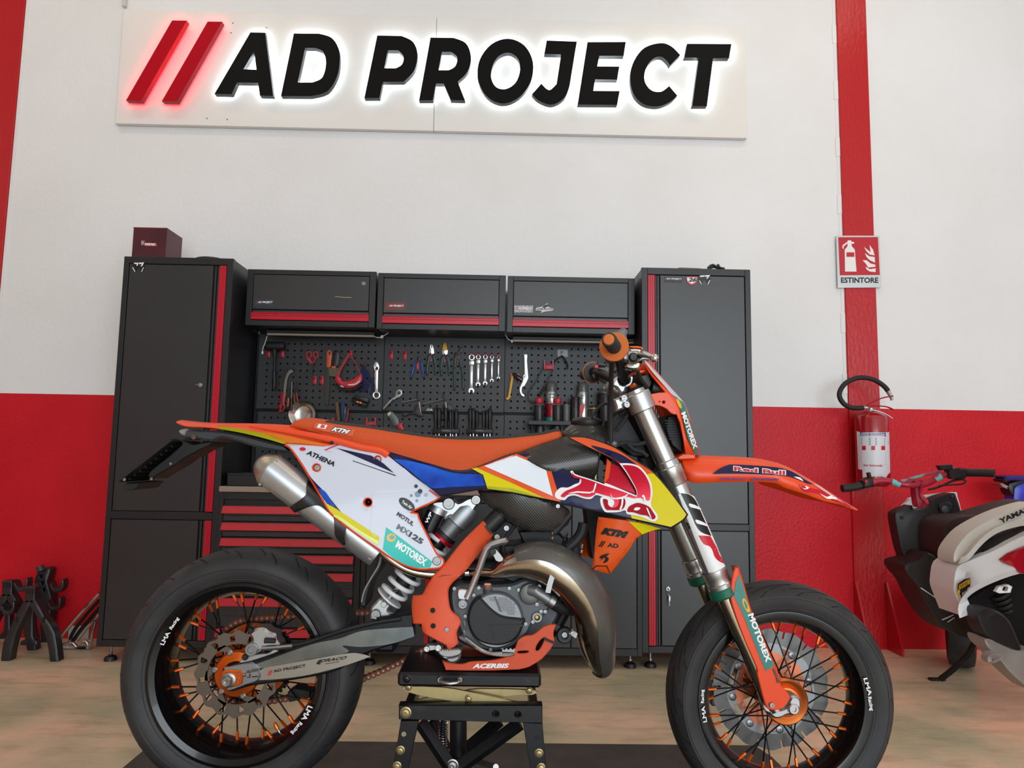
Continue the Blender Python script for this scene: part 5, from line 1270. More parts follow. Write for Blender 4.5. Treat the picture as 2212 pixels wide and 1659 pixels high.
# water pump
en(disc(*ZC((1440, 715))[0], .095, [(.027, 0), (.027, .010), (.024, .016), (.016, .020), (0, .021)], 32), 'water_pump', GUNL)
b = B(); b.tube([bp(*p, n_) for p, n_ in zip(ZC((1440, 690), (1490, 700), (1550, 740), (1620, 790), (1650, 810)), (.108, .118, .118, .115, .113))], [.014, .0145, .013, .0125, .0125], 14); en(b, 'pump_elbow', GUNL)
b = B(); b.tube([bp(*p, n_) for p, n_ in zip(ZC((1600, 772), (1640, 800)), (.115, .113))], [.0165, .0165], 14); en(b, 'hose_clamp', STEEL)
b = B(); b.tube([bp(*p, n_) for p, n_ in zip(ZC((1630, 795), (1700, 840), (1790, 860), (1850, 780), (1830, 500), (1820, 250)), (.113, .10, .08, .06, .05, .06))], .0155, 12); en(b, 'coolant_hose', RUB)
en(disc(*ZC((1500, 915))[0], .085, [(.016, 0), (.016, .010), (.012, .014), (.007, .014), (.006, .010), (0, .010)], 24), 'drain_boss', GUNL)
bolt(*ZC((1500, 920))[0], .099, .005, .003, mat('brass', (190, 150, 70), .3, .9), eng, 'brass_plug')
for x, y in ((797, 675), (962, 730), (1005, 668), (1265, 672), (1345, 686), (1520, 655), (1500, 808), (1570, 870), (1535, 868), (1465, 958), (1405, 975), (1205, 1180), (1105, 1195), (890, 910), (950, 1150)): bolt(*ZC((x, y))[0], .096, .0052, .005, STEEL, eng, 'case_bolt')
# kick starter
b = B(); b.panel(smo(ZC((825, 690), (880, 680), (925, 700), (930, 745), (915, 770), (830, 770)), 2), N(.125), .03, grid=0, ch=.003); en(b, 'kick_hub', ALU)
en(disc(*ZC((870, 800))[0], .105, [(.013, 0), (.013, .016), (.010, .019), (.006, .019), (.005, .014), (0, .014)], 20), 'kick_shaft', CASTALU)
b = B(); b.tube([bp(*p, n_) for p, n_ in zip(ZC((905, 760), (935, 690), (1000, 530), (1050, 390), (1075, 330), (1105, 305)), (.125, .127, .135, .142, .145, .147))], [.009, .0085, .008, .008, .0085, .0085], 10)
b.tube([bp(*p, n_) for p, n_ in zip(ZC((1075, 330), (1110, 302), (1180, 280), (1240, 268), (1246, 280)), (.145, .147, .15, .155, .155))], [.007, .009, .0085, .009, .005], 10); en(b, 'kick_lever', ALU)
# cylinder, head, carburettor and the dark things around them
b = B(); b.panel(smo(ZC((1180, 330), (1330, 300), (1560, 240), (1740, 260), (1760, 420), (1700, 640), (1420, 640), (1220, 600)), 2), N(.055), .11, grid=0, ch=.006); en(b, 'cylinder', mat('cylinder_dark', (48, 49, 51), .5, .3))
b = B(); b.panel(ZC((1340, 190), (1640, 160), (1740, 250), (1720, 330), (1400, 330)), N(.06), .12, grid=0, ch=.006); en(b, 'cylinder_head', BLKM)
for k in range(4): b = B(); b.panel(ZC((1700, 330 + k*36), (1830, 360 + k*36), (1826, 372 + k*36), (1700, 345 + k*36)), N(.05), .1, grid=0); en(b, 'exhaust_fin', GUN, smooth=False)
for x, y in ((1620, 235), (1740, 250), (1815, 305), (1870, 345)): b = B(); b.lathe([(.007, 0), (.007, .008), (.004, .010), (.004, .022)], bp(*ZC((x, y + 20))[0], .055), (.2, -.1, 1), 8); en(b, 'head_stud', CHROME)
b = B(); b.tube([bp(*p, n_) for p, n_ in zip(ZC((1180, 480), (1100, 500), (1000, 520), (880, 500)), (.02, .03, .03, .03))], [.026, .028, .03, .032], 16); en(b, 'carburettor', BLKM)
b = B(); b.tube([bp(*p, .075) for p in smo(ZC((1640, 200), (1690, 150), (1740, 90), (1780, 40)), 3, False)], .011, 10); en(b, 'plug_cap', RUB)
b = B(); b.tube([bp(*p, .07) for p in smo(ZC((1760, 330), (1830, 270), (1880, 200), (1900, 120)), 3, False)], .014, 10); en(b, 'top_hose', RUB)
b = B(); b.tube([bp(*p, .07) for p in smo(ZC((1320, 130), (1240, 230), (1210, 330), (1230, 420)), 3, False)], .006, 8); en(b, 'fuel_hose', RUB)
for x, y in ((1240, 160), (1160, 235)): bolt(*ZC((x, y))[0], .075, .008, .006, STEEL, eng, 'mount_bolt')
b = B(); b.panel(smo(ZC((1130, 150), (1200, 100), (1300, 130), (1290, 200), (1180, 290), (1120, 260)), 2), N(.072), .012, grid=0, ch=.002); en(b, 'mount_plate', BLKM)

# ---------------------------------------------------------------- skid plate
sk = smo(ZC((720, 1375, 1), (690, 1292, 1), (760, 1312), (860, 1322), (940, 1302), (1100, 1292), (1250, 1255), (1310, 1195), (1340, 1120), (1400, 1082), (1470, 1072), (1550, 1010), (1610, 985), (1665, 985, 1), (1642, 1060), (1650, 1120), (1620, 1190), (1540, 1280), (1440, 1342), (1350, 1366), (1100, 1376)), 3)
SKO = mat('skid_orange', (206, 76, 38), .5, bump=(400, .2, .0006), var=((184, 64, 34), 30, .55, .8))
b = B(); b.panel(sk, N(.125), .006, grid=0, ch=.002, holes=[smo(ZC((1490, 1205), (1500, 1160), (1540, 1110), (1565, 1105), (1545, 1160), (1515, 1205)), 3), smo(ZC((1333, 1222), (1350, 1212), (1420, 1210), (1428, 1220), (1400, 1230), (1345, 1232)), 3)]); sp_ = sub(b, 'skid_plate', SKO)
b = B(); b.panel(sk, N(-.10), .006, grid=0, ch=.002); b.build('skid_plate_far_side', SKO, sp_)
bot = ZC((700, 1310), (730, 1372), (900, 1376), (1100, 1376), (1350, 1366), (1440, 1342), (1540, 1280), (1620, 1190)); b = B()
b.loft([[bp(x, y, .124), bp(x, y, .124) + V((0, .224, 0)), bp(x, y - 1.6, .124) + V((0, .224, 0)), bp(x, y - 1.6, .124)] for x, y in bot]); b.build('skid_floor', SKO, sp_, smooth=False)
dtext(sp_, 'lettering', [('ACERBIS', ZC((948, 1358), (1256, 1355), (956, 1318)))], .125, WHT, .002, .05, .15)
b = B(); b.tube([bp(*p, .128) for p in ZC((1560, 1100), (1600, 1122), (1640, 1138))], .003, 6); b.build('rubber_band', PLB, sp_)
bolt(*ZC((1735, 1070))[0], .05, .022, .01, PLB, moto, 'rubber_mount'); bolt(*ZC((1735, 1070))[0], .062, .008, .004, STEEL, moto, 'mount_bolt'); b = B(); b.tube([bp(*p, .02) for p in ZC((1680, 980), (1740, 870), (1780, 700), (1800, 500))], .016, 12); sub(b, 'down_tube', BLKM)
# lower frame cradle and pivot
b = B(); b.tube([bp(*p, n_) for p, n_ in zip(ZC((600, 1150), (750, 1290), (900, 1310), (1200, 1300), (1500, 1180), (1640, 1040)), (.09, .08, .075, .075, .05, .02))], .014, 10); b.tube([bp(*p, n_) for p, n_ in zip(ZC((600, 1150), (750, 1290), (900, 1310), (1200, 1300), (1500, 1180), (1640, 1040)), (-.09, -.08, -.075, -.075, -.05, -.02))], .014, 10); sub(b, 'cradle_tube', BLKM)

# ---------------------------------------------------------------- brake pedal and foot peg
b = B(); b.panel(smo(ZC((820, 1085), (870, 1085), (930, 1120), (1010, 1180), (1100, 1222), (1200, 1222), (1300, 1222), (1305, 1250), (1240, 1262), (1120, 1255), (1020, 1225), (930, 1165), (850, 1120)), 3), lambda x, y: N(.115 + (x - 990)*.00022), .012, grid=12, ch=.003); bpdl = sub(b, 'brake_pedal', ALU)
b = B(); tipc = ZC((1262, 1215))[0]
b.panel(ZC((1205, 1215), (1205, 1190), (1222, 1205), (1240, 1186), (1258, 1202), (1275, 1184), (1292, 1200), (1316, 1186), (1305, 1222)), N(.15), .003, grid=0); b.box(bp(*ZC((1255, 1222))[0], .136), (.028, .030, .004)); b.build('pedal_step', STEEL, bpdl, smooth=False)
b = B(); c0 = ZC((885, 930))[0]
pts = []
for i in range(60): t_ = i/59; pts.append(bp(c0[0] - t_*2, c0[1] + 4 + t_*38, .12) + V((.0035*math.cos(i*1.3), .0035*math.sin(i*1.3), 0)))
b.tube(pts, .0008, 4); sub(b, 'return_spring', STEEL)
fp = thing('foot_peg', None, None, bp(970, 1410, .15)); put(fp, moto, bp(970, 1410, .15)); fp['label'] = 'toothed steel foot peg'
b = B(); q0 = ZC((755, 1245))[0]
base = smo(ZC((665, 1220), (700, 1205), (760, 1200), (830, 1205), (848, 1225), (820, 1255), (760, 1268), (700, 1262)), 2)
b.panel(smo(ZC((690, 1245), (760, 1258), (845, 1240), (840, 1290), (790, 1318), (740, 1310), (720, 1280)), 3), N(.185), .09, grid=0, ch=.006); b.build('peg_body', CASTALU, fp)
b = B(); b.panel(smo(ZC((660, 1225), (690, 1205), (760, 1205), (840, 1195), (850, 1235), (770, 1262), (700, 1258)), 2), N(.195), .012, grid=0, ch=.002)
for k in range(9): x = 668 + k*21; b.panel(ZC((x, 1215), (x + 8, 1190 + 4*abs(k-4) % 9), (x + 16, 1215)), N(.196), .006, grid=0)
for k in range(8): x = 676 + k*20; b.panel(ZC((x, 1208), (x + 7, 1188), (x + 14, 1208)), N(.13), .006, grid=0)
b.build('peg_teeth', STEEL, fp, smooth=False, kind='stuff')
b = B(); b.panel(smo(ZC((560, 1160), (620, 1155), (680, 1150), (700, 1200), (640, 1205), (570, 1215), (532, 1190)), 2), N(.115), .02, grid=0, ch=.003); b.build('peg_mount', ALU, fp)
for x, y, r in ((562, 1188, .008), (660, 1180, .009)): bolt(*ZC((x, y))[0], .116, r, .006, CHROME, fp, 'peg_bolt')

# ---------------------------------------------------------------- exhaust
ex = ZC((880, 540, 30, .075), (960, 540, 30, .085), (1060, 542, 33, .095), (1130, 545, 40, .105), (1210, 515, 75, .11), (1310, 470, 112, .115), (1450, 445, 150, .115), (1600, 470, 172, .115), (1740, 555, 178, .115), (1860, 680, 172, .11), (1950, 820, 160, .105), (2000, 960, 148, .10), (2018, 1090, 138, .09), (2030, 1190, 122, .07), (2050, 1290, 100, .045), (2048, 1345, 75, .01), (1990, 1300, 55, -.03), (1900, 1150, 42, -.045), (1850, 900, 36, -.03), (1800, 620, 32, 0), (1740, 480, 30, .01))
st = curve3([[*p] for p in ex], 5)
ctr = [bp(a, c, n_) for a, c, r, n_ in st]; rad = [r/3.95*(YB-n_)/FPX for a, c, r, n_ in st]
b = B(); b.tube(ctr, rad, 24, hint=(0, -1, 0)); pipe = sub(b, 'expansion_pipe', NICK, ang=60)
# welds and bracket
for k in (38,):
    b = B(); pk = ctr[k]; 
i0, i1 = 27, 76
def shell(ctr, rad, i0, i1, a0, a1, off, n=14, t=.0035):
    outer = []; inner = []
    for i in range(i0, i1+1):
        tn = (ctr[min(i+1, len(ctr)-1)] - ctr[i-1]).normalized(); u, w_, _ = basis(tn, (0, -1, 0))
        k = (i-i0)/(i1-i0); s0 = a0(k); s1 = a1(k)
        ro = []; ri = []
        for j in range(n+1):
            a = s0 + (s1-s0)*j/n
            e = u*math.cos(a) + w_*math.sin(a)
            ro.append(ctr[i] + e*(rad[i]+off)); ri.append(ctr[i] + e*(rad[i]+off-t))
        outer.append(ro); inner.append(ri)
    rings = [o + r[::-1] for o, r in zip(outer, inner)]
    return rings
# u = towards the viewer, +w or -w = outer side of the bend
def sideof(i):
    tn = (ctr[i+1]-ctr[i-1]).normalized(); u, w_, _ = basis(tn, (0, -1, 0)); return w_
w_m = sideof(45); outside = 1 if (w_m.x*1 + w_m.z*1) > 0 else -1
rings = shell(ctr, rad, 26, 76, lambda k: outside*(-.05 + .35*(1-k) - .25*k), lambda k: outside*(math.radians(150)), .0045)
b = B(); b.loft(rings); cgd = sub(b, 'carbon_pipe_guard', CARB2, ang=50)
b = B(); pth = ZC((1655, 515), (1630, 570), (1608, 640), (1592, 710)); b.loft([[bp(x - 5, y, .165), bp(x + 6, y + 2, .165), bp(x + 6, y + 2, .160), bp(x - 5, y, .160)] for x, y in smo(pth, 4, False)]); sub(b, 'guard_strap', STEEL)
b = B(); b.panel(smo(ZC((1100, 355), (1130, 335), (1160, 350), (1215, 420), (1190, 450), (1150, 440), (1130, 400)), 2), N(.135), .004, grid=0, ch=.001); sub(b, 'pipe_bracket', STEEL); bolt(*ZC((1125, 362))[0], .136, .008, .004, PLB, moto, 'bracket_rubber')
b = B(); b.tube([bp(*p, .078) for p in ZC((810, 545), (890, 540))], .0105, 14); sub(b, 'pipe_rubber_joint', RUB)
b = B(); b.tube([bp(*p, .079) for p in ZC((888, 540), (930, 540))], .0112, 14); sub(b, 'joint_clamp', CHROME)
b = B(); b.panel(ZC((1770, 1060), (1800, 1020), (1850, 1060), (1835, 1105), (1800, 1085)), N(.1), .006, grid=0, ch=.001); sub(b, 'lower_bracket', STEEL); bolt(*ZC((1805, 1055))[0], .107, .006, .004, STEEL, moto, 'bracket_bolt')
# link pipe under the side panel
b = B(); b.tube([bp(*p, n_) for p, n_ in zip(smo(ZB((880, 1215), (960, 1290), (1080, 1370), (1200, 1410), (1350, 1425), (1500, 1412)), 3, False), [.10]*16)], .0125, 14); sub(b, 'link_pipe', NICK)
# silencer: an oval can
a0 = ZA((1385, 552))[0]; a1 = ZB((862, 1245))[0]
A0, A1 = bp(a0[0], a0[1], .10), bp(a1[0], a1[1], .085); ax_ = (A1-A0).normalized(); up_ = basis(ax_, (0, 0, 1))[0]
def oval(c, r, n=28, e=1.0): u, w_, _ = basis(ax_, (0, 0, 1)); return [c + u*(r*e*math.cos(2*PI*j/n)) + w_*(r*math.sin(2*PI*j/n)) for j in range(n)]
L = (A1-A0).length
SIL = mat('silencer_alu', (186, 190, 194), .34, .75, bump=(160, .06, .0006), var=((170, 174, 178), 20, .5, .8))
b = B(); b.loft([oval(A0 - ax_*.012, .0445, e=.96), oval(A0, .0452, e=.96), oval(A0 + ax_*L*.5, .044, e=.95), oval(A0 + ax_*L*.985, .040, e=.95), oval(A1, .039, e=.95)]); sil = sub(b, 'silencer', SIL)
b = B(); b.loft([oval(A0 - ax_*.010, .0462, e=.96), oval(A0 - ax_*.014, .0462, e=.96), oval(A0 - ax_*.038, .032, e=.9), oval(A0 - ax_*.046, .024, e=.85), oval(A0 - ax_*.050, .014, e=.8)]); b.build('end_cap', mat('end_cap_steel', (176, 170, 158), .36, .8, bump=(80, .12, .001)), sil)
for x, y in ((1408, 466), (1272, 657)): bolt(*ZA((x, y))[0], .128, .0045, .003, STEEL, sil, 'rivet')
bolt(*ZB((792, 1280))[0], .118, .006, .004, STEEL, sil, 'rivet')
hs = smo(ZM((1032, 185, 1), (1022, 320), (1000, 380), (850, 490, 1), (905, 543, 1), (960, 520), (1060, 480), (1150, 470), (1230, 530), (1290, 590), (1300, 700), (1312, 785), (1390, 868, 1), (1412, 860, 1), (1402, 780), (1418, 670, 1), (1240, 500), (1190, 430), (1110, 300)), 4)
def cyl_n(c0, c1, r, n0):
    (x0, y0), (x1, y1) = c0, c1; l = math.hypot(x1-x0, y1-y0)
    def fn(x, y):
        d = ((x-x0)*(y1-y0) - (y-y0)*(x1-x0))/l/815.0 + .010
        return n0 + math.sqrt(max(r*r - d*d, (r*.25)**2))
    return fn
hn = cyl_n(a0, a1, .0505, .097)
b = B(); b.panel(hs, lambda x, y: N(hn(x, y) + .002), .004, grid=10, ch=.0012); sub(b, 'heat_shield', mat('shield_black', (26, 26, 28), .35))

# ---------------------------------------------------------------- shock absorber
sh = thing('shock_absorber', None, None, bp(880, 1260, .02)); put(sh, moto, bp(880, 1260, .02)); sh['label'] = 'rear shock absorber with a white coil spring'
nH = .045
S0, S1 = bp(*ZB((1690, 790))[0], nH), bp(*ZB((841, 1749))[0], nH); sd = (S1-S0).normalized(); sl = (S1-S0).length
def sat(t_): return S0 + (S1-S0)*t_
u, w_, _ = basis(sd, (0, -1, 0)); pts = []
for i in range(241):
    t_ = i/240; turns = 7.6
    pit_ = .36 + .50*t_ ; a = 2*PI*turns*t_
    pts.append(sat(pit_) + (u*math.cos(a) + w_*math.sin(a))*.0325)
b = B(); b.tube(pts, .0062, 8); b.build('coil_spring', mat('spring_white', (226, 226, 226), .3), sh, ang=60)
b = B(); b.tube([sat(.05), sat(.10), sat(.20), sat(.205), sat(.33)], [.030, .036, .037, .030, .030], 24); b.build('shock_head', CASTALU, sh)
b = B()
for k in range(14): b.tube([sat(.205 + k*.009), sat(.208 + k*.009), sat(.211 + k*.009)], [.030, .0315, .030], 24)
b.build('preload_thread', ALU, sh, kind='stuff')
b = B(); b.tube([sat(.325), sat(.33), sat(.35), sat(.355)], [.034, .036, .036, .034], 24); b.mt(1).tube([sat(.30), sat(.325)], [.0345, .0345], 24); b.build('preload_ring', [mat('ring_red', (176, 16, 40), .3, .5), PLB], sh)
b = B(); b.tube([sat(.35), sat(.6)], .022, 20); b.build('damper_body', BLKM, sh)
b = B(); b.tube([sat(.55), sat(.9)], .008, 14); b.build('damper_rod', CHROME, sh)
b = B(); b.tube([sat(.66), sat(.75)], [.020, .020], 16); b.build('bump_stop', RUB, sh)
b = B(); b.tube([sat(.865), sat(.875), sat(.885)], [.038, .039, .030], 24); b.build('spring_seat', mat('seat_white', (214, 214, 214), .35), sh)
b = B(); b.panel(smo(ZC((80, 850), (120, 800), (165, 760), (250, 820), (230, 870), (300, 900), (280, 930), (160, 940), (75, 945)), 3), N(.075), .06, grid=0, ch=.005); b.build('lower_clevis', ALU, sh)
bolt(*ZC((128, 895))[0], .078, .013, .008, STEEL, sh, 'clevis_bolt'); bolt(*ZC((195, 812))[0], .076, .008, .004, ALU, sh, 'rebound_adjuster')
b = B(); b.panel(smo(ZB((1330, 800), (1420, 790), (1500, 770), (1540, 810), (1620, 770), (1700, 760), (1740, 800), (1700, 850), (1640, 930), (1560, 960), (1480, 930), (1430, 955), (1380, 930), (1300, 850)), 3), N(.075), .045, grid=0, ch=.006); b.build('reservoir_bridge', ALU, sh)
for x, y, r in ((1460, 820, .016), (1692, 788, .013)): bolt(*ZB((x, y))[0], .076, r, .008, STEEL, sh, 'bridge_bolt')
b = B(); r0, r1_ = bp(*ZB((1380, 850))[0], .065), bp(*ZB((1285, 1040))[0], .065); b.tube([r0, r0 + (r1_-r0)*.25], [.0275, .0275], 22); b.mt(1).tube([r0 + (r1_-r0)*.25, r1_], [.0255, .0255], 22); rs_ = b.build('reservoir', [ALU, mat('reservoir_black', (16, 16, 26), .2)], sh)
dtext(rs_, 'lettering', [('WP', ZB((1275, 1000), (1320, 905), (1255, 980)))], .094, WHT, .001, .04)
# mudguard lip behind the spring, spring hose
b = B(); b.panel(smo(ZB((860, 1230), (905, 1260), (880, 1380), (800, 1500), (760, 1640), (750, 1700), (700, 1690), (720, 1600), (770, 1470), (830, 1370)), 3), N(.05), .09, grid=0, ch=.004); sub(b, 'inner_mudguard', PLB)
b = B(); b.tube([bp(*p, .055) for p in smo(ZB((880, 1260), (865, 1340), (800, 1450), (740, 1560), (715, 1660)), 4, False)], .0018, 6); sub(b, 'mudguard_edge', mat('edge_grey', (150, 150, 150), .5))
# chain slider and pivot
b = B(); b.panel(smo(ZC((120, 930), (240, 900), (330, 890), (400, 905), (430, 890), (440, 930), (300, 950), (150, 965)), 2), N(.08), .16, grid=0, ch=.004); sub(b, 'chain_slider', PLB)

# ---------------------------------------------------------------- frame and orange guard
fo = smo(ZC((1040, 100, 1), (1140, 200, 1), (1125, 225, 1), (960, 440), (890, 530), (790, 620), (745, 690), (748, 790), (770, 870), (830, 920), (850, 970), (835, 1010), (815, 1060), (828, 1150, 1), (740, 1208, 1), (722, 1165, 1), (600, 1100), (530, 1052), (515, 985, 1), (442, 980, 1), (430, 830), (440, 742, 1), (520, 735, 1), (560, 660), (620, 560), (700, 480), (850, 290), (1000, 140)), 3)
fnn = idw([(*ZC((1080, 150))[0], .118), (*ZC((800, 450))[0], .125), (*ZC((640, 650))[0], .128), (*ZC((700, 950))[0], .138), (*ZC((480, 850))[0], .11), (*ZC((800, 1100))[0], .14), (*ZC((840, 960))[0], .12)])
b = B(); b.panel(fo, lambda x, y: N(fnn(x, y)), .012, grid=14, ch=.0035); fg = sub(b, 'frame_guard', ORGD)
b = B(); b.panel(smo([(x, y) for x, y in fo][::1], 1), N(-.10), .012, grid=0, ch=.003); sub(b, 'frame_guard_far_side', ORGD)
for x, y in ((612, 863), (615, 995), (733, 1025)): bolt(*ZC((x, y))[0], fnn(*ZC((x, y))[0]) + .0005, .0062, .003, STEEL if x > 700 else BLKM, fg, 'guard_screw')
b = B(); pts = ZC((1020, 110), (1078, 165), (1130, 215)); b.tube([bp(*p, .121) for p in pts], .0022, 6); b.build('cable_tie', PLB, fg)
decal(fg, 'seam_line', ZC((645, 585), (700, 560), (790, 560), (700, 570)), fnn, mat('seam_dark', (150, 44, 20), .6), .0012, 0, 1)
b = B(); b.tube([bp(*p, n_) for p, n_ in zip(ZC((560, 1000), (620, 700), (760, 500), (1080, 150), (1200, 40)), (.088, .088, .09, .088, .085))], [.02, .02, .02, .021, .021], 14); b.tube([bp(*p, n_) for p, n_ in zip(ZC((560, 1000), (620, 700), (760, 500), (1080, 150), (1200, 40)), (-.095, -.10, -.10, -.10, -.095))], [.02, .02, .02, .021, .021], 14); sub(b, 'side_frame_tube', BLKM)
b = B(); b.tube([bp(*p, n_) for p, n_ in zip(ZD((160, 380), (500, 330), (800, 330), (960, 60), (1010, 10)), (.02, .02, .02, .02, .02))], [.02, .02, .02, .026, .028], 12); sub(b, 'top_frame_tube', BLKM)

# ---------------------------------------------------------------- seat
tb = [(100, 158), (190, 110), (350, 120), (560, 152), (800, 182), (1000, 214), (1300, 258), (1600, 276), (1900, 268), (2100, 250), (2250, 234), (2375, 206), (2410, 216), (2426, 246)]
bb = [(100, 162), (200, 188), (350, 218), (560, 272), (800, 335), (1000, 392), (1300, 478), (1560, 540), (1800, 482), (2000, 415), (2150, 365), (2300, 308), (2400, 268), (2428, 250)]
hw = [.06, .072, .08, .085, .09, .095, .10, .10, .09, .08, .07, .06, .055, .04]
rings = []; NR = 9
cur = curve3([[*t_, *u_, h_] for t_, u_, h_ in zip(tb, bb, hw)], 4)
for tx, ty, bx_, by_, h_ in cur:
    (gx, gy), (ox, oy) = ZB((tx, ty), (bx_, by_))
    top = bp(gx, gy, h_*.86); bot = bp(ox, oy, h_)
    mid = bp(gx*.55 + ox*.45, gy*.55 + oy*.45, h_*1.03)
    near = [bot, bot*.5 + mid*.5 + V((0, -.001, 0)), mid, top*.6 + mid*.4 + V((0, -.002, 0)), top, V((top.x, N(h_*.62), top.z + .005)), V((top.x, N(h_*.3), top.z + .008)), V((top.x, N(0), top.z + .009))]
    far = [V((p.x, 2*YB - p.y, p.z)) for p in near[-2::-1]]
    rings.append(near + far)
b = B(); n_ = len(rings[0]); b.loft(rings)
o = sub(b, 'seat', [SEATO, SEATB], ang=70)
me = o.data; cz = o.location
nst = len(rings)
for k, p in enumerate(me.polygons):
    i, j = divmod(k, n_)
    p.material_index = 1 if (i < nst - 1 and 4 <= j <= 9 and 9 <= i <= 46) else 0
seat = o
snf = idw([(*ZB((x, y))[0], .088) for x, y in ((330, 140), (330, 200), (640, 170), (640, 260), (480, 170), (480, 230))])
sp1 = decal(seat, 'logo_patch', ZB((322, 140), (350, 132), (640, 185), (655, 200), (640, 238), (620, 242), (330, 188)), snf, mat('patch_orange', (214, 84, 34), .4), .004)
decal(sp1, 'white_square', ZB((350, 140, 1), (425, 152, 1), (405, 185, 1), (332, 172, 1)), snf, WHT, .005, 0)
dtext(sp1, 'patch_letter', [('B', ZB((362, 172), (396, 178), (374, 146)))], snf, REDP, .006, .05)
dtext(sp1, 'logo_outline', [('KTM', ZB((448, 204), (606, 234), (472, 158)))], snf, BLKP, .005, .12, .25)
dtext(sp1, 'logo_lettering', [('KTM', ZB((456, 200), (600, 228), (478, 165)))], snf, WHT, .006, .05, .25)

# ---------------------------------------------------------------- rear fender and tail
def arch(rows, name, m, parent=None, thick=.003, ang=60, mats=None):
    """open shell: rows of places; gets real thickness from a solidify step"""
    b = B(); b.loft(rows, cap=False, ring_closed=False); o = b.build(name, m, parent or moto, ang=ang)
    md = o.modifiers.new('thickness', 'SOLIDIFY'); md.thickness = thick; md.offset = -1
    return o
rf_t = [(555, 120), (700, 136), (860, 144), (1200, 148), (1530, 168), (1800, 225), (2100, 300), (2400, 370)]
rf_b = [(556, 132), (640, 162), (860, 178), (1170, 224), (1480, 298), (1700, 320), (2000, 345), (2300, 385)]
rows = []
for (x0, y0, x1, y1, h_) in curve3([[*t_, *u_, h_] for t_, u_, h_ in zip(rf_t, rf_b, (.045, .065, .08, .09, .092, .09, .088, .085))], 4):
    (gx, gy), (ox, oy) = ZA((x0, y0), (x1, y1))
    e = bp(ox, oy, h_); rim_ = bp(ox*.75 + gx*.25, oy*.75 + gy*.25, h_*1.0); t_ = bp(gx, gy, h_*.72); ins = bp(ox*.45 + gx*.55, oy*.45 + gy*.55, h_*.82)
    near = [e, rim_, ins, t_, V((t_.x, N(h_*.35), t_.z + .004)), V((t_.x, YB, t_.z + .006))]
    rows.append(near + [V((p.x, 2*YB - p.y, p.z)) for p in near[-2::-1]])
rfen = arch(rows, 'rear_fender', ORG)
rnf = idw([(*ZA((600, 140))[0], .058), (*ZA((900, 170))[0], .082), (*ZA((1170, 200))[0], .09), (*ZA((1480, 250))[0], .092), (*ZA((1850, 300))[0], .09)])
decal(rfen, 'yellow_stripe', ZA((880, 172, 1), (1000, 168), (1180, 200), (1330, 235), (1500, 302, 1), (1470, 312, 1), (1300, 262), (1100, 215), (950, 188)), rnf, LIME, .004)
decal(rfen, 'amber_stripe', ZA((1010, 178, 1), (1250, 205), (1420, 225), (1600, 265), (1850, 318, 1), (1830, 330, 1), (1600, 305), (1500, 300), (1330, 235)), rnf, mat('stripe_amber', (222, 116, 20), .2, coat=.5), .003)
# orange rail running under the seat
b = B(); b.tube([bp(*p, n_) for p, n_ in zip(smo(ZA((1180, 158), (1500, 205), (1880, 272)) + ZB((700, 338), (870, 368), (940, 412)), 3, False), [.092 + .0005*i for i in range(16)])], [.004 + .0009*min(i, 6) for i in range(16)], 8, sc=(1, .7)); sub(b, 'fender_rail', ORG)
bolt(*ZB((462, 300))[0], .098, .005, .003, BLKM, moto, 'rail_screw')
b = B(); b.panel(smo(ZA((635, 198, 1), (870, 195), (1100, 228), (1300, 278), (1480, 322, 1), (1570, 392, 1), (1480, 385), (1250, 345), (1000, 268), (920, 266), (850, 290), (700, 265), (612, 272, 1)), 3), N(.07), .14, grid=0, ch=.006); tl = sub(b, 'tail_support', PLG)
bolt(*ZA((708, 253))[0], .071, .007, .004, mat('bolt_bronze', (120, 96, 84), .4, .7), tl, 'tail_bolt')
b = B(); b.panel(smo(ZA((573, 208), (590, 190), (650, 182), (640, 225), (625, 240), (595, 232)), 3), N(.06), .12, grid=0, ch=.004); sub(b, 'tail_light', mat('lens_clear', (200, 190, 188), .12, trans=.5))
# plate holder: tilted slab across the bike plus its arm
pa, pc = ZA((45, 622))[0], ZA((500, 268))[0]; A_, C_ = bp(*pa, .095), bp(*pc, .095)
d = (C_-A_); nrm = V((-d.z, 0, d.x)).normalized(); nrm = nrm if nrm.z > 0 else -nrm
q0 = [A_ - d*0, C_, C_ - nrm*.007, A_ - nrm*.007]
b = B(); b.prism(q0, (0, .19, 0)); ph = sub(b, 'plate_holder', PLB, smooth=False)
for k in range(9):
    s_ = .08 + .1*k; p = A_ + d*s_ - nrm*.007 + V((0, .03, 0))
    b = B(); b.prism([p, p + d*.02, p + d*.02 - nrm*.006, p - nrm*.006], (0, .13, 0)); b.build('stiffening_rib', PLB, ph, smooth=False)
b = B(); b.panel(smo(ZA((500, 268, 1), (600, 272), (700, 312, 1), (760, 300), (880, 275, 1), (840, 330), (760, 365), (700, 400), (620, 440), (540, 500), (430, 560), (350, 612, 1), (310, 600, 1), (330, 540), (480, 420), (560, 350), (600, 300)), 3), N(.045), .09, grid=0, ch=.004); sub(b, 'plate_arm', PLB)
b = B(); b.panel(smo(ZA((90, 650), (130, 640), (260, 640), (240, 665), (205, 705), (110, 708), (85, 690)), 2), N(.06), .12, grid=0, ch=.004); sub(b, 'plate_light', PLB)
for x, y in ((508, 310), (510, 480), (345, 610), (115, 617)): bolt(*ZA((x, y))[0], .097 if x < 200 else .048, .004, .002, STEEL, ph, 'holder_screw')

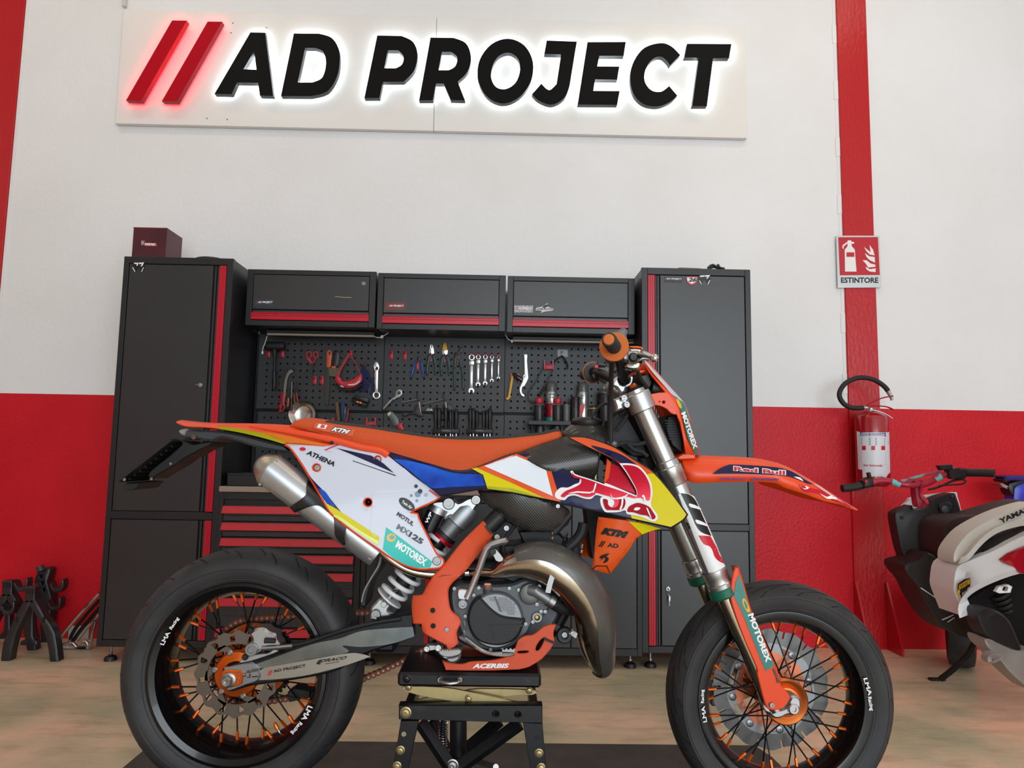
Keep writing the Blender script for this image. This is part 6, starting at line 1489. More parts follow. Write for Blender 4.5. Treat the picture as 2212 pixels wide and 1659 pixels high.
# ---------------------------------------------------------------- side panel
spo = smo(ZB((62, 318, 1), (92, 308, 1), (240, 318), (395, 330, 1), (520, 312, 1), (640, 325), (870, 360, 1), (945, 415), (1010, 462), (1210, 612), (1290, 668), (1392, 752, 1), (1330, 800), (1200, 858), (1128, 898, 1), (1192, 912, 1), (1208, 965), (1290, 1130), (1358, 1258), (1402, 1290), (1412, 1330), (1380, 1366), (1310, 1374), (1200, 1377), (1080, 1345), (960, 1280), (870, 1215), (760, 1140), (620, 1040), (480, 930), (425, 865), (380, 780), (300, 640), (230, 520), (150, 400), (105, 345)), 3)
spn = idw([(*ZB((70, 318))[0], .088), (*ZB((300, 330))[0], .092), (*ZB((640, 335))[0], .095), (*ZB((930, 420))[0], .098), (*ZB((330, 520))[0], .118), (*ZB((260, 570))[0], .128), (*ZB((700, 620))[0], .122), (*ZB((760, 810))[0], .134), (*ZB((450, 880))[0], .145), (*ZB((1100, 700))[0], .118), (*ZB((1330, 770))[0], .112), (*ZB((880, 1180))[0], .148), (*ZB((1100, 1000))[0], .135), (*ZB((1200, 1360))[0], .138), (*ZB((1370, 1310))[0], .132), (*ZB((850, 720))[0], .128), (*ZB((820, 1000))[0], .146)])
holes = [circ(*ZB((x, y))[0], r, 16) for x, y, r in ((332, 515, 8.5), (770, 810, 9), (853, 443, 7.5))]
b = B(); b.panel(spo, lambda x, y: N(spn(x, y)), .005, grid=12, holes=holes, ch=.0022); spl = sub(b, 'side_panel', [WHG, ORG], ang=45)
b = B(); b.panel(spo, lambda x, y: N(spn(x, y)), .004, grid=30, mirror=YB); sub(b, 'side_panel_far_side', WHG)
# orange edge of the panel: a slim lip just behind the decal
lip = [p for p in spo]; b = B(); b.tube([bp(x, y, spn(x, y) - .004) for x, y in lip], .0034, 6, closed=True); b.build('panel_lip', ORG, spl)
for (x, y, r) in ((332, 515, 8.5), (770, 810, 9), (853, 443, 7.5)):
    gx, gy = ZB((x, y))[0]; c = bp(gx, gy, spn(gx, gy)); s_ = (YB-.12)/FPX
    b = B(); b.lathe([(r*s_*1.12, .0022), (r*s_*1.0, .0024), (r*s_*.82, .0), (r*s_*.8, -.010), (r*s_*1.12, -.010)], c, NEAR, 24, closed=True); b.build('hole_collar', ORG, spl)
    b = B(); b.lathe([(r*s_*.85, -.012), (r*s_*.7, -.004 if x != 770 else -.012), (r*s_*.3, -.004 if x != 770 else -.012), (r*s_*.28, -.010), (0, -.010)], c, NEAR, 14); b.build('panel_bolt', STEEL if x != 770 else BLKM, spl)
decal(spl, 'navy_wedge', ZB((262, 575, 1), (330, 650), (420, 745), (540, 893, 1), (420, 820, 1), (380, 765), (310, 650)), spn, NAVY)
decal(spl, 'blue_foil', ZB((345, 690, 1), (400, 715), (445, 775), (490, 850, 1), (415, 812, 1), (385, 765)), spn, BLUEF, .002)
decal(spl, 'yellow_foil', ZB((405, 815, 1), (470, 848), (540, 893), (700, 995), (865, 1105, 1), (857, 1178, 1), (780, 1128), (620, 1022), (500, 935), (440, 875)), spn, YELF)
decal(spl, 'lime_band', ZB((470, 925, 1), (520, 925), (700, 1050), (860, 1140, 1), (857, 1176, 1), (780, 1126), (620, 1022)), spn, LIME, .0019)
teal = decal(spl, 'teal_foil', ZB((925, 1022, 1), (1010, 1085), (1150, 1190), (1320, 1318, 1), (1300, 1366, 1), (1190, 1368), (1080, 1338), (985, 1285), (897, 1212, 1), (910, 1120)), spn, TEALF)
dtext(teal, 'lettering', [('MOTOREX', ZB((1000, 1192), (1252, 1360), (1028, 1132)))], spn, WHT, .0022, .05, .0)
decal(teal, 'gold_ring', [(p[0], p[1]) for p in circ(*ZB((968, 1112))[0], 10, 14, 9)], spn, mat('gold_print', (226, 176, 20), .3), .002, 0, 1)
decal(teal, 'ring_centre', [(p[0], p[1]) for p in circ(*ZB((975, 1108))[0], 5.5, 14, 4.5)], spn, TEAL, .0026, 0, 1)
decal(spl, 'navy_dart', ZB((495, 345, 1), (800, 412, 1), (905, 480, 1), (992, 560, 1), (720, 440, 1)), spn, NAVY, .0012, 14, 1)
b = B()
decal(spl, 'red_line', ZB((395, 362, 1), (520, 312, 1), (528, 318, 1), (410, 365, 1), (1000, 575, 1), (1004, 582, 1)), spn, REDP, .0013, 0, 1)
decal(spl, 'black_line', ZB((640, 452, 1), (1006, 578, 1), (1006, 586, 1), (640, 458, 1)), spn, BLKP, .0016, 0, 1)
dtext(spl, 'lettering', [('ATHENA', ZB((240, 398), (478, 505), (260, 362)))], spn, BLKP, .0018, .04, .1)
decal(spl, 'red_dot_logo', [(p[0], p[1]) for p in circ(*ZB((212, 355))[0], 7, 14, 4)], spn, REDP, .0016, 0, 1)
decal(spl, 'black_oval', [(ZB((1102 + 66*math.cos(a) - 30*math.sin(a)*.6, 826 + 44*math.cos(a) + 36*math.sin(a)))[0]) for a in [2*PI*k/20 for k in range(20)]], spn, BLKP, .0016, 0, 1)
dtext(spl, 'oval_lettering', [('Twin Air', ZB((1055, 815), (1140, 872), (1068, 790)))], spn, WHT, .0024, .02, .2)
dtext(spl, 'small_lettering', [('MOTUL', ZB((1010, 918), (1150, 1015), (1030, 888)))], spn, BLKP, .0018, .05, .0)
dtext(spl, 'model_lettering', [('MX', ZB((1008, 1035), (1110, 1098), (1032, 992)))], spn, mat('silver_print', (96, 108, 120), .5), .0018, .03, .0)
dtext(spl, 'model_number', [('125', ZB((1110, 1100), (1225, 1172), (1135, 1058)))], spn, BLKP, .0018, .05, .0)
for k, (x, y, r) in enumerate(((1195, 740, 26), (1180, 672, 16), (1215, 715, 20), (1265, 745, 16), (1140, 752, 12), (1187, 795, 12))):
    decal(spl, 'cartoon_patch', [p for p in circ(*ZB((x, y))[0], r/3.95, 10)], spn, (mat('patch_blue', (110, 140, 170), .4), BLKP, BLKP, mat('patch_pale', (150, 170, 190), .4), mat('patch_grey', (120, 128, 136), .4), mat('patch_blue', (110, 140, 170), .4))[k], .0016 + .0002*k, 0, 1)
# fold line of the protection film
b = B(); b.tube([bp(x, y, spn(x, y) + .0012) for x, y in ZB((830, 1105), (790, 1050), (800, 940), (815, 735), (850, 728), (1290, 700))], .0007, 4); b.build('film_edge', WHT, spl)
bolt(*ZB((1358, 1310))[0], .134, .011, .004, STEEL, spl, 'panel_washer')
decal(spl, 'red_corner', ZB((1295, 700, 1), (1380, 755, 1), (1365, 768, 1), (1290, 712, 1)), spn, REDP, .0016, 0, 1)
# dark volume inside: airbox and rear frame
b = B(); b.panel(smo(ZB((300, 400), (700, 380), (1000, 500), (1250, 700), (1180, 900), (1200, 1200), (1000, 1150), (700, 950), (450, 700)), 2), N(.07), .14, grid=0, ch=.01); sub(b, 'air_box', PLB)

# ---------------------------------------------------------------- tank and shrouds
tnf = idw([(*ZD((100, 385))[0], .085), (*ZD((400, 300))[0], .085), (*ZD((520, 260))[0], .07), (*ZD((700, 380))[0], .105), (*ZD((640, 580))[0], .10), (*ZD((450, 420))[0], .115), (*ZD((600, 470))[0], .118)])
b = B(); b.panel(smo(ZD((60, 400, 1), (250, 325), (440, 262), (510, 246), (640, 300), (760, 370), (770, 480), (745, 570), (700, 640, 1), (500, 620), (240, 500)), 3), lambda x, y: N(tnf(x, y)), .05, grid=10, ch=.003); sub(b, 'carbon_tank', CARB)
b = B(); b.panel(smo(ZD((60, 400, 1), (250, 325), (440, 262), (510, 246), (640, 300), (760, 370), (770, 480), (745, 570), (700, 640, 1), (500, 620), (240, 500)), 3), lambda x, y: N(tnf(x, y)), .05, grid=14, mirror=YB); sub(b, 'carbon_tank_far_side', CARB)
b = B(); b.panel(ZD((250, 330), (500, 250), (760, 370), (740, 560), (300, 520)), N(.06), .12, grid=0, ch=.01); sub(b, 'tank_core', PLB)
tc = []
for (x, y, r) in ((660, 300, .088), (660, 250, .084), (655, 205, .074), (652, 165, .058), (655, 145, .046)): tc.append((r*.92, x, y))
b = B(); rr = [[bp(*ZD((x + 10, y))[0], 0) + V((r*math.cos(2*PI*j/28)*.98, r*.85*math.sin(2*PI*j/28), 0)) for j in range(28)] for r, x, y in tc]; b.loft(rr); sub(b, 'tank_neck', CARB, ang=60)
c = bp(*ZD((662, 150))[0], 0); b = B(); b.lathe([(.040, 0), (.044, .006), (.044, .014), (.036, .022), (.030, .024), (0, .024)], c + V((0, 0, -.004)), (0, 0, 1), 12); cap_ = sub(b, 'tank_cap', PLB)
b = B(); b.tube([bp(*p, n_) for p, n_ in zip(smo(ZE((230, 1500), (290, 1420), (360, 1320), (460, 1260), (560, 1270), (610, 1370), (650, 1520), (720, 1660), (770, 1720)), 3, False), [.03]*25)], .0042, 8); sub(b, 'breather_hose', RUB)
shn = idw([(*ZB((880, 360))[0], .094), (*ZB((1300, 520))[0], .103), (*ZB((1470, 560))[0], .106), (*ZB((1390, 745))[0], .112), (*ZB((1780, 690))[0], .125), (*ZD((60, 410))[0], .098), (*ZD((240, 600))[0], .125), (*ZD((430, 800))[0], .14), (*ZD((560, 620))[0], .128), (*ZD((800, 760))[0], .155), (*ZD((800, 895))[0], .155), (*ZD((1500, 910))[0], .19), (*ZD((1380, 1025))[0], .19), (*ZD((1200, 850))[0], .195), (*ZD((1280, 700))[0], .185), (*ZD((560, 265))[0], .09), (*ZD((760, 300))[0], .108), (*ZD((900, 380))[0], .13), (*ZD((1120, 520))[0], .165), (*ZD((1085, 740))[0], .165)])
so_ = smo(ZB((880, 352, 1), (1100, 425), (1300, 482), (1470, 532), (1580, 545), (1700, 517), (2030, 398)) + ZD((260, 430), (520, 558), (690, 612), (830, 660), (960, 705), (1085, 752, 1), (1080, 700), (1000, 560), (930, 470), (800, 395), (640, 318), (508, 256, 1), (640, 258), (760, 290), (900, 345), (1050, 440), (1180, 520), (1270, 600), (1380, 730), (1470, 850), (1518, 915, 1), (1480, 962), (1380, 1026, 1), (1200, 985), (1000, 940), (800, 895), (480, 825), (430, 806), (240, 768), (0, 722)) + ZB((1800, 693), (1700, 700), (1500, 735), (1390, 750, 1), (1290, 668), (1210, 612), (1010, 462)), 3)
b = B(); b.panel(so_, lambda x, y: N(shn(x, y)), .004, grid=11, ch=.0018); shr = sub(b, 'tank_shroud', NAVY, ang=45)
b = B(); b.panel(so_, lambda x, y: N(shn(x, y)), .004, grid=26, mirror=YB); sub(b, 'tank_shroud_far_side', NAVY)
b = B(); b.tube([bp(x, y, shn(x, y) - .003) for x, y in so_], .0028, 6, closed=True); b.build('shroud_edge', PLB, shr)
S = lambda nm, pts, m, off=.0012, k=3, g=11: decal(shr, nm, pts, shn, m, off, g, k)
S('blue_foil', ZB((985, 440, 1), (1100, 452), (1300, 500), (1500, 560), (1742, 572, 1), (1768, 668, 1), (1500, 680), (1320, 692, 1), (1250, 645), (1130, 545)), BLUEF)
S('yellow_foil', ZB((1655, 522, 1), (1745, 505, 1), (2000, 640, 1), (2290, 780, 1), (2000, 722), (1790, 695, 1), (1752, 575, 1)), YELF, .0014, 1)
S('lime_band', ZB((1790, 672, 1), (2000, 690, 1), (2280, 775, 1), (2000, 722, 1), (1790, 695, 1)), LIME, .0018, 1)
S('orange_chevron', ZB((1700, 516, 1), (2036, 396, 1), (2318, 500, 1), (2345, 580, 1), (2415, 806, 1), (2290, 780, 1), (2000, 645, 1)), ORGG, .0020, 1)
S('white_plate', ZB((1762, 500, 1), (2032, 412, 1), (2286, 520, 1), (2346, 757, 1), (2050, 626, 1)), mat('white_gloss_plate', (228, 236, 246), .2, coat=.5), .0026, 1)
S('yellow_front', ZD((1165, 575, 1), (1225, 556, 1), (1290, 625), (1380, 735), (1468, 852), (1512, 914, 1), (1478, 958), (1380, 1020, 1), (1200, 980), (1045, 946, 1), (1035, 905, 1), (1200, 905)), YELF, .0014)
S('orange_arm', ZD((512, 256, 1), (640, 259), (758, 291), (900, 347), (1050, 442), (1180, 522), (1235, 565, 1), (1165, 570, 1), (1100, 500), (980, 415), (860, 365), (700, 325), (760, 372), (900, 440), (800, 396), (640, 320)), ORGG, .0014)
S('red_inner', ZD((1000, 562, 1), (930, 472), (880, 440), (950, 470), (1050, 530), (1120, 640), (1180, 800), (1085, 752, 1), (1078, 700)), REDF, .0016)
bull_w = ZD((520, 548, 1), (540, 540), (560, 568), (615, 588, 1), (700, 615), (812, 655, 1), (830, 648), (960, 700), (1085, 752, 1), (1080, 700), (1000, 560), (940, 478, 1), (1000, 476), (1060, 484), (1120, 510), (1180, 580), (1215, 660), (1222, 740), (1210, 800), (1215, 850), (1250, 895), (1268, 935), (1255, 965), (1215, 972), (1140, 938), (1070, 920), (1005, 910), (990, 878), (940, 892), (870, 896), (815, 890), (782, 830), (778, 775), (800, 765, 1), (740, 748), (700, 780), (640, 778), (560, 752), (505, 762), (475, 790), (430, 786), (394, 765), (396, 725), (440, 684), (500, 684), (560, 655), (596, 640), (598, 600), (550, 592))
bull_r = ZD((532, 552, 1), (560, 580), (612, 598, 1), (700, 625), (815, 668, 1), (960, 715), (1090, 765, 1), (1088, 700), (1012, 560), (965, 492, 1), (1050, 496), (1110, 522), (1165, 585), (1200, 665), (1206, 740), (1192, 795), (1120, 770, 1), (1060, 775, 1), (1000, 760), (960, 765), (990, 800), (985, 840), (940, 862), (880, 858), (900, 820), (880, 770), (800, 745), (745, 728), (700, 700, 1), (740, 730), (698, 762), (640, 762), (560, 735), (500, 745), (468, 768), (440, 755), (480, 715), (540, 690), (605, 655), (612, 612), (550, 600))
bw = S('bull_outline', bull_w, WHT, .0034); S('bull_body', bull_r, REDF, .0056)
S('bull_leg', ZD((800, 785), (840, 790), (845, 830), (880, 855), (925, 840), (945, 775), (985, 780), (990, 830), (960, 872), (870, 876), (822, 866)), mat('bull_dark', (166, 12, 34), .4, spec=.1), .0060)
S('bull_head', ZD((1010, 890), (1020, 850), (1060, 825), (1110, 815), (1190, 845), (1225, 890), (1250, 935), (1225, 955), (1180, 925), (1120, 915), (1060, 895)), mat('bull_dark', (166, 12, 34), .4, spec=.1), .0060)
S('bull_eye', ZD((1062, 870), (1085, 852), (1120, 858), (1105, 875), (1080, 880)), WHT, .0082, 2, 0)
S('bull_line', ZD((720, 730), (735, 690), (745, 650), (733, 650), (722, 690), (712, 726)), WHT, .0082, 2, 0); S('bull_line', ZD((500, 735), (580, 715), (690, 722), (730, 700), (690, 735), (580, 728)), WHT, .0082, 2, 0); S('bull_line', ZD((865, 730), (880, 768), (925, 770), (985, 755), (1025, 728), (985, 772), (925, 784), (876, 776)), WHT, .0082, 2, 0); S('bull_line', ZD((940, 870), (955, 830), (960, 778), (974, 780), (970, 830), (955, 872)), WHT, .0082, 2, 0); S('bull_line', ZD((1130, 760), (1150, 745), (1165, 790), (1155, 805), (1145, 770)), WHT, .0082, 2, 0); S('bull_line', ZD((1170, 860), (1200, 930), (1215, 950), (1205, 920), (1182, 862)), WHT, .0082, 2, 0)
bolt(*ZD((665, 278))[0], .102, .010, .0016, BLKM, shr, 'shroud_bolt'); bolt(*ZD((415, 842))[0], .12, .006, .003, STEEL, shr, 'shroud_screw')
# inner wall of the shroud window
b = B(); b.panel(ZD((832, 428), (870, 480), (940, 500), (1010, 590), (1075, 705), (1080, 745), (840, 650), (805, 655)), lambda x, y: N(shn(x, y) - .02), .003, grid=12); sub(b, 'shroud_inner_face', REDF)
b = B(); b.panel(ZD((838, 440), (870, 470), (850, 600), (806, 655)), lambda x, y: N(shn(x, y) - .016), .003, grid=0); sub(b, 'shroud_inner_rib', ORGG)
b = B(); b.tube([bp(*p, .075) for p in smo(ZD((770, 395), (745, 450), (735, 550), (735, 620)), 3, False)], .007, 10); sub(b, 'vent_pipe', mat('pipe_olive', (120, 112, 84), .3, .6))
# lower radiator wing
wn = idw([(*ZD((760, 940))[0], .145), (*ZD((1290, 1035))[0], .165), (*ZD((1020, 980))[0], .165), (*ZD((870, 1180))[0], .158), (*ZD((710, 1380))[0], .125), (*ZD((865, 1415))[0], .130), (*ZD((1060, 1150))[0], .15), (*ZD((740, 1150))[0], .135)])
wo = smo(ZD((762, 935, 1), (1000, 963), (1150, 992), (1302, 1036, 1), (1220, 1055), (1140, 1085), (1080, 1130), (1030, 1210), (960, 1300), (866, 1420, 1), (830, 1418), (706, 1382, 1), (722, 1290), (745, 1050)), 3)
b = B(); b.panel(wo, lambda x, y: N(wn(x, y)), .005, grid=12, ch=.003); wg = sub(b, 'radiator_wing', ORGG)
b = B(); b.panel(wo, lambda x, y: N(wn(x, y)), .005, grid=30, mirror=YB); sub(b, 'radiator_wing_far_side', ORGG)
decal(wg, 'yellow_tip', ZD((1018, 972, 1), (1150, 994), (1296, 1036, 1), (1220, 1052), (1135, 1084, 1)), wn, YELF)
dtext(wg, 'logo_lettering', [('KTM', ZD((778, 1082), (1000, 1120), (800, 1024)))], wn, BLKP, .002, .10, .2)
dtext(wg, 'lettering', [('AD', ZD((836, 1193), (930, 1203), (842, 1156)))], wn, BLKP, .002, .03)
dtext(wg, 'slashes', [('//', ZD((760, 1188), (806, 1195), (778, 1136)))], wn, BLKP, .002, .05)
decal(wg, 'emblem', ZD((770, 1318), (790, 1290), (768, 1285), (790, 1262), (858, 1245), (830, 1270), (850, 1290), (835, 1318), (800, 1330), (818, 1300), (815, 1280), (800, 1290)), wn, BLKP, .002, 0, 2)
decal(wg, 'edge_line', ZD((706, 1380), (740, 1350), (835, 1350), (864, 1418), (858, 1418), (828, 1358), (745, 1358), (715, 1386)), wn, BLKP, .0016, 0, 1)
# carbon air duct below the shroud
cn = idw([(*ZB((1720, 740))[0], .08), (*ZB((2400, 840))[0], .09), (*ZB((2200, 920))[0], .118), (*ZB((2000, 900))[0], .105), (*ZB((2300, 1060))[0], .085), (*ZB((2480, 950))[0], .085)])
b = B(); b.panel(smo(ZB((1705, 715, 1), (2000, 730), (2300, 790), (2410, 830), (2485, 872), (2495, 930), (2480, 1000), (2390, 1046), (2260, 1066), (2090, 1042), (1960, 965), (1850, 885), (1760, 805)), 3), lambda x, y: N(cn(x, y)), .08, grid=10, ch=.004); sub(b, 'carbon_air_duct', CARB)
b = B(); b.tube([bp(*p, .1) for p in ZC((1075, 160), (1190, 50))], [.0215, .0225], 18); sub(b, 'frame_tube_stub', PLB)
for s_ in (1, -1):
    b = B(); c1 = bp(*ZD((960, 480))[0], .115*s_) ; b.panel(ZD((860, 360), (1100, 420), (1130, 860), (880, 860)), N(.11 if s_ > 0 else -.03), .08, grid=0, ch=.004); sub(b, 'radiator', BLKM)
b = B(); b.panel(ZD((640, 820), (1010, 860), (960, 1310), (700, 1290)), N(-.03), .07, grid=0, ch=.004); sub(b, 'far_radiator', BLKM)
b = B(); b.panel(ZD((850, 110), (1000, 30), (1180, 330), (1200, 430), (1050, 440), (860, 300)), N(.05), .1, grid=0, ch=.01); sub(b, 'frame_head', BLKM)

# ---------------------------------------------------------------- front fork
f0, f1 = (1391.1, 887.6), (1558.2, 1269.9); FA, FB = bp(*f0, .1), bp(*f1, .1)
def mir(p): return V((p.x, 2*YB - p.y, p.z))
def fk(t_, far=False):
    p = FA + (FB-FA)*t_; return mir(p) if far else p
FORKA = mat('fork_alu', (188, 190, 190), .3, .92, bump=(50, .03, .0005)); FORKG = mat('fork_lower_grey', (140, 138, 130), .36, .8); STANCH = mat('fork_chrome', (196, 188, 172), .12, 1.0)
def fork(far):
    fr = thing('fork_leg', None, None, fk(.5, far)); put(fr, moto, fk(.5, far)); fr['label'] = 'far fork leg' if far else 'near silver fork leg with white sticker'
    def seg(name, m, st, n=28): b = B(); b.tube([fk(t_, far) for t_, r in st], [r for t_, r in st], n); return b.build(name, m, fr)
    seg('upper_tube', FORKA, [(-.12, .0255), (.30, .0258)])
    seg('collar', FORKA, [(.285, .0262), (.29, .0290), (.32, .0300), (.325, .0325), (.375, .0330), (.38, .0315), (.415, .0310), (.425, .0285)])
    seg('lower_tube', FORKG if far else FORKA, [(.42, .0282), (.60, .0275), (.90, .0275)])
    seg('seal_head', FORKA, [(.895, .0278), (.90, .0320), (.93, .0325), (.94, .0305), (.97, .0315), (.975, .0335), (1.0, .0330)])
    seg('dust_seal', GREENP, [(.995, .0345), (1.0, .0365), (1.035, .0365), (1.045, .033)])
    seg('inner_tube', STANCH, [(1.02, .0225), (1.66, .0225)])
    seg('fork_cap', BLKM, [(-.135, .021), (-.12, .0235), (-.115, .0235)])
    return fr
fnr, ffr = fork(False), fork(True)
b = B(); b.lathe([(.010, 0), (.010, .006), (.007, .010), (0, .010)], fk(-.136), (FA-FB).normalized(), 8); b.build('clicker', ANOD, fnr)
lf = math.hypot(f1[0]-f0[0], f1[1]-f0[1])
def fkn(x, y, r=.0285):
    d = ((x-f0[0])*(f1[1]-f0[1]) - (y-f0[1])*(f1[0]-f0[0]))/lf/834.0 - .006
    return .1 + math.sqrt(max(r*r - d*d, (r*.12)**2))
F_ = lambda nm, pts, m, off, k=3: decal(fnr, nm, pts, fkn, m, off, 6, k)
F_('white_sticker', ZD((1442, 742, 1), (1470, 728, 1), (1560, 750), (1600, 800), (1720, 1060), (1850, 1372, 1), (1780, 1400), (1702, 1412, 1), (1580, 1110)), WHT, .0008)
F_('black_letter', ZD((1464, 733, 1), (1530, 742), (1585, 785), (1640, 900), (1726, 1098, 1), (1640, 1065), (1595, 1010), (1560, 930)), BLKP, .0016)
for q in (((1532, 822), (1560, 824), (1612, 846), (1640, 868), (1622, 872), (1600, 864), (1545, 850)), ((1588, 960), (1615, 962), (1668, 986), (1694, 1012), (1678, 1012), (1655, 1004), (1602, 990))): F_('white_slot', ZD(*q), WHT, .0024, 2)
F_('red_letter', ZD((1615, 1093, 1), (1700, 1098), (1730, 1120), (1838, 1335, 1), (1790, 1312), (1755, 1275), (1735, 1220), (1710, 1185), (1660, 1165)), REDP, .0016)
F_('white_slot', ZD((1758, 1160), (1765, 1162), (1806, 1270), (1800, 1270)), WHT, .0024, 1)
dtext(fnr, 'size_mark', [('48', ZD((1500, 985), (1520, 1045), (1528, 975)))], fkn, BLKP, .001, .02)
# triple clamps and steering stem
b = B()
for t_ in (-.055,):
    c0 = fk(t_); axd = (FB-FA).normalized()
    for far in (False, True):
        b.tube([fk(-.10, far), fk(-.095, far), fk(-.005, far), fk(0, far)], [.033, .035, .035, .033], 24)
    m_ = Matrix.Rotation(-math.atan2((FB-FA).x, -(FB-FA).z), 3, 'Y')
    b.box((c0 + fk(t_, True))/2 + V((-.028, 0, .008)), (.045, .19, .030), m_, ch=.006)
sub(b, 'upper_triple_clamp', ALU)
b = B()
b.box((fk(.39) + fk(.39, True))/2 + V((-.03, 0, .01)), (.06, .2, .035), m_, ch=.006); sub(b, 'lower_triple_clamp', BLKM)
b = B(); b.tube([(fk(-.08) + fk(-.08, True))/2 + V((-.04, 0, 0)), (fk(.42) + fk(.42, True))/2 + V((-.04, 0, 0))], .028, 20); sub(b, 'steering_head', BLKM)
for x, y in ((720, 1180), (760, 1275)): 
    b = B(); b.lathe([(.008, 0), (.008, .012), (.004, .012), (.004, .006), (0, .006)], bp(*ZE((x, y))[0], .12), (.3, -1, 0), 12); sub(b, 'clamp_bolt', CHROME)
b = B(); b.panel(smo(ZE((600, 1200), (690, 1160), (790, 1140), (790, 1300), (700, 1350), (640, 1370), (630, 1300)), 2), N(.115), .05, grid=0, ch=.005); sub(b, 'clamp_ear', ALU)
b = B(); b.panel(smo(ZE((845, 1312), (900, 1275), (1120, 1165), (1190, 1145), (1262, 1180), (1250, 1222), (1180, 1258), (1090, 1302), (890, 1402)), 2), lambda x, y: N(fkn(x, y, .031) + .001), .006, grid=8, ch=.002); sub(b, 'rubber_strap', RUB)
b = B(); b.panel(smo(ZE((985, 1270), (1060, 1240), (1080, 1275), (1060, 1305), (1000, 1320)), 2), lambda x, y: N(fkn(x, y, .031) + .003), .003, grid=0); sub(b, 'strap_badge', PLB)

# ---------------------------------------------------------------- fork guards, axle clamp
gn = lambda x, y: .128
go = smo(ZF((668, -62, 1), (640, 30), (627, 200), (660, 330), (705, 460), (765, 610), (850, 805), (852, 850), (872, 930), (905, 1060), (932, 1132), (958, 1158), (1010, 1162), (1080, 1142), (1128, 1075), (1132, 1042), (1100, 1000), (1064, 965), (1050, 925), (1000, 790), (900, 560), (800, 330), (742, 130), (702, 0), (690, -45)), 3)
b = B(); b.panel(go, N(.132), .006, grid=0, ch=.002); gd = sub(b, 'fork_guard', ORG)
b = B(); b.panel(go, N(.132), .006, grid=0, mirror=YB); sub(b, 'fork_guard_far_side', ORG)
def frontwall(q0, side):
    # wrap of the guard round the front of the leg
    rows = []
    for x, y in q0:
        p = bp(x, y, .130); rows.append([p, p + V((.006, .012, .002)), p + V((.008, .035, .003)), p + V((.004, .06, 0))])
    if side < 0: rows = [[mir(p) for p in r] for r in rows]
    return rows
edge = smo(ZF((690, -45), (702, 0), (742, 130), (800, 330), (900, 560), (1000, 790), (1050, 925)), 3, False)
for s_ in (1, -1): o = arch(frontwall(edge, s_), 'guard_wrap', ORG if s_ < 0 else ORG, gd if s_ > 0 else None, .003)
decal(gd, 'teal_sticker', ZF((655, 195, 1), (668, 80), (698, 5, 1), (742, 135), (800, 335), (900, 562), (1000, 780, 1), (925, 828, 1), (880, 722), (800, 522), (720, 325)), .132, TEAL, .0012)
dtext(gd, 'lettering', [('MOTOREX', ZF((770, 348), (928, 760), (818, 330)))], .132, WHT, .002, .05)
decal(gd, 'gold_ring', ZF((725, 215), (745, 210), (770, 250), (790, 310), (775, 328), (750, 300), (728, 255)), .132, mat('gold_print', (226, 176, 20), .3), .002, 0, 2)
decal(gd, 'ring_centre', ZF((738, 232), (752, 235), (768, 270), (770, 300), (752, 285)), .132, TEAL, .0026, 0, 2)
decal(gd, 'red_smudge', ZF((985, 800), (1010, 830), (1030, 890), (1050, 920), (1020, 930), (1010, 880), (990, 840)), .132, mat('mark_dark', (90, 50, 60), .3), .0014, 0, 2)
b = B(); b.panel(smo(ZF((915, 1100), (940, 1150), (1000, 1160), (1090, 1140), (1128, 1070), (1150, 1045), (1190, 1045), (1225, 1070), (1232, 1130), (1215, 1185), (1170, 1212), (1115, 1205), (1060, 1232), (1000, 1235), (955, 1195), (925, 1150)), 3), N(.118), .045, grid=0, ch=.006); ax1 = sub(b, 'axle_clamp', ALU)
b = B(); b.panel(smo(ZF((915, 1100), (940, 1150), (1000, 1160), (1090, 1140), (1190, 1045), (1232, 1130), (1170, 1212), (1060, 1232), (955, 1195)), 3), N(.118), .045, grid=0, mirror=YB); sub(b, 'axle_clamp_far_side', ALU)
c = bp(*ZF((1160, 1150))[0], .12); b = B(); b.lathe([(.0135, 0), (.0135, .004), (.011, .006), (.006, .006), (.005, .003), (0, .003)], c, NEAR, 20); b.build('axle_bolt', CHROME, ax1)
b = B(); b.tube([bp(*ZF((1160, 1150))[0], .1), mir(bp(*ZF((1160, 1150))[0], .1))], .011, 12); sub(b, 'front_axle', STEEL)
bolt(*ZF((975, 1117))[0], .1335, .007, .004, STEEL, gd, 'guard_screw')
# front caliper on the far side
fc = thing('front_caliper', None, None, bp(1550, 1500, -.085)); put(fc, moto, bp(1550, 1500, -.085)); fc['label'] = 'front brake caliper with orange bracket'
b = B(); b.panel(smo(ZF((452, 930), (500, 905), (590, 925), (612, 1010), (600, 1100), (520, 1130), (455, 1112)), 3), N(-.07), .05, grid=0, ch=.006); b.build('caliper_body', ALU, fc)
for y in (965, 1072): b = B(); b.lathe([(.0135, 0), (.0135, .004), (.012, .005), (0, .005)], bp(*ZF((560, y))[0], -.068), NEAR, 22); b.build('piston', mat('piston_dark', (56, 46, 46), .4, .5), fc)
b = B(); b.panel(smo(ZF((468, 810), (500, 775), (545, 800), (575, 870), (560, 895), (480, 890)), 3), N(-.06), .02, grid=0, ch=.003, holes=[circ(*ZF((500, 840))[0], 5, 12)]); b.build('caliper_bracket', ANO, fc)

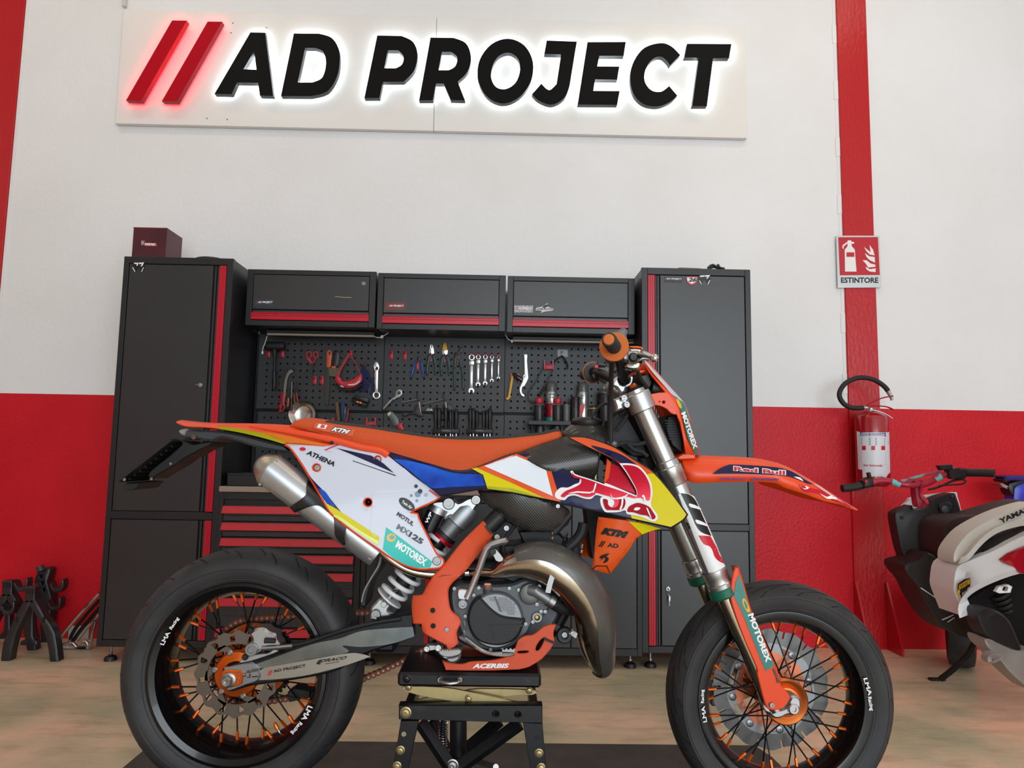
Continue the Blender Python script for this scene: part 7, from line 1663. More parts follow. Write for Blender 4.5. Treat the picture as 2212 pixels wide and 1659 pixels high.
# ---------------------------------------------------------------- front fender
fq = [(60, 172, 80, 300), (120, 176, 110, 400), (300, 180, 180, 465), (600, 190, 420, 462), (850, 206, 850, 456), (1050, 236, 1080, 470), (1200, 288, 1180, 520), (1350, 370, 1400, 588), (1550, 490, 1600, 662), (1750, 620, 1780, 700), (1900, 712, 1900, 745), (1975, 764, 1976, 770)]
rows = []; hwf = (.055, .062, .07, .075, .078, .078, .078, .075, .065, .048, .028, .008)
for x0, y0, x1, y1, h_ in curve3([[*q, h_] for q, h_ in zip(fq, hwf)], 4):
    (gx, gy), (ox, oy) = ZQ((x0, y0), (x1, y1))
    e = bp(ox, oy, h_); m1 = bp(ox*.6 + gx*.4, oy*.6 + gy*.4, h_*.98); m2 = bp(ox*.25 + gx*.75, oy*.25 + gy*.75, h_*.86); t_ = bp(gx, gy, h_*.55)
    near = [e, m1, m2, t_, V((t_.x, N(h_*.25), t_.z + .002)), V((t_.x, YB, t_.z + .003))]
    rows.append(near + [mir(p) for p in near[-2::-1]])
ff = arch(rows, 'front_fender', ORG)
fnf = idw([(ZQ((x, y))[0][0], ZQ((x, y))[0][1], v) for x, y, v in ((400, 300, .070), (400, 440, .076), (700, 240, .060), (700, 440, .078), (1000, 280, .060), (1000, 450, .078), (1300, 370, .055), (1300, 540, .076), (1600, 540, .045), (1600, 650, .064), (1850, 690, .032), (1850, 725, .036), (900, 350, .075), (1200, 420, .07), (1450, 500, .064))])
D_ = lambda nm, pts, m, off=.008, k=3: decal(ff, nm, pts, fnf, m, off, 8, k)
D_('navy_panel', ZQ((400, 370, 1), (480, 310), (580, 268, 1), (800, 275), (1100, 300), (1260, 345), (1400, 430), (1500, 485, 1), (1420, 470), (1250, 405), (1100, 385), (850, 372), (620, 366)), NAVY)
dtext(ff, 'logo_outline', [('Red Bull', ZQ((622, 340), (1196, 388), (622, 282)))], fnf, WHT, .0095, .09); dtext(ff, 'logo_lettering', [('Red Bull', ZQ((632, 335), (1186, 382), (632, 290)))], fnf, mat('logo_red', (190, 24, 44), .3), .011, .03)
dtext(ff, 'maker_lettering', [('DRACO  GRAPHX', ZQ((470, 436), (1130, 446), (476, 410)))], fnf, mat('purple_print', (60, 40, 130), .3), .0095, .03, .35)
D_('red_tip', ZQ((1330, 480, 1), (1450, 520), (1650, 570), (1850, 690), (1930, 740, 1), (1780, 690), (1560, 590), (1400, 560)), REDF, .008)
D_('white_swirl', ZQ((1340, 490), (1400, 540), (1450, 520), (1400, 500), (1420, 530), (1370, 520)), WHT, .0095, 2); D_('white_swirl', ZQ((1560, 580), (1640, 620), (1700, 600), (1760, 650), (1700, 640), (1640, 640)), WHT, .0095, 2); D_('white_swirl', ZQ((1280, 400), (1350, 410), (1385, 450), (1340, 430)), WHT, .0095, 2); D_('white_swirl', ZQ((1500, 480), (1560, 500), (1700, 600), (1830, 690), (1700, 620), (1540, 510)), mat('tip_pale', (222, 170, 165), .3), .0095, 2)
b = B(); b.panel(ZD((1428, 430), (1500, 380), (1590, 405), (1590, 440), (1460, 450)), N(.07), .14, grid=0, ch=.004); sub(b, 'fender_mount', ORG)

# ---------------------------------------------------------------- number plate mask and what sits behind it
def EE(x, y): return ZE((x, y))[0]
def DD(x, y): return ZD((x, y))[0]
ms = [(EE(1050, 650), EE(1072, 622)), (EE(1130, 790), EE(1200, 760)), (EE(1220, 905), EE(1330, 900)), (EE(1300, 1000), EE(1450, 1030)), (EE(1375, 1090), EE(1560, 1150)), (EE(1440, 1170), EE(1632, 1235)), (EE(1500, 1290), EE(1672, 1340)), (EE(1550, 1450), EE(1722, 1490)), (DD(1462, 130), DD(1530, 135)), (DD(1490, 270), DD(1572, 270)), (DD(1508, 400), DD(1614, 395))]
rows = []
for (e, f), h_ in zip(ms, (.05, .07, .085, .095, .10, .10, .10, .098, .095, .09, .085)):
    E_ = bp(*e, h_); Fp = bp(*f, h_*.62)
    near = [E_, E_*.55 + Fp*.45 + V((.0, -.004, 0)), Fp, V((Fp.x + .012, N(h_*.3), Fp.z)), V((Fp.x + .016, YB, Fp.z))]
    rows.append(near + [mir(p) for p in near[-2::-1]])
mk = arch(rows, 'number_plate', ORG)
mo = [ms[i][0] for i in range(11)]; mf = [ms[i][1] for i in range(11)]
def mixp(i, k): return (mo[i][0]*(1-k) + mf[i][0]*k, mo[i][1]*(1-k) + mf[i][1]*k)
mnf = idw([(*p, v) for i, h_ in enumerate((.05, .07, .085, .095, .10, .10, .10, .098, .095, .09, .085)) for p, v in ((mixp(i, 0), h_), (mixp(i, .45), h_*.83 + .004), (mixp(i, 1), h_*.62))])
decal(mk, 'white_field', [mixp(i, .45) for i in range(0, 5)] + [mf[5]] + [mf[i] for i in range(4, -1, -1)], mnf, mat('mask_white', (196, 196, 206), .25, coat=.1), .009, 8, 2)
decal(mk, 'teal_field', [mixp(i, .45) for i in range(4, 10)] + [mixp(10, .75), mf[10]] + [mf[i] for i in range(9, 5, -1)] + [mf[5]], mnf, TEAL, .009, 8, 2)
dtext(mk, 'lettering', [('MOTOREX', [DD(1466, 50), DD(1572, 362), DD(1503, 32)])], mnf, WHT, .0105, .05)
decal(mk, 'gold_ring', [EE(1525, 1195), EE(1560, 1200), EE(1600, 1270), EE(1605, 1330), EE(1570, 1310), EE(1545, 1260)], mnf, mat('gold_print', (226, 176, 20), .3), .0105, 0, 2)
b = B(); b.panel(smo([EE(1122, 1140), EE(1165, 1112), EE(1370, 1090), EE(1450, 1170), EE(1500, 1290), EE(1535, 1420), EE(1440, 1392), EE(1390, 1340), EE(1290, 1290), EE(1180, 1262)], 2), N(.112), .004, grid=0, ch=.0015, holes=[circ(*EE(1340, 1235), 3.3, 12), circ(*EE(1278, 1228), 1.4, 8)]); sub(b, 'plate_bracket', mat('bracket_orange', (232, 92, 62), .5))
b = B(); b.tube([bp(*EE(1150, 1020), .04), bp(*EE(1240, 1040), .04)], [.028, .030], 22); sub(b, 'headlight_bucket', PLB)
b = B(); b.panel(smo([EE(905, 775), EE(1060, 755), EE(1050, 790), EE(940, 820), EE(915, 820)], 2), N(.05), .1, grid=0, ch=.003); sub(b, 'plate_top_mount', ORG)
b = B(); b.panel([DD(1345, 70), DD(1430, 60), DD(1490, 300), DD(1480, 400), DD(1380, 330), DD(1330, 200)], N(.06), .12, grid=0, ch=.006); rg = sub(b, 'regulator', BLKM)
for k in range(8): b = B(); x = 1328 + k*5; y = 110 + k*22; b.panel([DD(x, y), DD(x + 78, y + 2), DD(x + 78, y + 12), DD(x, y + 10)], N(.066), .008, grid=0); b.build('cooling_fin', BLKM, rg, smooth=False)
b = B(); b.panel([EE(930, 830), EE(1130, 790), EE(1200, 950), EE(1130, 1060), EE(960, 960)], N(.05), .1, grid=0, ch=.008); sub(b, 'instrument_cluster', PLB)

# ---------------------------------------------------------------- handlebar and controls
hb_px = [(765, 960, .02), (750, 905, .06), (725, 760, .12), (700, 640, .18), (655, 530, .235), (600, 415, .30), (520, 297, .415)]
near = [bp(*EE(x, y), n_) for x, y, n_ in hb_px]
far = [mir(p) + V((.042, 0, .016))*(abs(n_)/.42) for p, (_, _, n_) in zip(near, hb_px)]
cl = [list(p) for p in near[::-1][1:]] + [list(p) for p in far[:-1]]
b = B(); b.tube([V(p) for p in curve3(cl, 5)], .0143, 14); sub(b, 'handlebar', BLKM)
GRIPM = mat('grip_grey_rubber', (46, 45, 44), .7, bump=(500, .5, .001)); GRO = mat('grip_orange', (206, 104, 32), .6, bump=(260, .5, .0015))
for pts_, nm in ((near, 'grip'), (far, 'grip')):
    a, e = pts_[-2], pts_[-1]; d = (e-a).normalized()
    b = B(); b.tube([a, e - d*.006, e - d*.002, e], [.0165, .0165, .0155, .0145], 22)
    for k in range(12): b.tube([a + (e-a)*(.08 + .07*k), a + (e-a)*(.10 + .07*k), a + (e-a)*(.12 + .07*k)], [.0165, .0172, .0165], 22)
    g = sub(b, nm, GRIPM)
    b = B(); b.lathe([(.0118, -.004), (.0118, .0012), (.008, .002), (0, .002)], e, d, 20); b.build('end_cap', GRO, g)
    b = B(); b.lathe([(.0335, -.004), (.0345, -.002), (.0345, .001), (.033, .003), (.017, .003), (.017, -.004)], a + d*.006, d, 36, closed=True); b.mt(1).lathe([(.031, -.010), (.032, -.008), (.032, -.004), (.031, -.003), (.016, -.003), (.016, -.010)], a + d*.006, d, 36, closed=True); b.build('grip_flange', [GRO, PLG], g)
b = B(); a, d = near[-2], (near[-1]-near[-2]).normalized()
b.panel(smo([EE(585, 215), EE(640, 170), EE(700, 130), EE(760, 124), EE(800, 170), EE(790, 240), EE(815, 330), EE(826, 400), EE(795, 440), EE(700, 470), EE(600, 400)], 3), N(.285), .035, grid=0, ch=.006); sub(b, 'throttle_housing', mat('housing_grey', (104, 104, 106), .5))
b = B(); b.panel(smo([EE(470, 560), EE(520, 600), EE(560, 630), EE(610, 600), EE(580, 640), EE(520, 640)], 2), N(.27), .02, grid=0, ch=.003); sub(b, 'throttle_cable_cover', PLG)
b = B(); b.tube([bp(*p, n_) for p, n_ in zip([EE(575, 600), EE(562, 700), EE(550, 1000), EE(546, 1400), EE(545, 1640), DD(866, 300)], (.27, .24, .17, .13, .12, .115))], .0062, 10); sub(b, 'throttle_cable', RUB)
b = B(); b.panel(smo([EE(832, 420), EE(1000, 425), EE(1022, 500), EE(1000, 520), EE(815, 520), EE(822, 460)], 2), N(.235), .05, grid=0, ch=.006); mc = sub(b, 'master_cylinder', ALU)
b = B(); b.panel(smo([EE(832, 418), EE(845, 392), EE(1010, 405), EE(1018, 440), EE(1000, 430)], 2), N(.237), .054, grid=0, ch=.003); b.build('reservoir_lid', ANOD, mc)
b = B(); b.tube([bp(*EE(800, 560), .23), bp(*EE(960, 560), .23)], [.016, .016], 16); b.panel(smo([EE(660, 590), EE(760, 500), EE(830, 495), EE(830, 560), EE(900, 620), EE(860, 650), EE(760, 610)], 2), N(.225), .02, grid=0, ch=.004); b.build('lever_perch', ALU, mc)
b = B(); b.lathe([(.011, 0), (.012, .004), (.008, .010), (0, .010)], bp(*EE(880, 570), .245), NEAR, 12); b.build('pivot_cap', PLB, mc)
b = B(); b.tube([bp(*EE(x, y), n_) for x, y, n_ in ((930, 560, .215), (1000, 540, .24), (1060, 535, .28), (1110, 550, .34), (1150, 565, .375), (1170, 572, .39))], [.011, .012, .010, .008, .007, .007], 12); b.sphere(bp(*EE(1200, 580), .40), .0098, 14); sub(b, 'brake_lever', mat('lever_alu', (206, 204, 200), .2, 1.0))
b = B(); b.panel(smo([EE(760, 660), EE(830, 640), EE(980, 650), EE(1000, 690), EE(960, 740), EE(870, 750), EE(780, 730)], 2), N(.2), .03, grid=0, ch=.005); sub(b, 'perch_clamp', mat('clamp_chrome', (190, 184, 172), .2, 1.0))
b = B(); b.tube([bp(*EE(x, y), n_) for x, y, n_ in ((900, 740, .17), (880, 765, .17), (940, 760, .15), (1000, 900, .12), (1090, 1020, .1))], .006, 8); sub(b, 'front_brake_hose', RUB)
# bar clamps
b = B(); b.panel(smo([EE(590, 905), EE(660, 850), EE(700, 960), EE(790, 965), EE(830, 930), EE(850, 830), EE(885, 880), EE(860, 970), EE(790, 1020), EE(770, 1080), EE(700, 1110), EE(640, 1030), EE(570, 990)], 3), N(.075), .15, grid=0, ch=.006); sub(b, 'bar_clamp', ALU)
b = B(); b.panel(smo([EE(575, 990), EE(640, 1030), EE(720, 1080), EE(720, 1130), EE(660, 1120), EE(600, 1070)], 2), N(.06), .12, grid=0, ch=.005); sub(b, 'lower_bar_mount', ALU)
# far side controls
b = B(); b.panel(smo([EE(345, 720), EE(420, 690), EE(530, 720), EE(540, 790), EE(525, 900), EE(480, 930), EE(420, 900), EE(360, 790)], 3), N(-.24), .05, grid=0, ch=.006); sw = sub(b, 'switch_block', mat('switch_grey', (96, 94, 92), .45))
b = B(); b.box(bp(*EE(332, 705), -.235), (.012, .012, .012)); b.build('red_button', mat('button_red', (190, 24, 50), .4), sw)
b = B(); b.panel(smo([EE(340, 650), EE(400, 640), EE(490, 670), EE(470, 700), EE(370, 690)], 2), N(-.23), .03, grid=0, ch=.003); b.build('clutch_perch', PLG, sw)
b = B(); b.panel([EE(265, 830), EE(310, 800), EE(330, 860), EE(290, 890)], N(-.25), .02, grid=0, ch=.002); b.build('rocker_switch', PLB, sw)
b = B(); b.panel(smo([EE(580, 720), EE(650, 680), EE(660, 750), EE(600, 790)], 2), N(.0), .03, grid=0, ch=.003); sub(b, 'kill_switch', PLB)
for q in (((660, 1430), (600, 1500), (540, 1640)), ((800, 1420), (730, 1540), (640, 1660))):
    b = B(); b.tube([bp(*EE(x, y), .075) for x, y in q], .005, 8); sub(b, 'wiring_loom', RUB)
b = B(); b.tube([bp(*p, .095) for p in smo([DD(905, 330), DD(960, 310), DD(1010, 305), DD(1080, 320), DD(1160, 300)], 3, False)], .0058, 8); b.tube([bp(*p, .1) for p in smo([DD(1010, 310), DD(1060, 360), DD(1130, 380), DD(1180, 420)], 3, False)], .006, 8); sub(b, 'radiator_hose', RUB)
b = B(); b.lathe([(.012, 0), (.014, .006), (.014, .010), (.010, .014), (0, .014)], bp(*DD(880, 330), .10), (0, -.3, 1), 14); sub(b, 'radiator_cap', CASTALU)

# ================================================================ scissor stand under the motorcycle
def floor_pt(px, py):
    d = _f*FPX + CR*(px - 1106.0) - CU*(py - 829.5); t_ = -CAMZ/d.z; return V((d.x*t_, d.y*t_, 0))
def floor_py(px, Y):
    lo, hi = 1000.0, 4000.0
    for _ in range(50):
        m_ = (lo+hi)/2
        if P(px, m_, Y).z > 0: lo = m_
        else: hi = m_
    return lo
YS0, YS1 = 1.80, 2.06
STB = mat('stand_black', (20, 21, 25), .35, .2, bump=(260, .12, .0006), var=((44, 46, 52), 26, .62, .8)); GOLDZ = mat('zinc_gold', (178, 160, 114), .4, .7, var=((156, 142, 98), 12, .4, .7))
std = thing('lift_stand', 'black scissor lift stand with gold arms under the motorcycle engine', 'stand', (P(1014, 1600, 1.92).x, 1.93, 0))
ptz = bp(1010, 1448.5, .125).z - .0025; pbz = P(1010, 1485, YS0).z; px0, px1 = P(858.5, 1470, YS0).x, P(1169, 1470, YS0).x
b = B(); rectbox(b, px0, px1, pbz, ptz, YS0, YS1, .006); pf = b.build('platform', STB, std)
b = B(); b.tube([P(*p, YS0 - q) for p, q in zip(ZH((822, 420), (830, 440), (860, 458), (925, 465), (990, 458), (1020, 440), (1028, 425)), (.002, .014, .02, .022, .02, .014, .002))], .0045, 8); b.build('carry_handle', STEEL, pf)
for x in (822, 1028): b = B(); b.lathe([(.009, 0), (.009, .004), (.006, .008), (0, .008)], P(*ZH((x, 420))[0], YS0), NEAR, 6); b.build('handle_nut', STEEL, pf)
def sbolt(x, y, Y, r, par, m=None): b = B(); b.lathe([(r*1.25, 0), (r*1.25, .002), (r, .003), (r*.8, .007), (r*.3, .008), (0, .006)], P(*ZH((x, y))[0], Y), NEAR, 14); b.build('bolt', m or GOLDZ, par)
sbolt(475, 412, YS0, .008, pf, STB)
for nm, pts, Y in (('scissor_arm', ((448, 492), (850, 503), (1100, 545), (1400, 605), (1690, 672), (1650, 684), (1300, 690), (1000, 655), (700, 610), (500, 560), (452, 535)), YS0 + .03), ('scissor_arm', ((500, 660), (800, 590), (1050, 545), (1230, 518), (1800, 532), (1782, 585), (1600, 590), (1440, 615), (1150, 650), (900, 690)), YS0 + .045)):
    b = B(); b.panel(smo(ZH(*pts), 2), Y, .006, grid=0, ch=.001); b.build(nm, GOLDZ, std); b = B(); b.panel(smo(ZH(*pts), 2), Y, .006, grid=0, mirror=(YS0+YS1)/2); b.build(nm, GOLDZ, std)
for x, y in ((493, 500), (1115, 618), (1745, 535)): sbolt(x, y, YS0 + .028, .007, std)
lz1_, lz0_ = P(1014, 1524, YS0).z, P(1014, 1557, YS0).z; b = B()
for Y in (YS0, YS1 - .03): b.panel(ZH((390, 690), (1885, 690), (1885, 880), (390, 840)), Y, .03, grid=0, ch=.003, holes=[circ(*ZH((1398, 783))[0], 6.2, 14), circ(*ZH((1628, 790))[0], 6.2, 14)] if Y == YS0 else ())
fx0, fx1 = P(*ZH((390, 760))[0], YS0).x, P(*ZH((1885, 780))[0], YS0).x
for x in (fx0 + .012, fx1 - .03): rectbox(b, x, x + .02, lz0_ + .002, lz1_ - .002, YS0 + .004, YS1 - .004)
b.build('lower_frame', STB, std); sbolt(465, 765, YS0, .011, std)
for Y in (YS0 + .004, YS1 - .022):
    for a, e, nm in (((412, 850), (600, 850), -1), ((1680, 868), (1885, 878), 1)):
        (x0, y0), (x1, y1) = ZH(a, e); yf = floor_py((x0+x1)/2, Y) ; k = (yf - y0)/102.3
        q = [(x0, y0), (x1, y1), (x1 + (-25 if nm < 0 else 9.5)*k*.9, yf), (x0 + (-18.7 if nm < 0 else 24)*k*.9, yf)]
        q[3] = (min(q[3][0], q[2][0] - 12), yf)
        b = B(); b.panel(q, Y, .018, grid=0, ch=.002); lg = b.build('leg', STB, std)
        if Y < 1.9:
            for hx, hy in (((410, 1155), (375, 1318)) if nm < 0 else ((1848, 1185), (1870, 1335))): sbolt(hx, hy, Y, .0085, lg)
            b = B(); b.lathe([(.006, .0004), (0, .0006)], P(*ZH((444, 990) if nm < 0 else (1830, 1025))[0], Y), NEAR, 12); b.build('hole_plug', mat('hole_beige', (150, 138, 112), .6) if nm < 0 else DARK, lg)
for a, e, Y in (((620, 870), (910, 1310), YS0 + .04), ((1650, 880), (1040, 1320), YS0 + .04), ((1440, 850), (1090, 1150), YS1 - .04), ((740, 850), (880, 1150), YS1 - .04)):
    p, q = P(*ZH(a)[0], Y), P(*ZH(e)[0], Y); b = B(); b.tube([p, q], .017, 4); b.build('brace', STB, std, smooth=False)
Ym = 1.93
p, q = P(*ZH((1010, 830))[0], Ym), P(*ZH((1010, 1200))[0], Ym); b = B(); b.tube([p, q], .022, 18); b.tube([q - V((0, 0, .0)), q - V((0, 0, .04))], [.032, .034], 18); b.tube([q - V((0, 0, .04)), V((q.x, q.y, .02))], .020, 14); b.build('hydraulic_cylinder', STB, std)
p = P(*ZH((850, 870))[0], Ym - .05); q = P(*ZH((850, 1130))[0], Ym - .05); b = B(); b.tube([p + (q-p)*(i/120) + V((.011*math.cos(i*.52), .011*math.sin(i*.52), 0)) for i in range(121)], .0016, 5); b.build('return_spring', CHROME, std); b = B(); b.tube([p + V((0, 0, .02)), q], .006, 8); b.build('spring_rod', STB, std)
sbolt(950, 1312, YS0 + .03, .012, std, STEEL)
fpz = P(*ZH((1210, 1275))[0], 1.9); e = P(*ZH((1400, 1332))[0], 1.72); b = B(); b.tube([fpz, e], .007, 8); b.build('pump_rod', STEEL, std)
for x in (P(*ZH((960, 1342))[0], Ym).x,): b = B(); b.box((x, Ym, .012), (.46, .05, .022), ch=.003); b.box((x - .20, Ym, .012), (.04, .30, .022), ch=.003); b.box((x + .20, Ym, .012), (.04, .30, .022), ch=.003); b.build('base_frame', STB, std)

# ---- rubber mat
A = [floor_pt(338, 1600), floor_pt(1630, 1613), floor_pt(1700, 1659), floor_pt(268, 1659)]
dl = (A[3]-A[0]).normalized(); dr = (A[2]-A[1]).normalized()
q = [A[0], A[1], A[1] + dr*.10, V((A[1].x + .10, 1.0, 0)), V((A[0].x + dl.x/dl.y*(1.0-A[0].y), 1.0, 0))]
b = B(); b.prism([p + V((0, 0, .0005)) for p in q], (0, 0, .004)); tag(b.build('floor_mat', mat('mat_grey', (62, 57, 54), .9, bump=(300, .6, .002), var=((74, 68, 64), 8, .4, .7)), smooth=False), 'dark grey floor mat under the motorcycle stand', 'mat')

# ================================================================ fire extinguisher and its sign
YE = YW - .02
es = thing('extinguisher_sign', 'red and white fire extinguisher sign on the red column', 'sign', P(1854, 620, YE))
b = B(); b.panel(ZX((133, 83), (400, 83), (412, 403), (143, 405)), YE, .004, grid=0); b.build('plate', mat('sign_alu', (206, 210, 212), .3, .5), es, smooth=False)
b = B(); b.panel(ZX((145, 93), (390, 92), (402, 326), (155, 328)), YE - .0006, 0, grid=0); b.build('red_field', mat('sign_red', (190, 26, 42), .35), es, smooth=False, recalc=False)
b = B()
for pts in (((187, 305), (185, 170), (200, 152), (205, 130), (178, 150), (180, 165), (171, 160), (172, 142), (203, 120), (204, 112), (224, 112), (226, 120), (243, 122), (243, 132), (226, 134), (230, 150), (247, 168), (258, 305)), ((303, 152), (325, 170), (345, 185), (338, 140), (360, 170), (370, 205), (340, 200), (320, 180)), ((310, 190), (335, 210), (370, 215), (373, 250), (340, 235), (320, 215)), ((295, 235), (320, 235), (345, 255), (374, 262), (375, 275), (330, 280), (315, 255)), ((313, 275), (340, 290), (376, 285), (376, 308), (340, 305), (320, 292))): b.panel(smo(ZX(*pts), 1), YE - .0012, 0, grid=0)
b.build('pictogram', WHT, es, smooth=False, recalc=False, kind='stuff')
b = B(); b.panel(ZX((196, 186), (244, 186), (245, 214), (196, 214)), YE - .0018, 0, grid=0); b.build('label_mark', mat('sign_red', (190, 26, 42), .35), es, smooth=False, recalc=False)
words([('ESTINTORE', ZX((162, 375), (393, 375), (162, 341)))], YE - .001, BLKP, es, bold=.03)
YX = YW - .13
fe = thing('fire_extinguisher', 'red fire extinguisher with a looped black hose hanging on the red column', 'fire extinguisher', P(1884, 1048, YX))
xc = P(1884, 970, YX).x; rE = .087; zt_ = P(1884, 899, YX).z; zb_ = P(1884, 1050, YX).z
b = B(); b.lathe([(rE*.8, zb_), (rE, zb_ + .015), (rE, zt_ - .02), (rE*.93, zt_), (rE*.6, zt_ + .022), (rE*.25, zt_ + .032), (rE*.22, zt_ + .045)], (xc, YX, 0), (0, 0, 1), 36); b.build('cylinder', mat('extinguisher_red', (158, 16, 30), .2, coat=.5), fe)
def ey(x, y):
    p = P(x, y, 1.0); a_ = p.x*p.x + 1; b_ = p.x*xc + YX; c_ = xc*xc + YX*YX - (rE + .0012)**2
    return (b_ - math.sqrt(max(b_*b_ - a_*c_, 0)))/a_
b = B(); b.panel(ZX((259, 1292), (460, 1294), (466, 1545), (440, 1578), (296, 1580), (294, 1530), (268, 1525)), ey, 0, grid=5); lb = b.build('label', mat('label_white', (216, 219, 226), .4), fe, recalc=False)
eo = lambda k: (lambda x, y: ey(x, y) - k)
b = B(); b.panel(ZX((280, 1297), (438, 1300), (440, 1325), (280, 1322)), eo(.001), 0, grid=5); b.build('blue_header', mat('label_blue', (40, 70, 150), .4), lb, recalc=False)
words([('ESTINTORE  FIRE EXTINGUISHER', ZX((284, 1318), (434, 1320), (284, 1305)))], eo(.002), WHT, lb, bold=.02)
b = B(); GRL = mat('label_grey_text', (130, 140, 175), .5)
for k in range(5): b.panel(ZX((285, 1332 + k*10), (345, 1332 + k*10), (345, 1337 + k*10), (285, 1337 + k*10)), eo(.002), 0, grid=4); b.panel(ZX((375, 1333 + k*10), (436, 1333 + k*10), (436, 1338 + k*10), (375, 1338 + k*10)), eo(.002), 0, grid=4)
for k in range(9): b.panel(ZX((287, 1414 + k*8), (440, 1415 + k*8), (440, 1418 + k*8), (287, 1417 + k*8)), eo(.002), 0, grid=4)
b.build('small_print', GRL, lb, recalc=False, kind='stuff')
b = B()
for x in (292, 350, 412): b.panel(ZX((x, 1382), (x + 23, 1382), (x + 23, 1407), (x, 1407)), eo(.002), 0, grid=4)
b.panel(ZX((290, 1490), (442, 1493), (442, 1496), (290, 1493)), eo(.002), 0, grid=4); b.build('red_icons', REDP, lb, recalc=False, kind='stuff')
words([('Ennr Antincendio', ZX((302, 1507), (420, 1510), (302, 1494)))], eo(.0015), REDP, lb, bold=.02)
Yh = YX - .02
b = B(); b.tube([P(*p, Yh - .02) for p in smo(ZX((300, 1147), (240, 1148), (190, 1130), (157, 1090), (155, 1045), (190, 995), (255, 964), (320, 962), (380, 980), (430, 1015), (452, 1042)), 4, False)], .0135, 12); b.build('hose', RUB, fe)
b = B(); b.tube([P(*p, Yh - .02) for p in ZX((450, 1040), (470, 1075), (478, 1100))], [.013, .010, .008], 10); b.build('hose_nozzle', ALU, fe); b = B(); b.tube([P(*p, Yh - .02) for p in ZX((275, 1148), (325, 1145))], .010, 10); b.build('hose_fitting', ALU, fe)
b = B(); b.tube([P(*p, Yh - .03) for p in smo(ZX((325, 1130), (370, 1105), (420, 1085), (482, 1074)), 3, False)], .006, 8, sc=(.6, 1.6)); b.tube([P(*p, Yh - .03) for p in smo(ZX((345, 1135), (400, 1135), (450, 1142), (484, 1158)), 3, False)], .006, 8, sc=(.6, 1.6)); b.build('squeeze_lever', mat('lever_red', (180, 20, 34), .4), fe)
b = B(); b.tube([P(*p, Yh) for p in ZX((345, 1190), (345, 1150))], .018, 14); b.tube([P(*p, Yh - .02) for p in smo(ZX((350, 1160), (400, 1170), (445, 1190), (480, 1213)), 3, False)], [.004]*10, 6); b.build('valve', ALU, fe)
b = B(); b.box((xc, YW - .045, zt_ - .04), (.06, .03, .05), ch=.003); b.build('wall_bracket', RED_S, fe)

# ================================================================ scooter at the right edge
sc = thing('scooter', 'white and black scooter with red handlebar parked by the red wall', 'scooter', (P(2090, 1440, 3.5).x, 3.5, 0))
def sy(x, y): return 3.66 - max(0, (x - 1960))*.0014
def sp2(name, pts, m, off=0.0, t_=.06, k=3, ch=.006, grid=0, sm=True): b = B(); b.panel(smo(ZS(*pts), k) if sm else ZS(*pts), (lambda x, y: sy(x, y) - off), t_, grid=grid, ch=ch); return b.build(name, m, sc)
def st2(name, pts, r, m, off=0.0, n=10, par=None): b = B(); b.tube([P(x, y, sy(x, y) - off) for x, y in smo(ZS(*pts), 3, False)], r, n); return b.build(name, m, par or sc)
SB = mat('scooter_black', (30, 30, 33), .5, bump=(500, .15, .0005)); SW = mat('scooter_white', (226, 226, 228), .28, coat=.3); SBR = mat('scooter_seat', (46, 34, 36), .55); SWV = mat('seat_white_vinyl', (212, 208, 200), .5); SRED = mat('bar_red', (168, 30, 56), .35, var=((186, 60, 84), 20, .5, .8)); SAL = mat('scooter_engine', (172, 168, 166), .55, .5, bump=(90, .3, .002))
sp2('leg_shield', ((478, 470), (505, 440), (590, 405, 1), (610, 438), (700, 420), (740, 362), (850, 326), (882, 345), (922, 490), (900, 560), (830, 700), (800, 770), (690, 715), (640, 780), (545, 850), (535, 740), (520, 700), (490, 560)), SB, .0, .08)
sp2('shield_rim', ((470, 470), (500, 435), (560, 380), (600, 350), (860, 318), (890, 345), (925, 490), (905, 560), (540, 760), (526, 820), (515, 760)), SW, -.085, .03)
sp2('floor_board', ((545, 800), (640, 770), (690, 715), (800, 785), (860, 830), (905, 930), (935, 1080), (1002, 1220), (992, 1282), (900, 1270), (790, 1200), (700, 1080), (620, 930), (560, 860)), SB, .10, .20)
sp2('foot_panel', ((642, 952), (740, 1020), (862, 1112), (785, 1165), (720, 1080)), mat('rubber_grip', (38, 38, 40), .7, bump=(200, .6, .002)), .106, .01, 2, .002)
st2('trim_line', ((642, 952), (750, 1025), (862, 1114), (850, 1135), (783, 1165)), .0028, SW, .112, 6); st2('trim_line', ((820, 1180), (880, 1142), (910, 1145), (935, 1200)), .0022, SW, .112, 6)
sp2('glove_box', ((705, 535), (760, 520), (775, 600), (720, 612)), SB, .012, .02, 1, .003); sp2('speaker_cover', ((770, 400), (820, 375), (855, 400), (840, 450), (785, 465)), mat('dark_grey', (40, 40, 43), .5), .01, .02, 3, .003); b = B(); b.lathe([(.018, 0), (.018, .006), (.010, .008), (0, .008)], P(*ZS((800, 430))[0], sy(2040, 1100) - .025), NEAR, 16); b.build('ignition_lock', PLG, sc)
for x, y in ((517, 485), (578, 728), (850, 345)): b = B(); b.lathe([(.010, 0), (.008, .005), (0, .005)], P(*ZS((x, y))[0], sy(*ZS((x, y))[0]) - .004), NEAR, 10); b.build('trim_screw', PLB, sc)
sp2('seat', ((815, 560), (870, 505), (960, 482), (1060, 480), (1200, 440), (1420, 385), (1500, 400), (1500, 520), (1150, 560), (1000, 650), (880, 760), (850, 808), (812, 700)), SBR, .16, .22, 3, .02)
ss = sp2('seat_band', ((882, 780), (885, 720), (920, 660), (1000, 575), (1150, 492), (1327, 425), (1500, 395), (1500, 520), (1327, 545), (1200, 580), (1120, 625), (1050, 690), (980, 770), (910, 798)), SWV, .30, .14, 3, .02)
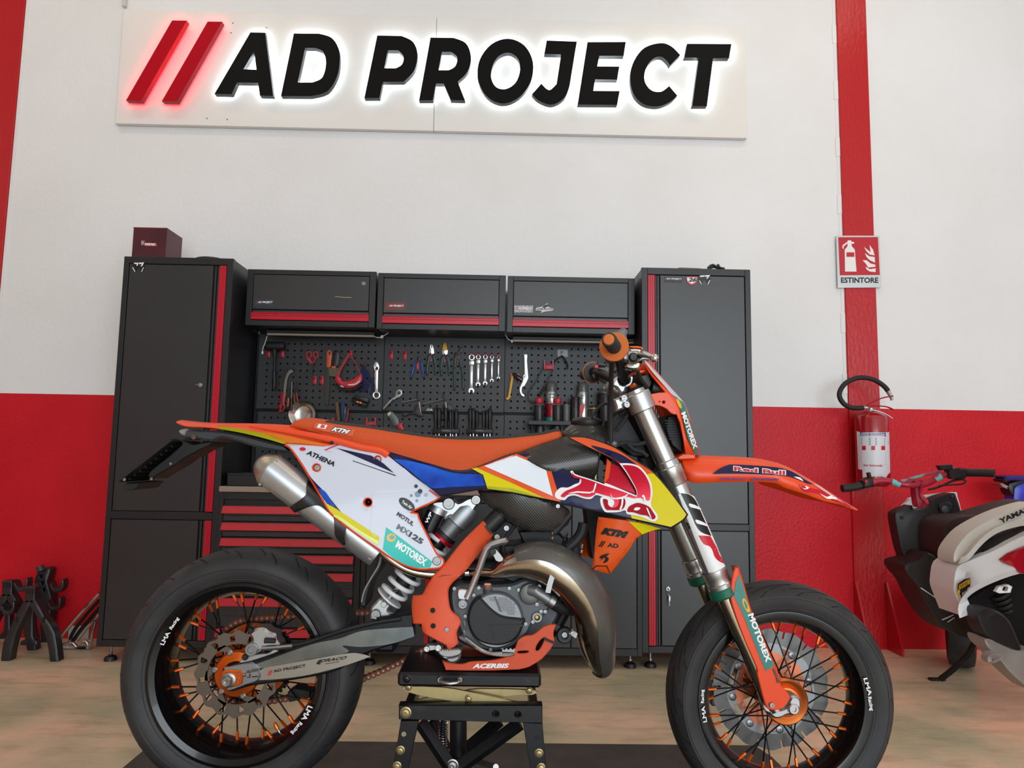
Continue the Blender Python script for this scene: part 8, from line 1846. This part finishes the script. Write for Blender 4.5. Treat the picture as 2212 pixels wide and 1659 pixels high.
words([('YAMAHA', ZS((1172, 527), (1420, 420), (1158, 495)))], lambda x, y: sy(x, y) - .302, BLKP, ss, bold=.04)
sp2('seat_base', ((1000, 740), (1060, 670), (1150, 620), (1327, 560), (1500, 520), (1500, 600), (1327, 610), (1180, 680), (1020, 755)), PLB, .27, .14)
bodyp = sp2('rear_body', ((905, 820), (1000, 772), (1150, 710), (1327, 620), (1500, 580), (1500, 850), (1327, 862), (1150, 920), (1020, 985), (960, 1040), (938, 1095), (950, 1150), (925, 1090), (885, 990), (882, 930)), SW, .30, .2, 3, .02)
sp2('tail_lamp', ((1190, 770), (1327, 692), (1500, 660), (1500, 860), (1330, 862), (1270, 815)), mat('lamp_red', (170, 20, 34), .12, coat=.5), .31, .03, 2, .006)
b = B(); b.panel(smo(ZS((885, 985), (888, 925), (930, 895), (970, 885), (970, 955), (915, 985), (920, 1035), (905, 1000)), 1), lambda x, y: sy(x, y) - .302, 0, grid=0); stk = b.build('sticker', BLKP, bodyp, smooth=False, recalc=False); words([('ROCKSTAR', ZS((895, 968), (968, 925), (897, 930)))], lambda x, y: sy(x, y) - .304, TYEL, stk, bold=.03)
b = B(); b.panel(ZS((884, 985), (892, 960), (905, 975), (898, 990), (920, 1040), (895, 1005)), lambda x, y: sy(x, y) - .3035, 0, grid=0); b.build('bolt_mark', TYEL, stk, smooth=False, recalc=False)
sp2('battery_cover', ((842, 815), (890, 805), (920, 870), (890, 915), (855, 850)), SB, .16, .05, 1, .004)
sp2('air_filter_cover', ((1030, 1120), (1100, 1090), (1180, 1120), (1240, 1180), (1290, 1290), (1310, 1370), (1200, 1335), (1100, 1280), (1050, 1210)), SB, .34, .1)
sp2('engine_case', ((1075, 1290), (1180, 1320), (1290, 1370), (1420, 1380), (1420, 1640), (1310, 1575), (1230, 1500), (1150, 1400), (1095, 1350)), SAL, .33, .12); sp2('kick_boss', ((1095, 1420), (1130, 1390), (1190, 1400), (1170, 1440), (1110, 1458)), SAL, .36, .05, 3, .008)
sp2('under_frame', ((935, 1090), (960, 1040), (1150, 930), (1400, 870), (1400, 1400), (1080, 1290), (1000, 1280)), DARK, .22, .1)
p, q = P(*ZS((1165, 990))[0], 3.16), P(*ZS((1380, 1380))[0], 3.16); u, w_, _ = basis(q-p); b = B(); b.tube([p + (q-p)*(i/160) + (u*math.cos(i*.5) + w_*math.sin(i*.5))*.034 for i in range(161)], .0085, 7); b.build('shock_spring', RUB, sc); b = B(); b.tube([p, q], .022, 12); b.build('shock_body', PLB, sc)
b = B(); b.panel(smo(ZS((1142, 978), (1165, 945), (1225, 930), (1252, 945), (1240, 985), (1165, 990)), 1), 3.10, .02, grid=0, holes=[smo(ZS((1185, 968), (1200, 942), (1225, 950), (1215, 975)), 2)], ch=.002); b.build('grab_bracket', SW, sc)
c = P(*ZS((905, 1330))[0], 3.78); c.z = .215; axw = V((.86, -.5, 0))
b = B(); b.lathe([(.15, .05), (.18, .062), (.205, .055), (.215, .025), (.215, -.025), (.205, -.055), (.18, -.062), (.15, -.05)], c, axw, 48, closed=True); ft = b.build('front_tyre', TYRE, sc); b = B(); b.lathe([(.15, .045), (.14, .05), (.05, .03), (.03, .05), (.03, -.05), (.05, -.03), (.14, -.05), (.15, -.045)], c, axw, 36, closed=True); b.build('front_rim', PLB, sc)
st2('side_stand', ((1005, 1295), (985, 1340), (955, 1395), (860, 1490), (772, 1558)), .013, BLKM, .18, 10); p = floor_pt(*ZS((735, 1566))[0]); b = B(); b.box(p + V((0.01, 0, .006)), (.075, .03, .01), ch=.003); b.build('stand_foot', BLKM, sc)
st2('handlebar', ((300, 262), (350, 245), (430, 242), (500, 262), (620, 272), (700, 252), (760, 216), (850, 188)), .0145, SRED, .10, 12); st2('cross_bar', ((510, 245), (620, 215), (770, 178)), .007, mat('bar_teal', (110, 176, 180), .4, var=((150, 70, 90), 18, .45, .55)), .10, 8)
for x0, y0, x1, y1 in ((445, 243, 500, 265), (745, 228, 785, 205)): st2('bar_wrap', ((x0, y0), ((x0+x1)/2, (y0+y1)/2 + 2), (x1, y1)), .0152, mat('wrap_teal', (110, 190, 190), .4), .10, 12)
st2('grip', ((120, 292), (190, 285), (265, 268)), .019, RUB, .10, 14); st2('grip', ((945, 188), (1040, 188), (1132, 192)), .0185, RUB, .10, 14)
sp2('left_switch', ((260, 240), (300, 225), (330, 235), (335, 280), (270, 290)), PLB, .13, .05, 1, .005); sp2('right_switch', ((838, 170), (900, 155), (950, 160), (948, 225), (870, 232), (842, 210)), PLB, .13, .05, 1, .006); sp2('mirror_stub', ((292, 188), (310, 185), (322, 230), (305, 240)), PLB, .12, .02, 1, .003); sp2('brake_reservoir', ((772, 140), (855, 133), (860, 165), (790, 172)), PLB, .13, .04, 1, .004)
b = B(); b.box(P(*ZS((278, 245))[0], 3.52), (.012, .01, .012)); b.build('red_button', REDP, sc)
sp2('steering_stem', ((590, 250), (655, 235), (675, 262), (665, 330), (700, 370), (700, 410), (640, 418), (625, 360), (615, 290)), SRED, .11, .06, 3, .012)
st2('brake_cable', ((930, 230), (860, 240), (790, 270), (740, 290), (690, 300)), .005, RUB, .11, 8); st2('brake_lever', ((905, 232), (940, 240), (920, 262), (840, 268), (760, 275)), .004, RUB, .12, 8)

# ---- another machine just entering the picture
bl = thing('blue_motorcycle_tail', 'blue tail of another motorcycle at the right edge beside the scooter', 'motorcycle', P(2205, 1080, 3.8))
for nm, pts, m in (('tail_fender', ((1195, 212), (1260, 206), (1500, 212), (1500, 250), (1300, 240), (1225, 236)), mat('fender_purple', (44, 30, 120), .35)), ('side_cover', ((1278, 275), (1330, 255), (1500, 250), (1500, 420), (1330, 405), (1272, 396), (1268, 330)), mat('cover_blue', (40, 50, 190), .3)), ('tail_pipe', ((1235, 262), (1330, 240), (1330, 262), (1270, 290), (1262, 340), (1240, 310)), DSTEEL), ('tail_bracket', ((1188, 232), (1225, 228), (1232, 250), (1200, 250)), PLB), ('plate_edge', ((1172, 268), (1180, 262), (1225, 285), (1222, 292)), STEEL)):
    b = B(); b.panel(smo(ZS(*pts), 2), 3.82, .08, grid=0, ch=.006); b.build(nm, m, bl)

# ================================================================ stands by the left wall
def jk(name, pts, Y, m, par, t_=.03, k=2, ch=.004, holes=()): b = B(); b.panel(smo(ZJ(*pts), k), Y, t_, grid=0, ch=ch, holes=holes); return b.build(name, m, par)
JB = mat('stand_plastic', (36, 36, 39), .38)
for lab, dx, dy, Y, full in (('black plastic A-frame stand, frontmost by the left wall', 0, 0, 3.66, True), ('black plastic A-frame stand cut by the left picture edge', -238, -65, 3.85, False)):
    t = thing('axle_stand', lab, 'stand', (P(*ZJ((300 + dx, 1080 + dy))[0], Y).x, Y, 0))
    o_ = lambda *a: [(x + dx, y + dy) + tuple(r) for x, y, *r in a]
    jk('head', o_((255, 425, 1), (355, 425, 1), (355, 590), (250, 590)), Y, JB, t, .05, 1)
    for k in range(3): jk('head_slot', o_((270 + k*30, 440, 1), (288 + k*30, 440, 1), (288 + k*30, 500, 1), (270 + k*30, 500, 1)), Y - .001, DARK, t, .004, 1, 0)
    zf = lambda x: (floor_py(ZJ((x + dx, 1000))[0][0], Y) - 1180)*4.809 - dy
    jk('leg', o_((250, 560), (305, 560, 1), (305, 612), (160, 900), (95, zf(50), 1), (5, zf(50), 1), (30, 1000), (140, 760)), Y, JB, t, .05)
    jk('leg', o_((300, 560, 1), (360, 560), (450, 730), (560, 900), (602, zf(560), 1), (515, zf(560), 1), (470, 930), (370, 720), (300, 615)), Y, JB, t, .05)
    jk('rear_leg', o_((278, 610, 1), (338, 610, 1), (332, 940), (375, 985), (375, 1030, 1), (205, 1030, 1), (215, 985), (270, 940)), Y + .12, JB, t, .04)
    for x in (175, 450): jk('lock_hole', o_((x - 14, 745), (x + 14, 735), (x + 14, 790), (x - 14, 795)), Y - .001, DARK, t, .004, 2, 0)
for x, y in ((80, 640), (215, 400)): jk('wheel_cradle', ((x - 70, y - 40), (x - 50, y + 20), (x, y + 35), (x + 40, y - 5), (x + 42, y - 65), (x + 62, y - 50), (x + 55, y + 30), (x + 10, y + 75), (x - 60, y + 62)), 3.79, JB, t, .05)
t = thing('axle_stand', 'black plastic stand with a lattice post and curved wheel cradles', 'stand', (P(*ZJ((450, 1000))[0], 4.01).x, 4.01, 0)); Y = 4.01
lat = [smo(ZJ((400 + 8*k, y0), (440 + 8*k, y0), (420 + 8*k, y0 + 50)), 1) for k, y0 in ((0, 300), (2, 370), (4, 440))]
jk('post', ((395, 235), (490, 225), (515, 245), (480, 370), (525, 530), (500, 1000, 1), (420, 1000, 1), (400, 530), (350, 370)), Y, JB, t, .06, 1, .004, lat)
b = B(); b.tube([P(*ZJ((430, 255))[0], Y - .02), P(*ZJ((412, 205))[0], Y - .02)], .020, 14); b.build('post_pin', PLG, t)
for x, y, s_ in ((590, 410, 1), (560, 600, 1)):
    jk('wheel_cradle', ((x - 70, y - 40), (x - 50, y + 20), (x, y + 35), (x + 40, y - 5), (x + 42, y - 65), (x + 62, y - 50), (x + 55, y + 30), (x + 10, y + 75), (x - 60, y + 62)), Y - .06, JB, t, .05)
t = thing('paddock_stand', 'chrome tube stand leaning folded behind the left tall cabinet', 'stand', (P(*ZJ((800, 1060))[0], 3.86).x, 3.86, 0)); CT_ = mat('tube_black', (24, 24, 26), .3, .4)
for pts, m in ((((1030, 490), (800, 740), (600, 985)), CHROME), (((1030, 560), (830, 790), (740, 930), (735, 975)), CT_), (((1030, 640), (860, 840), (770, 960), (760, 990)), CT_), (((1030, 700), (900, 850), (800, 980)), CHROME), (((600, 1040), (680, 1020), (740, 1000), (780, 1030), (810, 1068), (880, 1075), (910, 1030), (890, 990), (850, 1000)), CHROME), (((600, 1045), (760, 1075), (880, 1090), (930, 1050), (960, 900), (985, 780)), CHROME)):
    b = B(); pp = [P(x, y, 3.88) for x, y in smo(ZJ(*pts), 4, False)]; b.tube([V((p.x, p.y, max(p.z, .010))) for p in pp], .009, 10); b.build('tube', m, t)
b = B(); p, q = P(*ZJ((725, 850))[0], YW), P(*ZJ((935, 850))[0], YW); b.box(((p.x+q.x)/2, YW - .006, .035), (q.x-p.x, .012, .07), ch=.002); o = b.build('baseboard_left', mat('skirting_grey', (190, 190, 190), .5)); o['kind'] = 'structure'
